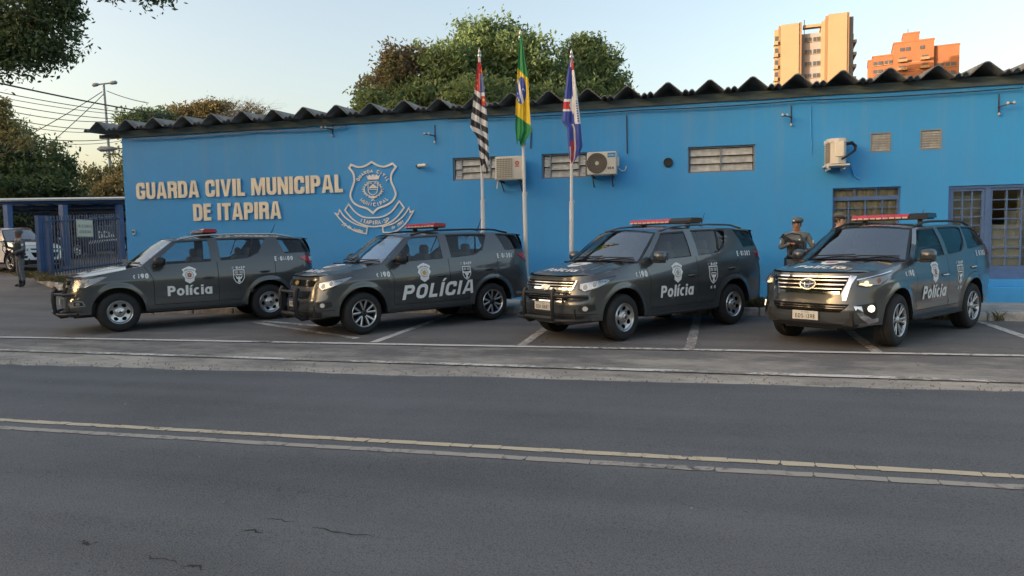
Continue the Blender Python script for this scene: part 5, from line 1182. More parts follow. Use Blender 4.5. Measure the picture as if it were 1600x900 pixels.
def make_wheel(kind, rt, parent):
    o = bpy.data.objects.new('wheel', None); COL.objects.link(o); o.parent = parent
    if (kind, rt) in WHEELS:
        for ch in WHEELS[kind, rt].children: dup(ch, o)
        return o
    WHEELS[kind, rt] = o; rr = {'steel': .225, 'split': .245, 'fort': .243}[kind]; w = .125   # local: +Y is the outer face
    mb = MB(); prof = [(rr-.012, w-.055), (rr, w-.008), (rr+.012, w), (rt-.055, w+.006), (rt-.022, w-.012), (rt-.004, w-.045), (rt, w-.075)]
    for k in range(4): y = w-.085-k*.045; prof += [(rt, y), (rt-.009, y-.004), (rt-.009, y-.010), (rt, y-.014)]
    prof += [(rt, -w+.07), (rt-.004, -w+.04), (rt-.022, -w+.012), (rt-.055, -w), (rr, -w)]
    mb.lathe(prof, 48, 0, axis='Y'); mb.build('tyre', 'tyre', o, smooth=35)
    mb = MB(); mb.lathe([(rr, -w), (rr-.02, -w+.01), (rr-.03, 0), (.05, -.02), (.001, -.02)], 32, 0, axis='Y'); mb.build('well', 'tyre_inner', o, smooth=40)
    P2 = lambda r, a, y: (r*math.cos(a), y, r*math.sin(a))
    mb = MB(); mb.lathe([(rr-.006, w-.05), (rr+.006, w-.006), (rr-.002, w+.004), (rr-.016, w-.006), (rr-.024, w-.03), (rr-.026, w-.06)], 44, 0, axis='Y'); mb.build('rim', 'alloy' if kind != 'fort' else 'alloy', o, smooth=40)
    face = MB(); holes = MB()
    if kind == 'steel':                      # pressed disc with six rounded openings
        nH, nS = 6, 126
        def disc(r, a):
            y = interp(r, [.05, .085, .095, .15, .19, rr-.022], [w-.01, w-.012, w-.04, w-.028, w-.012, w-.035]); return P2(r, a, y)
        rs = [.001, .05, .075, .088, .098]+[.104+.007*q for q in range(13)]+[.197, rr-.02]
        for i in range(len(rs)-1):
            for j in range(nS):
                a0, a1 = 2*math.pi*j/nS, 2*math.pi*(j+1)/nS
                rm, dth = (rs[i]+rs[i+1])/2, ((j+.5) % 21-10.5)*2*math.pi/nS
                if ((rm-.146)/.034)**2+((dth*rm)/.043)**2 < 1: continue
                face.add([disc(rs[i], a0), disc(rs[i+1], a0), disc(rs[i+1], a1), disc(rs[i], a1)], [(0, 1, 2, 3)])
        face.build('wheel_face', 'alloy', o, smooth=50, weld=.0005)
        mb = MB(); mb.lathe([(.052, w-.012), (.05, w+.006), (.038, w+.012), (.001, w+.013)], 24, 0, axis='Y'); mb.build('hub_cap', 'lamp_silver', o, smooth=40)
        mb = MB(); mb.lathe([(.024, w+.0135), (.022, w+.0165), (.001, w+.0165)], 16, 0, axis='Y'); mb.build('cap_badge', 'trim_black', o)
    else:
        n = 5 if kind == 'split' else 6
        def spoke(mbx, a0, r0, a1, r1, w0, w1, yo, th):
            p, q = Vector((r0*math.cos(a0), 0, r0*math.sin(a0))), Vector((r1*math.cos(a1), 0, r1*math.sin(a1))); d = (q-p).normalized(); s = Vector((-d.z, 0, d.x))
            ya, yb = w-.028+yo, w-.006+yo; vs = []
            for c, ww, y in ((p, w0, ya), (q, w1, yb)):
                vs += [tuple(c+s*ww+Vector((0, y-.004, 0))), tuple(c+s*ww*.55+Vector((0, y, 0))), tuple(c-s*ww*.55+Vector((0, y, 0))), tuple(c-s*ww+Vector((0, y-.004, 0))), tuple(c-s*ww+Vector((0, y-th, 0))), tuple(c+s*ww+Vector((0, y-th, 0)))]
            mbx.add(vs, [(i, (i+1) % 6, 6+(i+1) % 6, 6+i) for i in range(6)]+[tuple(range(5, -1, -1)), tuple(range(6, 12))])
        for k in range(n):
            a = 2*math.pi*k/n+math.pi/2
            for sg in (-1, 1):
                if kind == 'split': spoke(face, a+sg*.10, .062, a+sg*.27, rr-.018, .012, .019, 0, .035); spoke(holes, a+sg*.10+sg*.03, .06, a+sg*.33, rr-.02, .03, .032, -.006, .03)
                else: spoke(face, a+sg*.07, .05, a+sg*.17, rr-.018, .013, .017, 0, .04); spoke(holes, a+sg*.09, .05, a+sg*.21, rr-.02, .026, .026, -.008, .03)
        face.build('wheel_face', 'alloy', o, smooth=30); holes.build('spoke_backing', 'alloy_dark', o)
        mb = MB(); mb.lathe([(.066, w-.035), (.06, w-.022), (.034, w-.012), (.03, w-.008), (.001, w-.008)], 20, 0, axis='Y'); mb.build('hub_cap', 'alloy_dark' if kind == 'split' else 'alloy', o, smooth=40)
        mb = MB()
        for k in range(6): mb.lathe([(.009, w-.024), (.008, w-.014), (.001, w-.014)], 6, 0, Matrix.Translation(P2(.048, k*1.047, 0)), axis='Y')
        mb.build('wheel_nuts', 'lamp_silver', o)
    return o
def build_car(label, cat, name, D, front, loc, yaw, pitch=0., paint='paint_grey', police=True, group=None, wheel='steel', steer=0., bar=None, opt={}, scale=1.):
    o = thing(name, label, cat, loc, yaw, group); o.rotation_euler = (0, pitch, yaw); o.scale = (scale,)*3
    S = Body(D); xf, xr, Rr, zc = S.xf, S.xr, D['R'], D['zc']; n = S.n-1
    def sub(nm, mb, m, par=o, sm=40, weld=0.): return mb.build(nm, m, par, smooth=sm, weld=weld)
    # ---- lower body -------------------------------------------------
    cols = set(np.linspace(0, n, 150).round(4)); se = []
    for xc in (xf, xr):
        for a in np.linspace(-1, 1, 25): cols.add(round(S.t_x(xc+Rr*math.sin(a*math.pi/2)), 4))
        for q in (-1, 1): cols.add(round(S.t_x(xc+q*(Rr+.1)), 4))
    s1, s2, s3 = D['seams']; g = .0045; seamt = []
    for sx in (s1, s2, s3):
        for d in (-g, 0, g): t = S.t_x(sx+d); cols.add(round(t, 5)); 
        seamt.append((S.t_x(sx+g), S.t_x(sx-g), round(S.t_x(sx), 5)))
    cols = sorted(cols); c2 = [cols[0]]
    for c in cols[1:]:
        if c-c2[-1] > 2e-4: c2.append(c)
    cols = c2; edges = [S.t_x(xc+q*Rr) for xc in (xf, xr) for q in (1, -1)]
    def low(t, inside):
        x = S.at(S.be, t)[0]; z = float(np.interp(t, S.ts, S.zb))
        for xc in (xf, xr):
            dx = abs(x-xc)
            if inside and dx <= Rr+.003: z = max(z, zc+math.sqrt(max(0, Rr*Rr-dx*dx)))
        return z
    def mid(t):
        x = S.at(S.be, t)[0]; z = D['zdoor']
        for xc in (xf, xr):
            dx = abs(x-xc)
            if dx < Rr+.1: z = max(z, zc+math.sqrt(max(0, (Rr+.1)**2-dx*dx)))
        return z
    T1, T2, T3 = (seamt[k][2] for k in range(3)); hw = {T1, T2, T3}
    def region(t):       # 0 front, 1 front door, 2 rear door, 3 rear quarter
        return 0 if t < T1 else 1 if t < T2 else 2 if t < T3 else 3
    rowsU = 13
    body, door = MB(), {}
    for side in (1, -1):
        for i in range(len(cols)-1):
            ta, tb = cols[i], cols[i+1]; tm = (ta+tb)/2; xm = S.at(S.be, tm)[0]; ins = any(abs(xm-xc) < Rr for xc in (xf, xr)); reg = region(tm)
            ga, gb = (ta in hw), (tb in hw); quad = []
            za, zb_ = low(ta, ins), low(tb, ins); ma, mb_ = max(mid(ta), za+.01), max(mid(tb), zb_+.01); tz = (S.ztop(ta), S.ztop(tb)); dr = reg in (1, 2)
            A = [(lerp(za, ma-g, k/4), 0) for k in range(5)]+[(ma, 1)]+[(ma+g, 0)]+[(lerp(ma+g, tz[0], k/rowsU), 0) for k in range(1, rowsU+1)]
            Bq = [(lerp(zb_, mb_-g, k/4), 0) for k in range(5)]+[(mb_, 1)]+[(mb_+g, 0)]+[(lerp(mb_+g, tz[1], k/rowsU), 0) for k in range(1, rowsU+1)]
            def pt(t, zz, f, seam): return S.P(t, zz, side, -.014 if ((f and dr) or (seam and zz > mid(t))) else 0)
            va = [pt(ta, z, f, ga) for z, f in A]; vb = [pt(tb, z, f, gb) for z, f in Bq]
            nr = len(va)
            for r in range(nr-1):
                tgt = body
                if dr and r >= 6: tgt = door.setdefault((side, reg), MB())
                q = [va[r], vb[r], vb[r+1], va[r+1]]
                tgt.add(q, [(0, 1, 2, 3) if side > 0 else (3, 2, 1, 0)])
    sub('body', body, paint, weld=.0008)
    doors = {}
    for (side, reg), mbd in door.items():
        doors[side, reg] = sub('door', mbd, paint, weld=.0008)
    # wheel housings, underbody
    mb = MB()
    for xc in (xf, xr):
        for side in (1, -1):
            k = 20; V = []
            for j in range(k+1):
                a = math.pi*j/k; x, z = xc+Rr*math.cos(a), zc+Rr*math.sin(a); y = abs(S.side(x, max(z, .45))[1]); V += [(x, (y-.004)*side, z), (x, .40*side, z)]
            mb.add(V, [(2*j, 2*j+1, 2*j+3, 2*j+2) for j in range(k)]); V = []
            for j in range(k+1): a = math.pi*j/k; V.append((xc+Rr*math.cos(a), .40*side, zc+Rr*math.sin(a)))
            mb.add(V, [tuple(range(k+1))])
    mb.box((0, 0, .33), (4.3, .8, .12)); mb.box((0, 0, .40), (2*xf-2*Rr-.02, 1.70, .10)); mb.box(((xf+2.15)/2+.2, 0, .45), (.5, 1.3, .2)); mb.box((-2.2, 0, .5), (.5, 1.5, .2))
    mb.tube([(xf, -.75, zc), (xf, .75, zc)], .05, 8); mb.tube([(xr, -.75, zc), (xr, .75, zc)], .06, 8); sub('underbody', mb, 'trim_black')
    # ---- bonnet -----------------------------------------------------
    tcw = float(D['cowl']); hx = D['xcowl']
    def hood(a, b, off=0.):
        s_ = -1 if b < 0 else 1; u = abs(b)
        ts_ = 2.6; fx = S.at(S.te, ts_*u); ex = S.at(S.te, lerp(ts_, tcw, a)); cx = lerp(hx, ex[0] if a > .98 else S.at(S.te, tcw)[0], u*u)
        y = ex[1]*u; x = lerp(fx[0], cx, a) if u < 1 else ex[0]
        x = lerp(lerp(fx[0], cx, a), ex[0], ss((u-.55)/.45)) ; y = lerp(fx[1]*lerp(1, ex[1]/S.at(S.te, ts_)[1], 1), y, ss(a*3)) if a < .34 else y
        zf = fx[2]; z = lerp(ex[2], lerp(zf, S.at(S.te, tcw)[2], a**.85)+.0, 1-u*u*1.0)
        z += .050*math.sin(math.pi*min(1, .12+a*.88)*.86)*(1-u**3)+.012*math.exp(-((u-.58)/.06)**2)*ss(a*4)*ss((1-a)*6)
        if u < .56: z -= .006*ss(a*4)
        return (x, y*s_, z+off)
    mb = MB(); aa = list(np.linspace(0, 1, 19)); bb = list(np.linspace(-.997, .997, 41)); mb.grid(lambda a, b: hood(a, b), aa, bb, 0, True); sub('bonnet', mb, paint, sm=60)
    # ---- greenhouse ------------------------------------------------------
    (a0b, a0t), (a1b, a1t) = D['A']; (b0b, b0t), (b1b, b1t) = D['B']; (c0b, c0t), (c1b, c1t) = D['C']; (d0b, d0t), (d1b, d1t) = D['D']
    vb_, vt_ = .045, .90; frame, gl, trims = MB(), {}, {}
    def lines(xb0, xt0, xb1, xt1, k): return [(lerp(xb0, xb1, i/k), lerp(xt0, xt1, i/k)) for i in range(k+1)]
    secs = [('p', lines(a0b, a0t, a1b, a1t, 2)), ('w1', lines(a1b, a1t, b0b, b0t, 14)), ('p', lines(b0b, b0t, b1b, b1t, 2)), ('w2', lines(b1b, b1t, c0b, c0t, 32)), ('p', lines(c0b, c0t, c1b, c1t, 3)), ('w3', lines(c1b, c1t, d0b, d0t, 10)), ('p', lines(d0b, d0t, d1b, d1t, 2))]
    for side in (1, -1):
        for nm, L in secs:
            k = len(L)-1; trim = trims.setdefault((side, nm), MB()) if nm != 'p' else None
            for i in range(k):
                def col(ii):
                    f = ii/k; vb, vt = vb_, vt_
                    if nm == 'w2': vb += .34*ss((f-.70)/.30)**1.6; vt -= .06*ss((f-.9)/.1)
                    if nm == 'w3': vb += .06*ss(1-f/.1); vt -= .05*ss((f-.9)/.1); vb += .02
                    if nm == 'w1': vt -= .02*f; vb += .05*ss(1-f/.08)
                    xb, xt = L[ii]; G = lambda v, o_=0.: tuple(a+b for a, b in zip(S.G(xb, xt, v, side), (0, -o_*side, 0)))
                    return [G(0), G(vb*.5), G(vb), G(vb, .012), G(lerp(vb, vt, .33), .012), G(lerp(vb, vt, .66), .012), G(vt, .012), G(vt), G((vt+1)/2), G(1)]
                A, Bq = col(i), col(i+1)
                for r in range(9):
                    q = [A[r], Bq[r], Bq[r+1], A[r+1]]; f = [(0, 1, 2, 3) if side > 0 else (3, 2, 1, 0)]
                    if nm == 'p': 
                        if r == 2 or r == 6:
                            continue
                        P_ = list(q)
                        if 3 <= r <= 5: P_ = [tuple((p[0], p[1]+.012*side, p[2])) for p in q]
                        frame.add(P_, f, 0)
                    elif 3 <= r <= 5: gl.setdefault((side, nm), MB()).add(q, f)
                    elif r in (2, 6): trim.add(q, f)
                    elif r in (1, 7): trim.add([(p[0], p[1]+.0015*side, p[2]) for p in q], f)
                    else: frame.add(q, f, 0)
                if nm[0] == 'w' and i in (0, k-1):     # window end reveal
                    Lx = L[0] if i == 0 else L[k]
                    for r in (3, 4, 5):
                        C_ = A if i == 0 else Bq; p, q2 = C_[r], C_[r+1]; trim.add([p, q2, (q2[0], q2[1]+.012*side, q2[2]), (p[0], p[1]+.012*side, p[2])], [(0, 1, 2, 3)])
    sub('pillars', frame, paint if opt.get('pillar') != 'black' else 'gloss_black', weld=.0008)
    for (side, nm), mbt in trims.items(): sub('window_trim', mbt, 'trim_black', doors.get((side, {'w1': 1, 'w2': 2}.get(nm))) or o)
    for (side, nm), mbg in gl.items():
        par = doors.get((side, {'w1': 1, 'w2': 2}.get(nm))) or o
        sub('window', mbg, 'dark_glass' if opt.get('dark_all') or (opt.get('dark_rear') and nm != 'w1') else 'car_glass', par, 60, .0005)
    for side in (1, -1):                       # black post between the two parts of the rear door glass
        if c1b-c0b < -.3:
            mb = MB(); L = S.G(lerp(b1b, c0b, .80), lerp(b1t, c0t, .72), vb_+.1, side), S.G(lerp(b1b, c0b, .80), lerp(b1t, c0t, .72), vt_, side); mb.tube(L, .014, 4); sub('window_post', mb, 'trim_black', doors[side, 2])
    # windscreen
    def ws(v, b, off=0.):
        u = abs(b); e = S.belt(a0b); y0, z0 = e[1], e[2]; yt, zt = S.gut(a0t); xb = lerp(hx-.03, a0b, u*u); xt = lerp(a0t+.10, a0t, u*u); zb = lerp(S.at(S.te, tcw)[2]+.035, z0, u**4)
        y = lerp(y0, yt, v)*b; x = lerp(xb, xt, v)+off*.7; z = lerp(zb, zt+D['crown']*.8*(1-u*u), v)+off+.03*math.sin(math.pi*v)*(1-u**2)*.6
        return (x, y, z)
    mb = MB(); mb.grid(lambda v, b: ws(v, b), list(np.linspace(.05, .95, 12)), list(np.linspace(-.955, .955, 25)), 0, True); sub('windscreen', mb, 'screen_glass', sm=60)
    mb = MB()
    for lo, hi, l2, h2 in ((0, .05, -1, 1), (.95, 1, -1, 1), (.05, .95, -1, -.955), (.05, .95, .955, 1)): mb.grid(lambda v, b: ws(v, b), list(np.linspace(lo, hi, 2 if hi-lo < .2 else 10)), list(np.linspace(l2, h2, 21 if h2-l2 > 1 else 2)), 0, True)
    mb.box((hx-.01, 0, S.at(S.te, tcw)[2]+.005), (.12, 1.45, .03)); sub('windscreen_trim', mb, 'gloss_black', sm=60)
    mb = MB()
    for y0_, y1_ in ((.10, .70), (-.55, .12)):
        mb.tube([ws(.03, y0_/.8, .02), ws(.05, (y0_+.1)/.8, .03), ws(.10, y1_/.8, .02)], .010, 5)
    sub('wiper', mb, 'trim_black')
    # roof and tail
    xe = D['gut'][-1][0]
    def roof(a, b):
        xf_ = lerp(a0t+.10, a0t, b*b); x = lerp(xf_, xe-.06*(1-b*b), a); y, z = S.gut(lerp(a0t, xe, a)); return (x, y*b, z+D['crown']*(1-b*b)*(1-.3*ss((a-.8)/.2)))
    mb = MB(); mb.grid(roof, list(np.linspace(0, 1, 22)), list(np.linspace(-1, 1, 21)), 0, True); sub('roof', mb, paint, sm=60)
    tn = n-1.9
    def tail(v, b): 
        y, z = S.gut(xe); e = S.at(S.te, lerp(n, tn, abs(b))); xb, yb, zb = e; bb_ = b
        return (lerp(xb, xe-.06*(1-b*b), v)-.03*math.sin(math.pi*v), lerp(yb*(1 if b > 0 else -1), y*b, v), lerp(zb, z+D['crown']*.7*(1-b*b), v))
    mb = MB(); mb.grid(tail, list(np.linspace(0, 1, 9)), [-1, -.8, -.5, -.2, .2, .5, .8, 1], 0, False); tg = sub('tailgate', mb, paint, sm=60)
    mb = MB(); mb.grid(lambda v, b: tuple(p+q for p, q in zip(tail(v, b), (-.006, 0, 0))), list(np.linspace(.12, .85, 7)), [-.85, -.5, -.2, .2, .5, .85], 0, False); sub('rear_window', mb, 'dark_glass', tg, 60)
    for side in (1, -1):                       # strip closing the last pillar to the tailgate
        mb = MB(); V = []
        for v in np.linspace(0, 1, 7): V += [S.G(d1b, d1t, v, side), tail(v, side)]
        mb.add(V, [(2*i, 2*i+1, 2*i+3, 2*i+2) for i in range(6)]); V = [S.G(d1b, d1t, 1, side)]+[tail(1, side)]+[roof(1, side), roof(.93, side)]; mb.add(V, [(0, 1, 2, 3)]); sub('rear_pillar', mb, 'gloss_black')
    mb = MB(); y, z = S.gut(xe); mb.grid(lambda a, b: (xe+.10-.17*a, y*b*.98, z+D['crown']*.62*(1-b*b)+.012-.02*a), [0, .5, 1], list(np.linspace(-1, 1, 13)), 0, True); mb.grid(lambda a, b: (xe-.07, y*b*.98, z+D['crown']*.62*(1-b*b)-.008-.03*a), [0, 1], list(np.linspace(-1, 1, 13)), 0, True); sub('spoiler', mb, paint, sm=60)
    for side in (1, -1):                       # roof rails
        pts_ = []
        for k in range(15): f = k/14; x = lerp(a0t-.12, xe+.28, f); y, z = S.gut(x); pts_.append((x, (y-.035)*side, z+.02+.045*ss(f*6)*ss((1-f)*6)))
        mb = MB(); mb.tube(pts_, .019, 8); sub('roof_rail', mb, opt.get('rail', 'trim_black'), sm=60)
    # ---- interior -------------------------------------------------------
    mb = MB(); mb.box((-.55, 0, .62), (2.9, 1.5, .06)); mb.box((.95, 0, .98), (.35, 1.5, .35), bev=.06); mb.box((-2.1, 0, .9), (.1, 1.4, .6)); sub('cabin_floor', mb, 'seat_cloth')
    def seat(x, y, w, m='seat_cloth'):
        mb = MB(); mb.box((x, y, .80), (.5, w, .16), bev=.05); M = Matrix.Translation((x-.26, y, 1.08)) @ Matrix.Rotation(R(-14), 4, 'Y'); mb.box((0, 0, 0), (.14, w, .62), 0, M, bev=.05)
        for q in ((0,) if w < .6 else (-.42, .42)): mb.box((x-.36, y+q, 1.46), (.10, .27, .19), bev=.04); mb.tube([(x-.34, y+q-.06, 1.34), (x-.35, y+q-.06, 1.42)], .01, 4); mb.tube([(x-.34, y+q+.06, 1.34), (x-.35, y+q+.06, 1.42)], .01, 4)
        sub('seat', mb, m)
    sm_ = opt.get('seat', 'seat_cloth'); seat(.20, .38, .5, sm_); seat(.20, -.38, .5, sm_); seat(-.75, 0, 1.3, sm_)
    mb = MB(); M = Matrix.Translation((.58, .38, 1.12)) @ Matrix.Rotation(R(-65), 4, 'Y')
    mb.tube([tuple(M @ Vector((.18*math.cos(a), .18*math.sin(a), 0))) for a in np.linspace(0, 2*math.pi, 21)], .016, 6); mb.tube([tuple(M @ Vector((-.17, 0, 0))), tuple(M @ Vector((.17, 0, 0)))], .02, 5); sub('steering_wheel', mb, 'trim_black')
    mb = MB(); mb.box((a0t+.16, 0, 1.60), (.03, .24, .07), bev=.01); sub('inside_mirror', mb, 'trim_black')
    # ---- mirrors, handles, sills ------------------------------------------
    for side in (1, -1):
        b = S.belt(.66); par = doors[side, 1]
        mb = MB(); c = Vector((.70, (b[1]+.16)*side, b[2]+.075)); 
        prof = [(-.10, .05, .05), (-.07, .10, .085), (.0, .118, .10), (.06, .10, .085), (.105, .05, .045)]; V = []
        for xx, ry, rz in prof:
            for k in range(14): a = 2*math.pi*k/14; ca, sa = math.cos(a), math.sin(a); V.append((c.x+xx, c.y+ry*abs(ca)**.7*(1 if ca > 0 else -1), c.z+rz*abs(sa)**.7*(1 if sa > 0 else -1)))
        mb.add(V, [(i*14+k, i*14+(k+1) % 14, (i+1)*14+(k+1) % 14, (i+1)*14+k) for i in range(4) for k in range(14)]+[tuple(range(13, -1, -1)), tuple(56+k for k in range(14))]); mb.tube([(.70, (b[1]-.0)*side, b[2]+.0), (.70, (b[1]+.09)*side, b[2]+.03)], .028, 6)
        sub('mirror', mb, opt.get('mirror', paint), par, 50)
        mb = MB(); mb.box((c.x-.104, c.y, c.z), (.006, .16, .13), bev=.002); sub('mirror_glass', mb, 'chrome', par)
        mb = MB(); mb.box((c.x+.02, c.y, c.z-.085), (.15, .17, .03), bev=.01); sub('mirror_base', mb, 'trim_black', par)
        for reg, xh in ((1, -.20), (2, -1.33)):
            zh = .985+(-.02 if reg == 1 else .045)
            mb = MB(); p = [S.side(xh+d, zh+e, side, .006+k) for d, e, k in ((.10, 0, 0), (.07, .003, .03), (0, .006, .036), (-.07, .003, .03), (-.10, 0, 0))]; mb.tube(p, .015, 6); sub('handle', mb, opt.get('handle', paint), doors[side, reg], 60)
            mb = MB(); patch(mb, [(xh+.075, zh-.03), (xh+.06, zh+.022), (xh-.06, zh+.022), (xh-.075, zh-.03)], lambda u, v, f: S.side(u, v, side, f), .002, depth=.004); sub('handle_recess', mb, 'trim_black', doors[side, reg])
        mb = MB(); yb = S.side(0, .5)[1]; pts_ = [(xf-Rr-.04, (yb-.02)*side, .36), (xf-Rr-.14, (yb+.055)*side, .365), (0, (yb+.065)*side, .365), (xr+Rr+.16, (yb+.055)*side, .365), (xr+Rr+.05, (yb-.02)*side, .36)]
        for p, q in zip(pts_[:-1], pts_[1:]): pass
        V = []
        for p in pts_:
            for dy, dz_ in ((-.09, .018), (.0, .022), (.03, .008), (.028, -.022), (-.09, -.022)): V.append((p[0], p[1]+dy*side, p[2]+dz_))
        mb.add(V, [(i*5+k, i*5+(k+1) % 5, (i+1)*5+(k+1) % 5, (i+1)*5+k) for i in range(4) for k in range(5)]+[(0, 1, 2, 3, 4), (20, 21, 22, 23, 24)]); sub('running_board', mb, 'trim_black', sm=30)
        for reg, (xa, xb_) in ((1, (s1-.03, s2+.03)), (2, (s2-.03, xr+Rr+.12))):
            mb = MB(); patch(mb, [(xa, .50), (xa-.02, .555), (xb_+.02, .575), (xb_, .50)], lambda u, v, f: S.side(u, v, side, f), .006, depth=.01); sub('door_moulding', mb, paint, doors[side, reg])
        mb = MB(); patch(mb, [(xr-.33+d, z) for d, z in ((-.14, .9), (-.14, 1.02), (-.02, 1.02), (-.02, .9))], lambda u, v, f: S.side(u, v, side, f), .001, depth=.003)
        if side < 0: sub('fuel_flap', mb, paint)
    # ---- wheels ---------------------------------------------------------
    for xc, fr in ((xf, 1), (xr, 0)):
        for side in (1, -1):
            w = make_wheel(wheel, D['rt'], o); w.location = (xc, .795*side, D['rt']-.004); w.rotation_euler = (0, random.uniform(0, 6), (0 if side > 0 else math.pi)+(steer if fr else 0))
    # ---- tail lights ------------------------------------------------------
    for side in (1, -1):
        f = lambda u, v, k: S.P(u, v, side, k); t0, t1_ = S.t_x(-2.10), n-2.05
        mb = MB(); patch(mb, [(t0, 1.30), (S.t_x(-2.28), 1.345), (t1_, 1.34), (t1_+.2, 1.14), (S.t_x(-2.40), 1.13), (S.t_x(-2.28), 1.20)], f, .012, step=.06); tl = sub('tail_light', mb, 'light_red', sm=60)
        mb = MB(); patch(mb, [(S.t_x(-2.34), 1.31), (t1_, 1.31), (t1_, 1.21), (S.t_x(-2.36), 1.23)], f, .016, step=.06); sub('reversing_lens', mb, 'lamp_clear', tl)
    # ---- front --------------------------------------------------------------
    F = lambda u, v, k: (S.P(S.t_len(abs(u)), v, 1 if u >= 0 else -1, k))
    front(o, S, F, hood, sub, doors, opt)
    # ---- police fittings ---------------------------------------------------
    if bar:
        xb, zt = bar.get('x', -.12), S.gut(-.12)[1]+D['crown']; L_, W_, hh = bar['L'], .30, .085; lb = bpy.data.objects.new('light_bar', None); COL.objects.link(lb); lb.parent = o; lb.location = (xb, 0, zt+bar.get('dz', .055))
        red0, red1 = bar['red']
        mb = MB(); mb.box((0, 0, .012), (W_*.9, L_-.02, .03), bev=.01); sub('bar_base', mb, 'trim_black', lb)
        mb = MB(); mb.prism([(-W_/2, .02), (-W_/2+.03, hh), (W_/2-.05, hh+.01), (W_/2, .045), (W_/2-.01, .02)], red1, Matrix(((1, 0, 0, 0), (0, 0, 1, 0), (0, 1, 0, 0), (0, 0, 0, 1))), h0=red0); sub('red_lens', mb, 'light_bar_red', lb)
        if bar.get('dark'):
            mb = MB(); mb.prism([(-W_/2-.05, .02), (-W_/2-.02, hh+.01), (W_/2-.06, hh+.015), (W_/2-.01, .05), (W_/2-.02, .02)], bar['dark'][1], Matrix(((1, 0, 0, 0), (0, 0, 1, 0), (0, 1, 0, 0), (0, 0, 0, 1))), h0=bar['dark'][0]); sub('dark_lens', mb, 'gloss_black', lb)
        k = 9
        for i in range(k):
            y = lerp(red0+.05, red1-.05, i/(k-1)); mb = MB(); mb.box((W_/2-.003, y, .034), (.014, (red1-red0)/k*.78, .026)); sub('lamp_module', mb, 'bar_clear', lb)
        for s_ in (-1, 1):
            mb = MB(); mb.box((0, s_*L_*.36, -.03), (.08, .05, .07)); sub('bar_foot', mb, 'trim_black', lb)
    global LAST; LAST = (S, sub, doors)
    if police: livery(o, S, F, hood, sub, doors, opt, D)
    return o
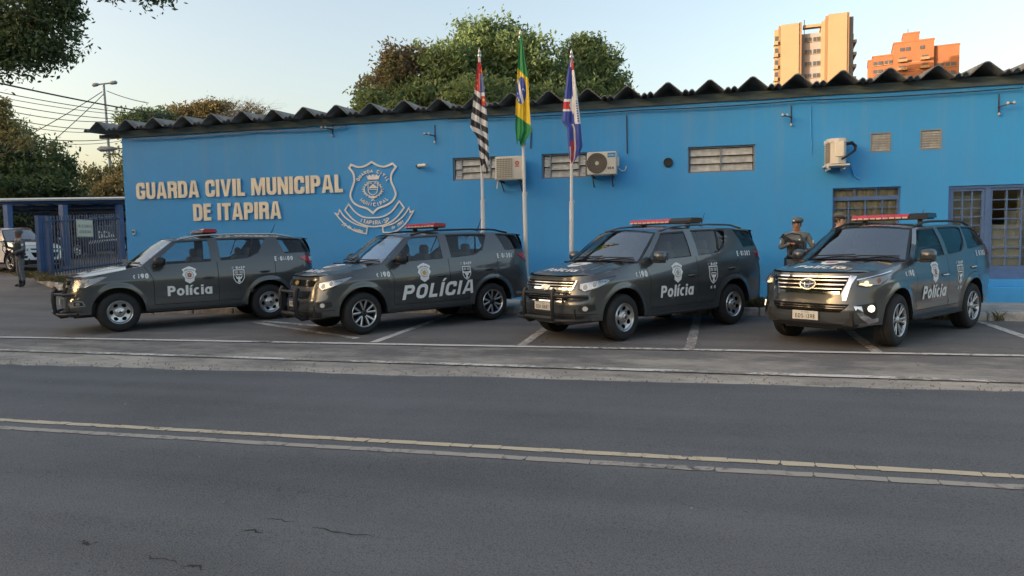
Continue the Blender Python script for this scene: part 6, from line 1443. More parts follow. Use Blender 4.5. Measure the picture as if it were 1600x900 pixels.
# ---- shield shapes of the door badges
def ring(r, n=28, ph=0): return [(r*math.cos(2*math.pi*k/n+ph), r*math.sin(2*math.pi*k/n+ph)) for k in range(n)]
def star(r, k, r2): return [((r if i % 2 == 0 else r2)*math.sin(math.pi*i/k), (r if i % 2 == 0 else r2)*math.cos(math.pi*i/k)) for i in range(2*k)]
def livery(o, S, F, hood, sub, doors, opt, D):
    for side in (1, -1):
        fs = lambda u, v, k: S.side(u, v, side, k)
        def deco(nm, poly, cx, cz, m, par, off, sc=1., tilt=0.):
            mb = MB(); ct, st = math.cos(tilt), math.sin(tilt); patch(mb, [(cx-side*sc*(x*ct-y*st), cz+sc*(x*st+y*ct)) for x, y in poly], fs, off, step=.05, depth=.002); return sub(nm, mb, m, par, None)
        def write(nm, s, cx, cz, h, w, t, gap, par, m='decal_white', off=.004, shear=0., sl=0., al=.5):
            st, tot = text2d(s, h, w, t, gap, al, shear); mb = MB()
            add_text(mb, st, lambda x, y, k: fs(cx-side*x, cz+y+sl*x, off+k)); return sub(nm, mb, m, par, None)
        d1, d2 = doors[side, 1], doors[side, 2]; big = opt.get('big'); sl = -.0
        # state police crest: scalloped white shield with a red and gold centre
        cx, cz = (.15, 1.02) if not big else (.17, 1.03)
        sh_ = [(-.10, .085), (-.125, .13), (-.06, .165), (0, .185), (.06, .165), (.125, .13), (.10, .085), (.125, .03), (.085, -.02), (.08, -.085), (0, -.135), (-.08, -.085), (-.085, -.02), (-.125, .03)]
        sc = opt.get('crest', 1.08) ; cr = deco('crest', sh_, cx, cz-.02, 'decal_white', d1, .004, sc)
        ccol = opt.get('crest_centre', 'decal_red')
        deco('crest_ring', ring(.075), cx, cz+.005, 'decal_grey', d1, .0055, sc); deco('crest_disc', ring(.06), cx, cz+.005, 'decal_white', d1, .007, sc); deco('crest_star', star(.055, 8, .032), cx, cz+.005, ccol, d1, .0085, sc); deco('crest_heart', ring(.020, 10), cx, cz+.005, 'decal_gold', d1, .010, sc)
        # small letters on the crest's upper band
        st, _ = text2d('POLÍCIA MILITAR', .026, .0125, .004, .003, .5); mb = MB(); add_text(mb, st, lambda x, y, k: fs(cx-side*x*sc*.95, cz-.02+sc*(.115+y-9.0*x*x*.4), .0065+k)); sub('crest_lettering', mb, 'plate_ink', d1, None)
        T, _ = block_text('POLÍCIA', .235, .27, .068, .060, .050, .5, .20) if big else block_text('Polícia', .150, .20, .050, .042, .022, .5)
        lx, lz, lsl = (-.14, .565, .02) if big else (.15, .625, 0.); mb = MB()
        for ch, L in T:
            v, f = fill_loops(L); mb.add([fs(lx-side*p[0], lz+p[1]+lsl*p[0], .011) for p in v], f)
        sub('police_lettering', mb, 'decal_white', d2 if big else d1, None)
        bx, bz = (-.80, .99) if not big else (-.78, 1.03)
        esc = [(-.075, .09), (.075, .09), (.075, -.03), (.045, -.085), (0, -.115), (-.045, -.085), (-.075, -.03)]; es = opt.get('esc', 1.5)
        deco('battalion_badge', esc, bx, bz-.03, 'decal_grey' if opt.get('esc_out') else 'decal_white', d2, .004, es); deco('badge_field', [(x*.86, y*.87) for x, y in esc], bx, bz-.03, 'trim_black', d2, .0055, es)
        for q in (-1, 1): deco('badge_quarter', [(q*.008, .068), (q*.055, .068), (q*.055, .03), (q*.008, .03)], bx, bz-.03, 'decal_grey', d2, .007, es)
        deco('badge_eagle', [(-.05, .012), (-.018, -.018), (0, .0), (.018, -.018), (.05, .012), (.032, -.04), (.012, -.045), (.02, -.08), (0, -.095), (-.02, -.08), (-.012, -.045), (-.032, -.04)], bx, bz-.03, 'decal_white', d2, .007, es)
        write('battalion_lettering', '1º BAEP', bx, bz+.118, .052, .042, .013, .011, d2)
        if opt.get('k9'): write('unit_lettering', 'K-9', bx, bz-.30, .065, .052, .017, .014, d2)
        write('phone_number', '190', .98, .995, .100, .082, .025, .018, o, off=.004)
        deco('phone_mark', [(-.02, -.0), (-.035, .035), (-.02, .07), (.0, .066), (-.006, .05), (-.014, .048), (-.016, .02), (-.008, .018), (.002, .004)], 0.99+side*.13, 1.005, 'decal_white', o, .004)
        write('fleet_number', opt['fleet'], -1.76, 1.245 if not opt.get('fort') else 1.21, .095, .070, .0215, .018, o, off=.005)
    # bonnet: crest and word, read from the front
    a_of = lambda y: .20+y*.9
    def hp(x, y, k):
        b = x/.80; return hood(max(0, min(.98, .16+y*1.05)), max(-.95, min(.95, b)), .005+k)
    if not opt.get('plain_bonnet'):
        mb = MB()
        for ch, L in block_text('Polícia', .13, .155, .042, .036, .020, .5)[0]:
            v, f = fill_loops(L); mb.add([hp(p[0], p[1], .002) for p in v], f)
        sub('bonnet_lettering', mb, 'decal_white', sm=None)
        mb = MB(); sh_ = [(-.10, .085), (-.125, .13), (-.06, .165), (0, .185), (.06, .165), (.125, .13), (.10, .085), (.125, .03), (.085, -.02), (.08, -.085), (0, -.135), (-.08, -.085), (-.085, -.02), (-.125, .03)]
        patch(mb, [(x*1.5, .42+y*1.25) for x, y in sh_], lambda u, v, k: hp(u, v, k), 0., step=.06, depth=.002); sub('bonnet_crest', mb, 'decal_white', sm=None)
        mb = MB(); patch(mb, [(x*1.3, .44+y) for x, y in ring(.07)], lambda u, v, k: hp(u, v, k), .002, step=.06, depth=.002); sub('bonnet_crest_disc', mb, 'decal_red' if opt.get('crest_centre') != 'decal_grey' else 'decal_grey', sm=None)
    mb = MB(); y, z = S.gut(-1.6); mb.tube([(-1.75, -.1, z+D['crown']-.01), (-1.80, -.1, z+D['crown']+.05), (-1.9, -.1, z+D['crown']+.26)], [.03, .012, .004], 6); sub('antenna', mb, 'trim_black')
def plate(sub, o, x, z, s, w=.40, h=.13, blue=False, tilt=0.):
    p = bpy.data.objects.new('number_plate', None); COL.objects.link(p); p.parent = o; p.location = (x, 0, z); p.rotation_euler = (0, tilt, 0)
    mb = MB(); mb.box((0, 0, 0), (.012, w, h), bev=.004); sub('plate', mb, 'plate_white', p)
    if not s: return            # its writing cannot be seen in the photograph
    mb = MB(); st, _ = text2d(s, .062 if not blue else .060, .040, .0085, .011, .5); add_text(mb, st, lambda a, b, k: (.0075+k, a, b-.042)); sub('plate_lettering', mb, 'plate_ink', p, None)
    mb = MB()
    if blue: mb.box((.0065, 0, h/2-.018), (.002, w-.008, .03)); sub('plate_band', mb, 'plate_blue', p)
    else: st, _ = text2d('SP-ITAPIRA', .014, .012, .003, .004, .5); add_text(mb, st, lambda a, b, k: (.0075+k, a, b+.038)); sub('plate_town', mb, 'plate_ink', p, None)
def mirror_patch(sub, nm, poly, F, off, m, par, depth=.012, step=.045, sm=60):
    r = []
    for sg in (1, -1):
        mb = MB(); patch(mb, [(p[0]*sg, p[1]) for p in poly], F, off, step=step, depth=depth); r.append(sub(nm, mb, m, par, sm))
    return r
def lamp_unit(sub, o, F, poly, bulbs, inner='lamp_silver', lens='lens', on=None, rim='gloss_black'):
    cx = sum(p[0] for p in poly)/len(poly); cz = sum(p[1] for p in poly)/len(poly)
    for sg in (1, -1):
        mb = MB(); patch(mb, [(p[0]*sg, p[1]) for p in poly], F, .003, step=.05, depth=.01); h = sub('headlight', mb, rim, o, 60)
        mb = MB(); patch(mb, [((cx+(p[0]-cx)*.90)*sg, cz+(p[1]-cz)*.82) for p in poly], F, .006, step=.05, depth=.004); sub('reflector', mb, inner, h, 60)
        for bx, bz, br, bm_ in bulbs:
            mb = MB(); patch(mb, [(sg*(bx+br*1.25*x), bz+br*1.25*y) for x, y in ring(1, 18)], F, .010, step=.03, depth=.005); sub('bulb_ring', mb, 'chrome', h, 60); mb = MB(); patch(mb, [(sg*(bx+br*x), bz+br*y) for x, y in ring(1, 18)], F, .014, step=.03, depth=.004); sub('bulb', mb, bm_, h, 60)
        mb = MB(); patch(mb, [(p[0]*sg, p[1]) for p in poly], F, .022, step=.05, depth=.02); sub('lens', mb, lens, h, 60)
def bull_bar(sub, o, x, wide=True, plates=False, rr=.034):
    bb = bpy.data.objects.new('bull_bar', None); COL.objects.link(bb); bb.parent = o
    for s_ in (-1, 1):
        mb = MB(); P = [(x-.20, s_*.36, .33), (x-.05, s_*.36, .315), (x+.04, s_*.36, .38), (x+.055, s_*.36, .60), (x+.04, s_*.36, .80), (x+.0, s_*.36, .86)]
        if plates:
            for a, b in zip(P[1:-1], P[2:]): 
                A, B_ = Vector(a), Vector(b); d = (B_-A); mb.box((0, 0, 0), (.06, .085, d.length+.03), 0, Matrix.Translation((A+B_)/2) @ d.to_track_quat('Z', 'Y').to_matrix().to_4x4(), bev=.01)
        else: mb.tube(P, rr, 8)
        sub('upright', mb, 'trim_black', bb, 50)
        if wide:
            mb = MB(); mb.tube([(x+.03, s_*.36, .76), (x+.01, s_*.55, .755), (x-.10, s_*.74, .75), (x-.26, s_*.86, .745)], .027, 8); sub('side_tube', mb, 'trim_black', bb, 50)
            mb = MB(); mb.tube([(x+.02, s_*.36, .37), (x-.0, s_*.55, .37), (x-.12, s_*.76, .375), (x-.30, s_*.87, .38)], .030, 8); sub('side_tube', mb, 'trim_black', bb, 50)
    for z, r in ((.79, .028), (.40, .036)):
        mb = MB(); mb.tube([(x+.035, -.36, z), (x+.06, -.12, z), (x+.06, .12, z), (x+.035, .36, z)], r, 8); sub('cross_tube', mb, 'trim_black', bb, 50)
def bowtie(sub, o, F, z, sc, m):
    mb = MB(); P = [(-.10, -.012), (-.085, .03), (-.04, .03), (-.04, .048), (.04, .048), (.04, .03), (.10, .03), (.085, -.03), (.04, -.03), (.04, -.048), (-.04, -.048), (-.04, -.03), (-.10, -.03)]
    patch(mb, [(x*sc, z+y*sc) for x, y in P], F, .030, step=.03, depth=.02); b = sub('badge', mb, 'chrome', o, None); mb = MB(); patch(mb, [(x*sc*.86, z+y*sc*.78) for x, y in P], F, .033, step=.03, depth=.004); sub('badge_field', mb, m, b, None)
def slats(sub, o, F, u1, zs, h, m, par=None, off=.018, nm='slat', shape=None):
    for z in zs:
        u = shape(z) if shape else u1; mb = MB(); patch(mb, [(-u, z-h/2), (u, z-h/2), (u, z+h/2), (-u, z+h/2)], F, off, step=.08, depth=.02); sub(nm, mb, m, par or o, 60)
def front_new(o, S, F, hood, sub, doors, opt):
    ch = opt.get('chrome')
    gp_ = [(-.60, .985), (.60, .985), (.555, .875), (-.555, .875)]; mb = MB(); patch(mb, gp_, F, .004, step=.06); gr = sub('grille', mb, 'grille_black', o, 60)
    if ch:
        slats(sub, o, F, .56, (.905, .950), .013, 'lamp_silver', gr); mb = MB(); patch(mb, [(-.60, .872), (.60, .872), (.56, .835), (-.56, .835)], F, .020, step=.06); sub('chrome_bar', mb, 'chrome', gr, 60)
        for sg in (-1, 1): mb = MB(); patch(mb, [(sg*.60, .99), (sg*.625, .985), (sg*.575, .84), (sg*.55, .85)], F, .02, step=.06); sub('chrome_edge', mb, 'chrome', gr, 60)
        bowtie(sub, o, F, .862, 1.05, 'lamp_silver')
    else:
        slats(sub, o, F, .55, (.892, .914, .936, .958), .009, 'gloss_black', gr); mb = MB(); patch(mb, [(-.60, .990), (.60, .990), (.60, .975), (-.60, .975)], F, .016, step=.06); sub('grille_edge', mb, 'gloss_black', gr, 60); bowtie(sub, o, F, .93, 1.0, 'gold')
    lo = [(-.52, .80), (.52, .80), (.44, .665), (-.44, .665)]; mb = MB(); patch(mb, lo, F, .004, step=.06); lg = sub('lower_grille', mb, 'grille_black', o, 60)
    if ch:
        slats(sub, o, F, .47, (.70, .735, .77), .009, 'lamp_silver', lg); 
        for sg in (-1, 1): mb = MB(); patch(mb, [(sg*.52, .81), (sg*.55, .80), (sg*.47, .645), (sg*.44, .655)], F, .018, step=.06); sub('chrome_edge', mb, 'chrome', lg, 60)
        mb = MB(); patch(mb, [(-.47, .665), (.47, .665), (.46, .645), (-.46, .645)], F, .018, step=.06); sub('chrome_edge', mb, 'chrome', lg, 60)
    else:
        mb = MB()
        for k in range(12):
            for j in range(4):
                u, z = -.44+k*.08+(j % 2)*.04, .685+j*.032
                if abs(u) < .5-(.8-z)*.6: mb.tube([F(u-.03, z, .012), F(u, z+.012, .014), F(u+.03, z, .012), F(u, z-.012, .014), F(u-.03, z, .012)], .004, 4)
        sub('mesh', mb, 'gloss_black', lg)
    lamp_unit(sub, o, F, [(.64, .935), (.66, .845), (.80, .815), (1.0, .865), (1.22, .955), (1.40, 1.045), (1.34, 1.052), (.95, .985)], [(.78, .885, .046, 'lamp_clear'), (.95, .925, .042, 'lamp_clear')], 'lamp_silver' if ch else 'lamp_silver')
    # lower bumper, fog lamps
    mb = MB(); patch(mb, [(-.80, .44), (.80, .44), (.74, .33), (-.74, .33)], F, .004, step=.07); sub('skid_plate', mb, 'trim_black', o, 60)
    mirror_patch(sub, 'fog_recess', [(.72, .60), (.98, .62), (1.0, .53), (.80, .49), (.70, .52)], F, .004, 'trim_black', o)
    for sg in (1, -1):
        mb = MB(); patch(mb, [(sg*(.82+.052*x), .555+.045*y) for x, y in ring(1, 18)], F, .012, step=.03); f = sub('fog_light', mb, 'lamp_silver', o, 60); mb = MB(); patch(mb, [(sg*(.82+.040*x), .555+.034*y) for x, y in ring(1, 18)], F, .018, step=.03); sub('fog_lens', mb, 'lamp_clear', f, 60)
    mb = MB(); patch(mb, [(-1.05, .472), (1.05, .472), (1.05, .462), (-1.05, .462)], F, .004, step=.07); sub('bumper_line', mb, 'trim_black', o, 60)
    plate(sub, o, S.P(0, .58)[0]+.025, .575, opt['plate'], blue=opt.get('blue_plate', False)); bull_bar(sub, o, 2.40, ch or False, False, .034 if ch else .046)
def front_old(o, S, F, hood, sub, doors, opt):
    mb = MB(); patch(mb, [(-.52, 1.0), (.52, 1.0), (.50, .92), (-.50, .92)], F, .004, step=.06); gr = sub('grille', mb, 'grille_black', o, 60); slats(sub, o, F, .48, (.94, .965), .008, 'gloss_black', gr)
    mb = MB(); patch(mb, [(-.50, .87), (.50, .87), (.42, .68), (-.42, .68)], F, .004, step=.06); lg = sub('lower_grille', mb, 'grille_black', o, 60); slats(sub, o, F, .44, (.72, .76, .80, .84), .010, 'gloss_black', lg); bowtie(sub, o, F, .895, 1.0, 'gold')
    lamp_unit(sub, o, F, [(.60, .86), (.58, .93), (.66, 1.0), (.90, 1.03), (1.25, 1.055), (1.36, 1.05), (1.22, .96), (1.02, .875), (.80, .835)], [(.78, .92, .058, 'lamp_clear'), (.98, .965, .050, 'lamp_clear')], 'lamp_clear', rim='lamp_silver')
    mb = MB(); patch(mb, [(-.80, .42), (.80, .42), (.74, .32), (-.74, .32)], F, .004, step=.07); sub('skid_plate', mb, 'trim_black', o, 60)
    mirror_patch(sub, 'fog_surround', [(.66, .64), (.98, .62), (1.02, .52), (.72, .50), (.64, .55)], F, .006, 'lamp_silver', o); mirror_patch(sub, 'fog_recess', [(.78, .605), (.96, .60), (.99, .535), (.80, .525)], F, .010, 'trim_black', o)
    for sg in (1, -1):
        mb = MB(); patch(mb, [(sg*(.88+.045*x), .565+.03*y) for x, y in ring(1, 16)], F, .016, step=.03); sub('fog_light', mb, 'lamp_silver', o, 60)
    plate(sub, o, S.P(0, .58)[0]+.025, .575, opt['plate']); bull_bar(sub, o, 2.40, True)
def front_fort(o, S, F, hood, sub, doors, opt):
    mb = MB(); patch(mb, [(-.56, 1.045), (.56, 1.045), (.47, .80), (-.47, .80)], F, .004, step=.06); gr = sub('grille', mb, 'grille_black', o, 60)
    sh = lambda z: .46+.10*(z-.80)/.245
    slats(sub, o, F, 0, (.985, .925, .865), .015, 'lamp_silver', gr, .024, shape=sh); slats(sub, o, F, 0, (1.035,), .018, 'chrome', gr, .018, shape=sh); slats(sub, o, F, 0, (.812,), .035, 'chrome', gr, .024, shape=sh)
    for sg in (-1, 1):
        mb = MB(); patch(mb, [(sg*.565, 1.055), (sg*.655, 1.045), (sg*.60, .93), (sg*.575, .80), (sg*.555, .70), (sg*.51, .70), (sg*.495, .80), (sg*.535, .92)], F, .026, step=.05, depth=.03); sub('chrome_blade', mb, 'chrome', gr, 60)
    mb = MB(); patch(mb, [(.125*x, .925+.082*y) for x, y in ring(1, 30)], F, .034, step=.04, depth=.03); b = sub('badge', mb, 'lamp_silver', o, None)
    mb = MB(); patch(mb, [(.105*x, .925+.064*y) for x, y in ring(1, 30)], F, .037, step=.04, depth=.003); sub('badge_field', mb, 'trim_black', b, None)
    mb = MB()
    for rx, rz, cz_ in ((.100, .030, .945), (.040, .060, .925)):
        mb.tube([F(rx*math.cos(a), cz_+rz*math.sin(a), .042) for a in np.linspace(0, 2*math.pi, 25)], .008, 5)
    sub('badge_ovals', mb, 'chrome', b, 60)
    lamp_unit(sub, o, F, [(.66, .985), (.67, .915), (.80, .89), (1.0, .92), (1.18, .985), (1.36, 1.085), (1.28, 1.085), (.95, 1.04)], [(.80, .945, .036, 'lamp_on'), (1.0, .975, .036, 'amber')], 'lamp_clear')
    mirror_patch(sub, 'daytime_strip', [(.69, .925), (.86, .905), (.90, .925), (.72, .945)], F, .026, 'lamp_on', o, .004)
    mirror_patch(sub, 'chrome_brow', [(.66, 1.005), (.95, 1.055), (1.30, 1.098), (1.40, 1.10), (1.28, 1.085), (.95, 1.04), (.66, .985)], F, .02, 'chrome', o)
    mb = MB(); patch(mb, [(-.60, .655), (.60, .655), (.55, .59), (.48, .535), (-.48, .535), (-.55, .59)], F, .004, step=.06); lg = sub('lower_grille', mb, 'grille_black', o, 60); slats(sub, o, F, 0, (.56, .59, .62), .010, 'gloss_black', lg, .016, shape=lambda z: .50+(z-.55)*.9)
    mirror_patch(sub, 'fog_recess', [(.70, .645), (.98, .68), (1.03, .56), (.98, .44), (.86, .40)], F, .004, 'trim_black', o)
    mirror_patch(sub, 'chrome_boomerang', [(.66, .625), (.76, .625), (.80, .52), (.92, .455), (1.02, .46), (1.02, .41), (.86, .385), (.74, .48)], F, .022, 'chrome', o, .025)
    for sg in (1, -1):
        mb = MB(); patch(mb, [(sg*(.905+.062*x), .595+.056*y) for x, y in ring(1, 20)], F, .014, step=.03); f = sub('fog_light', mb, 'lamp_silver', o, 60); mb = MB(); patch(mb, [(sg*(.905+.05*x), .595+.045*y) for x, y in ring(1, 20)], F, .022, step=.03); sub('fog_lens', mb, 'fog_on', f, 60)
    mb = MB(); patch(mb, [(-.72, .37), (.72, .37), (.66, .31), (-.66, .31)], F, .006, step=.07); sub('skid_plate', mb, 'trim_black', o, 60)
    plate(sub, o, S.P(0, .47)[0]+.022, .475, opt['plate'])
def front_plain(o, S, F, hood, sub, doors, opt):
    mb = MB(); patch(mb, [(-.55, .80), (.55, .80), (.45, .60), (-.45, .60)], F, .004, step=.06); lg = sub('lower_grille', mb, 'grille_black', o, 60); slats(sub, o, F, .45, (.64, .69, .74), .014, 'gloss_black', lg)
    mb = MB(); patch(mb, [(-.55, .96), (.55, .96), (.52, .90), (-.52, .90)], F, .004, step=.06); gr = sub('grille', mb, 'grille_black', o, 60)
    lamp_unit(sub, o, F, [(.62, .95), (.62, .87), (.9, .87), (1.25, .96), (1.34, 1.03), (1.0, .99)], [(.75, .905, .04, 'lamp_clear'), (.95, .92, .04, 'lamp_clear')], 'lamp_silver')
    mb = MB(); patch(mb, [(-1.2, .50), (1.2, .50), (1.15, .32), (-1.15, .32)], F, .005, step=.07); sub('bumper_skirt', mb, 'trim_black', o, 60)
    mirror_patch(sub, 'fog_recess', [(.66, .66), (.96, .70), (1.0, .58), (.70, .56)], F, .008, 'trim_black', o)
    for sg in (1, -1):
        mb = MB(); patch(mb, [(sg*(.85+.045*x), .62+.04*y) for x, y in ring(1, 16)], F, .016, step=.03); sub('fog_light', mb, 'lamp_silver', o, 60)
    plate(sub, o, S.P(0, .58)[0]+.02, .575, opt['plate'])
def place(fr, rr, wb):
    """front and rear tyre contacts of the near side in the photograph -> location and heading"""
    A, Bq = gp(*fr), gp(*rr); d = (A-Bq); d.z = 0; d.normalize(); lf = Vector((-d.y, d.x, 0)); m = A-d*(wb/2)-lf*.83
    zf = H((m+d*wb/2).x, (m+d*wb/2).y); zr = H((m-d*wb/2).x, (m-d*wb/2).y); return (m.x, m.y, (zf+zr)/2), math.atan2(d.y, d.x), -math.atan2(zf-zr, wb)
GRP = 'dark grey police vehicles parked in a row'
l, y, p_ = place((188, 518), (415, 499), 2.845)
build_car('dark grey police car numbered E-01100 with plain silver wheels, nearest the gate fence', 'police car', 'police_car', TRAIL, front_old, l, y, p_, group=GRP, wheel='steel', steer=R(6), bar=dict(L=1.34, red=(-.67, .67), x=-.33), opt=dict(fleet='E-01100', plate='', rail='lamp_silver', mirror='trim_black'))
l, y, p_ = place((567, 522), (772, 499), 2.845)
build_car('dark grey police car with large slanted POLÍCIA lettering across both doors', 'police car', 'police_car', TRAIL, front_new, l, y, p_, group=GRP, wheel='split', steer=R(4), bar=dict(L=1.14, red=(-.57, .57), dz=.075, x=-.43), opt=dict(fleet='E-01301', plate='RUB2C17', blue_plate=True, big=True, crest=1.12, crest_centre='decal_gold', mirror='trim_black', esc=1.3))
l, y, p_ = place((970, 532), (1149, 505), 2.845)
build_car('dark grey police car with chrome barred grille, tubular bull bar and plate GEK-0687', 'police car', 'police_car', TRAIL, front_new, l, y, p_, group=GRP, wheel='steel', steer=R(5), bar=dict(L=1.44, red=(-.76, .22), dark=(.23, .70), x=-.62), opt=dict(fleet='E-01302', plate='GEK-0687', chrome=True, k9=True, esc=1.55, crest_centre='decal_grey', rail='paint_grey', mirror='paint_grey', esc_out=False))
l, y, p_ = place((1395, 541), (1510, 512.5), 2.745)
build_car('dark grey police car with lit fog lamps, broad chrome grille and plate EDS-1398', 'police car', 'police_car', FORT, front_fort, l, y, p_, group=GRP, wheel='fort', steer=R(4), bar=dict(L=1.24, red=(-.62, .32), dark=(.33, .62), dz=.06, x=-.42), opt=dict(fleet='E-01303', plate='EDS-1398', k9=True, fort=True, dark_rear=True, pillar='paint', handle='lamp_silver', esc=1.5))
# ---- the two vehicles in the yard behind the fence
def heading_place(contact, d, wb, near, sc):
    lf = Vector((-d.y, d.x, 0)); m = contact-d*(wb/2*sc)+lf*(.83*sc*near); zf, zr = H((m+d*wb/2*sc).x, (m+d*wb/2*sc).y), H((m-d*wb/2*sc).x, (m-d*wb/2*sc).y)
    return (m.x, m.y, (zf+zr)/2), math.atan2(d.y, d.x), -math.atan2(zf-zr, wb*sc)
A = gp(20, 428); d0 = Vector((-A.x, -A.y, 0)).normalized(); d = (d0*math.cos(R(46))+Vector((CR.x, CR.y, 0)).normalized()*math.sin(R(46))).normalized()
l, y, p_ = heading_place(A, d, 2.745, 1, .90)
build_car('white compact car parked behind the guard at the left edge', 'car', 'parked_car', FORT, front_plain, l, y, p_, paint='paint_white', police=False, wheel='split', opt=dict(plate='', pillar='black'), scale=.90)
A = gp(120, 404); d = Vector((FA.x-FB.x, FA.y-FB.y, 0)).normalized(); l, y, p_ = heading_place(A, d, 2.845, -1, 1.02)
car = build_car('dark navy guard vehicle with white GCM letters parked behind the gate fence', 'car', 'guard_vehicle', TRAIL, front_plain, l, y, p_, paint='paint_navy', police=False, wheel='steel', opt=dict(plate='', dark_all=True, rail='trim_black'), scale=1.02)
S, sub, doors = LAST
st, _ = text2d('GCM', .34, .30, .075, .05, .5); mb = MB(); add_text(mb, st, lambda x, y_, k: S.side(-.35-x, .80+y_, 1, .012+k)); sub('guard_lettering', mb, 'decal_white', doors[1, 2], None)
st, _ = text2d('GUARDA CIVIL MUNICIPAL', .085, .075, .018, .018, .5); mb = MB(); add_text(mb, st, lambda x, y_, k: (lambda g: (g[0], g[1]+.02+k, g[2]))(S.G(-.5-x, -.5-x, .9+y_*2.2))); sub('roof_lettering', mb, 'decal_white', car, None)
mb = MB()
for i in range(24):
    for j in range(2):
        if (i+j) % 2 == 0: u0 = .75-i*.075; patch(mb, [(u0, .60+j*.07), (u0-.075, .60+j*.07), (u0-.075, .67+j*.07), (u0, .67+j*.07)], lambda u, v, k: S.side(u, v, 1, k), .010, step=.08, depth=.003)
sub('chequer_band', mb, 'decal_white', car, None)['kind'] = 'stuff'
# ================================================================ people
mat('uniform', (.125, .14, .145), .85, var=.22, vscale=14, bump=.35, bscale=30); mat('uniform_dark', (.06, .064, .066), .8, var=.3, vscale=16, bump=.3, bscale=40)
mat('uniform_left', (.15, .158, .18), .85, var=.22, vscale=14, bump=.35, bscale=30); mat('boot', (.012, .012, .013), .45); mat('skin_a', (.36, .19, .12), .55); mat('skin_b', (.50, .29, .20), .55); mat('skin_c', (.20, .105, .065), .55); mat('hair', (.02, .016, .013), .7); mat('lip', (.26, .10, .075), .5); mat('eye_white', (.6, .58, .55), .3)
mat('gun_metal', (.018, .018, .019), .4, metal=.4); mat('beret', (.12, .135, .145), .9); mat('badge_white', (.7, .7, .68), .4)
def person(label, loc, yaw, arms, skin, headgear, uni, head_turn=0., legs=True, lean=0.):
    o = thing('person', label, 'person', loc, yaw)
    V, E_, Rd = [], [], []
    def add(p, r, par=None):
        V.append(Vector(p)); Rd.append(r if isinstance(r, tuple) else (r, r)); i = len(V)-1
        if par is not None: E_.append((par, i))
        return i
    pel = add((0, 0, .96), (.165, .115)); ab = add((0, -.005, 1.12), (.150, .108), pel); ch = add((0, 0, 1.30), (.170, .122), ab); up = add((0, .01, 1.42), (.150, .105), ch); nk = add((0, .008, 1.525), (.057, .060), up); hd0 = add((0, -.014, 1.595), (.072, .086), nk); hd1 = add((0, -.006, 1.67), (.086, .104), hd0); hd2 = add((0, .0, 1.74), (.074, .092), hd1)
    for s in (-1, 1):
        hip = add((.095*s, 0, .90), .098, pel); kn = add((.115*s, -.025, .50), .068, hip); cf = add((.12*s, .012, .34), .062, kn); an = add((.125*s, .02, .11), .052, cf); he = add((.128*s, .01, .055), .048, an); add((.14*s, -.15, .038), .040, he)
    tips = []
    for s, (el, wr, aim, curl) in zip((-1, 1), arms):
        sh = add((.195*s, .01, 1.445), .072, up); el = Vector(el); wr = Vector(wr); m1 = add(Vector((.205*s, .005, 1.41)).lerp(el, .5), .060, sh); e = add(el, .050, m1); m2 = add(el.lerp(wr, .45), .045, e); w = add(wr, .030, m2)
        dirn = (wr-el).normalized(); palm_n = Vector(aim).normalized(); side_ = dirn.cross(palm_n).normalized(); pc = add(wr+dirn*.045, (.026, .020), w); root = add(wr+dirn*.075, (.030, .016), pc); tips.append((wr, dirn, palm_n, side_))
        for k, L in enumerate((.072, .080, .074, .058)):
            b = wr+dirn*.085+side_*(.030-.020*k); p1 = b+dirn*L*.35+palm_n*L*.18*curl; p2 = p1+(dirn*(1-curl*.8)+palm_n*curl).normalized()*L*.38; p3 = p2+(dirn*(.3-curl*.9)+palm_n*curl).normalized()*L*.30
            a = add(b, .0095, root); a = add(p1, .0092, a); a = add(p2, .0085, a); add(p3, .0072, a)
        tb = wr+dirn*.03+side_*.034+palm_n*.006; a = add(tb, .011, pc); a = add(tb+dirn*.028+side_*.012+palm_n*.018, .010, a); add(tb+dirn*.052+palm_n*.032*max(.4, curl), .0085, a)
    me = bpy.data.meshes.new('body'); me.from_pydata([tuple(v) for v in V], E_, []); b = bpy.data.objects.new('body', me); COL.objects.link(b)
    md = b.modifiers.new('skin', 'SKIN'); md.use_smooth_shade = True; sk = me.skin_vertices[0].data
    for i, r in enumerate(Rd): sk[i].radius = r; sk[i].use_root = (i == 0)
    ms = b.modifiers.new('sub', 'SUBSURF'); ms.levels = ms.render_levels = 2
    dg = bpy.context.evaluated_depsgraph_get(); dg.update(); ev = bpy.data.meshes.new_from_object(b.evaluated_get(dg)); b.modifiers.clear(); b.data = ev; b.parent = o
    ct, st_ = math.cos(head_turn), math.sin(head_turn)
    def turn(p): return Vector((p.x*ct-p.y*st_, p.x*st_+p.y*ct, p.z))
    def fy(x, z): return min([v.co.y for v in ev.vertices if abs(v.co.x-x) < .014 and abs(v.co.z-z) < .014] or [-.095])
    EY, BY, MY = fy(.032, 1.664), fy(.033, 1.684), fy(0, 1.600)
    for v in ev.vertices:
        c = v.co
        if c.z > 1.545 and abs(c.x) < .13 and abs(c.y) < .16:      # the face: nose, brow, sockets, chin
            if c.y < -.03:
                c.y -= .026*math.exp(-(c.x/.017)**2-((c.z-1.640)/.022)**2)+.008*math.exp(-(c.x/.05)**2-((c.z-1.683)/.012)**2)+.010*math.exp(-(c.x/.03)**2-((c.z-1.572)/.018)**2)
                c.y += .012*math.exp(-((abs(c.x)-.032)/.016)**2-((c.z-1.662)/.013)**2)
            v.co = turn(c)
        elif c.z > .2:                                               # folds of the cloth
            n_ = .006*mnoise.noise((c.x*14, c.y*14, c.z*11)); v.co = c+Vector((c.x, c.y, 0)).normalized()*n_
    for m in (uni, skin, 'boot'): ev.materials.append(MATS[m])
    W = [t[0] for t in tips]
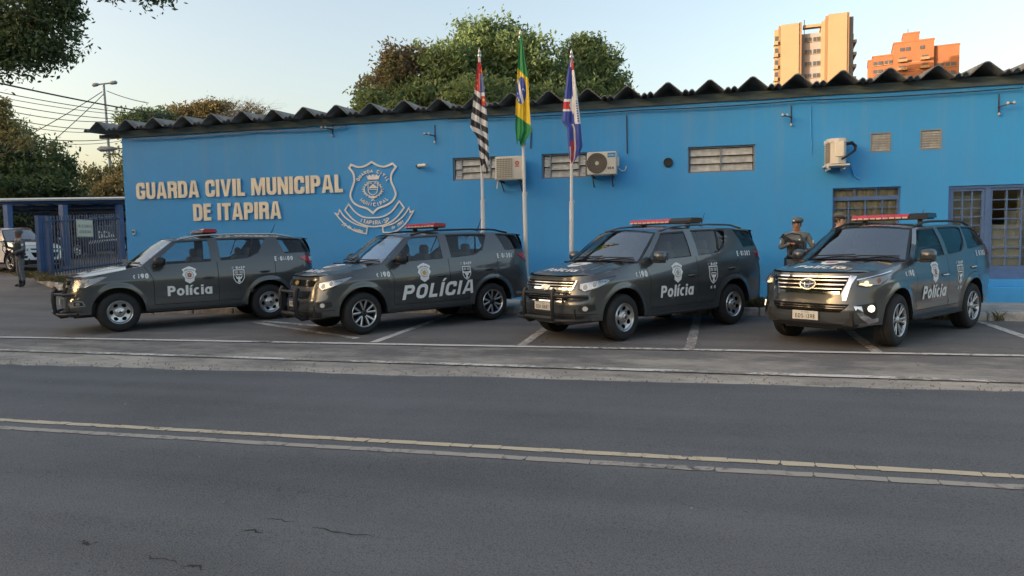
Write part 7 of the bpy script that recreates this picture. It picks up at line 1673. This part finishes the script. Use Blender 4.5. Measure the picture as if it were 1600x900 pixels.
    for p in ev.polygons:
        c = p.center; p.use_smooth = True
        hand = any((c-w-t[1]*.06).length < .135 and (c-w).dot(t[1]) > -.005 for w, t in zip(W, tips))
        p.material_index = 1 if hand or (c.z > 1.515 and math.hypot(c.x, c.y) < .17) else 2 if c.z < .20 else 0
    def part(nm, mb, m, sm=50, par=o): return mb.build(nm, m, par, smooth=sm)
    for s in (-1, 1):
        mb = MB(); mb.lathe([(.001, -.012), (.012, -.008), (.016, 0), (.012, .008), (.001, .01)], 8, 0, Matrix.Translation(turn(Vector((.086*s, .008, 1.648)))) @ Matrix.Diagonal((.6, 1.1, 2.0, 1))); part('ear', mb, skin)
        mb = MB(); mb.box(tuple(turn(Vector((.032*s, EY+.008, 1.664)))), (.026, .014, .011), rz=head_turn, bev=.004); part('eye', mb, 'hair')
        mb = MB(); mb.box(tuple(turn(Vector((.033*s, BY-.002, 1.683)))), (.040, .014, .010), rz=head_turn, bev=.003); part('eyebrow', mb, 'hair')
    mb = MB(); mb.box(tuple(turn(Vector((0, MY+.001, 1.602)))), (.050, .014, .012), rz=head_turn, bev=.004); part('mouth', mb, 'lip')
    MH = Matrix.Rotation(head_turn, 4, 'Z')
    if headgear == 'beret':
        mb = MB(); T = MH @ Matrix.Translation((0, .004, 1.712)) @ Matrix.Rotation(R(6), 4, 'X'); mb.lathe([(.094, -.010), (.098, -.006), (.098, .014), (.094, .018)], 20, 0, T @ Matrix.Diagonal((.93, 1.12, 1, 1))); part('beret_band', mb, 'hair')
        mb = MB(); T = MH @ Matrix.Translation((.012, .012, 1.73)) @ Matrix.Rotation(R(14), 4, 'Y') @ Matrix.Rotation(R(4), 4, 'X'); mb.lathe([(.088, -.006), (.110, .010), (.117, .030), (.106, .055), (.074, .076), (.03, .087), (.001, .089)], 22, 0, T @ Matrix.Diagonal((.95, 1.12, 1, 1))); part('beret', mb, 'beret')
        mb = MB(); q = MH @ Vector((-.045, -.110, 1.742)); mb.lathe([(.001, -.006), (.016, -.005), (.019, 0)], 10, 0, Matrix.Translation(q) @ MH, axis='Y'); part('beret_badge', mb, 'badge_white')
        mb = MB(); T = MH @ Matrix.Translation((0, .012, 1.665)); mb.lathe([(.080, -.04), (.092, -.01), (.094, .03)], 20, 0, T @ Matrix.Translation((0, .012, 0)) @ Matrix.Diagonal((.93, 1.02, 1, 1))); part('hair', mb, 'hair')
    else:
        mb = MB(); T = MH @ Matrix.Translation((0, .006, 1.685)); mb.lathe([(.094, -.01), (.098, 0), (.098, .025), (.092, .06), (.070, .088), (.03, .102), (.001, .106)], 22, 0, T @ Matrix.Diagonal((.95, 1.14, 1, 1))); mb.lathe([(.098, -.012), (.103, -.006), (.103, .018), (.098, .022)], 22, 0, T @ Matrix.Diagonal((.95, 1.14, 1, 1))); part('beanie', mb, 'beret')
    # vest, pouches, belt
    def ell(prof, m, nm):
        V2 = []; n = 24
        for z, rx, ry, cy in prof:
            for k in range(n): a = 2*math.pi*k/n; c_, s_ = math.cos(a), math.sin(a); V2.append((rx*abs(c_)**.8*(1 if c_ > 0 else -1), cy+ry*abs(s_)**.8*(1 if s_ > 0 else -1), z))
        mb = MB(); mb.add(V2, [(i*n+k, i*n+(k+1) % n, (i+1)*n+(k+1) % n, (i+1)*n+k) for i in range(len(prof)-1) for k in range(n)]); return part(nm, mb, m)
    ell([(1.06, .165, .128, 0), (1.10, .178, .142, -.004), (1.25, .188, .152, -.004), (1.38, .172, .142, 0), (1.455, .125, .105, .006), (1.475, .09, .08, .008)], 'uniform' if headgear == 'beret' else 'uniform_dark', 'vest')
    ell([(.985, .182, .138, 0), (1.0, .192, .146, 0), (1.045, .192, .146, 0), (1.06, .180, .138, 0)], 'boot', 'belt')
    for x, z, w, h in ((-.10, 1.14, .07, .12), (0, 1.14, .07, .12), (.10, 1.14, .07, .12), (.09, 1.33, .06, .08), (-.09, 1.34, .06, .06)):
        mb = MB(); mb.box((x, -.148+abs(x)*.25, z), (w, .05, h), bev=.012); part('pouch', mb, 'uniform_dark')
    for x, y_, z, w, d_, h in ((-.205, -.02, .90, .05, .09, .22), (.205, .0, .95, .05, .09, .12), (.10, -.13, 1.0, .08, .05, .08)):
        mb = MB(); mb.box((x, y_, z), (w, d_, h), bev=.012); part('holster' if h > .2 else 'belt_pouch', mb, 'boot')
    for s in (-1, 1):
        mb = MB(); e = Vector(arms[0 if s < 0 else 1][0]); q = Vector((.205*s, .005, 1.41)).lerp(e, .4); mb.box(tuple(q+Vector((.052*s, -.03, 0))), (.02, .06, .07), bev=.006); part('sleeve_patch', mb, 'badge_white')
    mb = MB(); mb.box((.055, -.150, 1.36), (.028, .012, .03), bev=.004); part('chest_badge', mb, 'badge_white')
    return o
def rifle(label, o, butt, muzzle, up=(0, 0, 1)):
    """lies from the butt to the muzzle, given in the frame of the person o who holds it"""
    Mo = Matrix.Translation(o.location) @ Matrix.Rotation(o.rotation_euler.z, 4, 'Z'); a, b = Mo @ Vector(butt), Mo @ Vector(muzzle); x = (b-a).normalized(); upv = (Mo.to_3x3() @ Vector(up)); yv = upv.cross(x).normalized(); z = x.cross(yv); L = (b-a).length
    r = bpy.data.objects.new('rifle', None); COL.objects.link(r); r.matrix_world = Matrix(((x.x, yv.x, z.x, a.x), (x.y, yv.y, z.y, a.y), (x.z, yv.z, z.z, a.z), (0, 0, 0, 1))); tag(r, label, 'rifle'); k = L/.90
    def part(nm, f): mb = MB(); f(mb); mb.build(nm, 'gun_metal', r, smooth=40)
    part('stock', lambda m: (m.box((.10*k, 0, -.025), (.20*k, .035, .075), bev=.012), m.box((.008, 0, -.035), (.02, .04, .125), bev=.006), m.tube([(.18*k, 0, 0), (.30*k, 0, 0)], .016, 8)))
    part('receiver', lambda m: (m.box((.38*k, 0, 0), (.20*k, .038, .062), bev=.008), m.box((.38*k, 0, .042), (.16*k, .02, .014))))
    part('grip', lambda m: m.box((0, 0, 0), (.035, .03, .10), 0, Matrix.Translation((.325*k, 0, -.075)) @ Matrix.Rotation(R(18), 4, 'Y'), bev=.008))
    part('magazine', lambda m: m.box((0, 0, 0), (.055, .025, .15), 0, Matrix.Translation((.425*k, 0, -.10)) @ Matrix.Rotation(R(-10), 4, 'Y'), bev=.006))
    part('handguard', lambda m: m.box((.59*k, 0, .002), (.22*k, .042, .048), bev=.010))
    part('barrel', lambda m: (m.tube([(.69*k, 0, .004), (.86*k, 0, .004)], .009, 8), m.tube([(.85*k, 0, .004), (.90*k, 0, .004)], .013, 8)))
    part('sight', lambda m: (m.box((.68*k, 0, .045), (.014, .014, .06)), m.box((.42*k, 0, .068), (.09*k, .03, .04), bev=.008)))
    part('sling', lambda m: m.tube([(.05*k, .02, -.03), (.12*k, .10, .10), (.30*k, .16, .18), (.50*k, .10, .10), (.62*k, .02, 0)], .010, 5))
q = atz(1244.5, 397, 14); fz = H(q.x, q.y)+.15; ang = math.atan2(-q.x, q.y)
g = person('police officer in grey uniform and beret holding a rifle across his chest, facing the camera', (q.x, q.y, fz), -ang*0-math.atan2(q.x, q.y), [((-.30, -.02, 1.20), (-.14, -.235, 1.275), (.35, -.45, -.5), .8), ((.32, -.05, 1.19), (.165, -.255, 1.145), (-.4, -.3, .75), .85)], 'skin_a', 'beret', 'uniform', head_turn=R(-6))
rifle('black rifle held slantwise across the chest of the officer in the beret', g, (-.26, -.19, 1.47), (.30, -.29, 1.03))
q = atz(1311, 397, 14.6); fz = H(q.x, q.y)+.15+.07
person('second officer in grey beret seen in profile behind the windscreen of the right car', (q.x, q.y, fz), R(48), [((-.27, .03, 1.16), (-.22, -.12, .98), (.5, -.5, 0), .4), ((.27, .03, 1.16), (.22, -.12, .98), (-.5, -.5, 0), .4)], 'skin_b', 'beret', 'uniform_dark', head_turn=R(22))
q = gp(34, 448); dd = (Vector((0, 0, 0))-q); zc_ = (q-Vector((0, 0, CAM_H))).dot(CF)
SC = 88*zc_/CAM_F/1.80
g = person('guard in grey beanie and dark vest standing with a lowered rifle beside the gate', (q.x, q.y, q.z), math.atan2(-q.x, q.y)*-1*0+R(-22), [((-.25, -.04, 1.17), (-.10, -.32, 1.26), (.5, -.2, -.6), .7), ((.29, .02, 1.16), (.10, -.22, 1.06), (-.6, -.3, -.4), .8)], 'skin_c', 'beanie', 'uniform_left', head_turn=R(-12))
rifle('black rifle hanging muzzle down in front of the guard in the beanie', g, (-.10, -.36, 1.42), (.10, -.26, .58), (0, -1, .2))
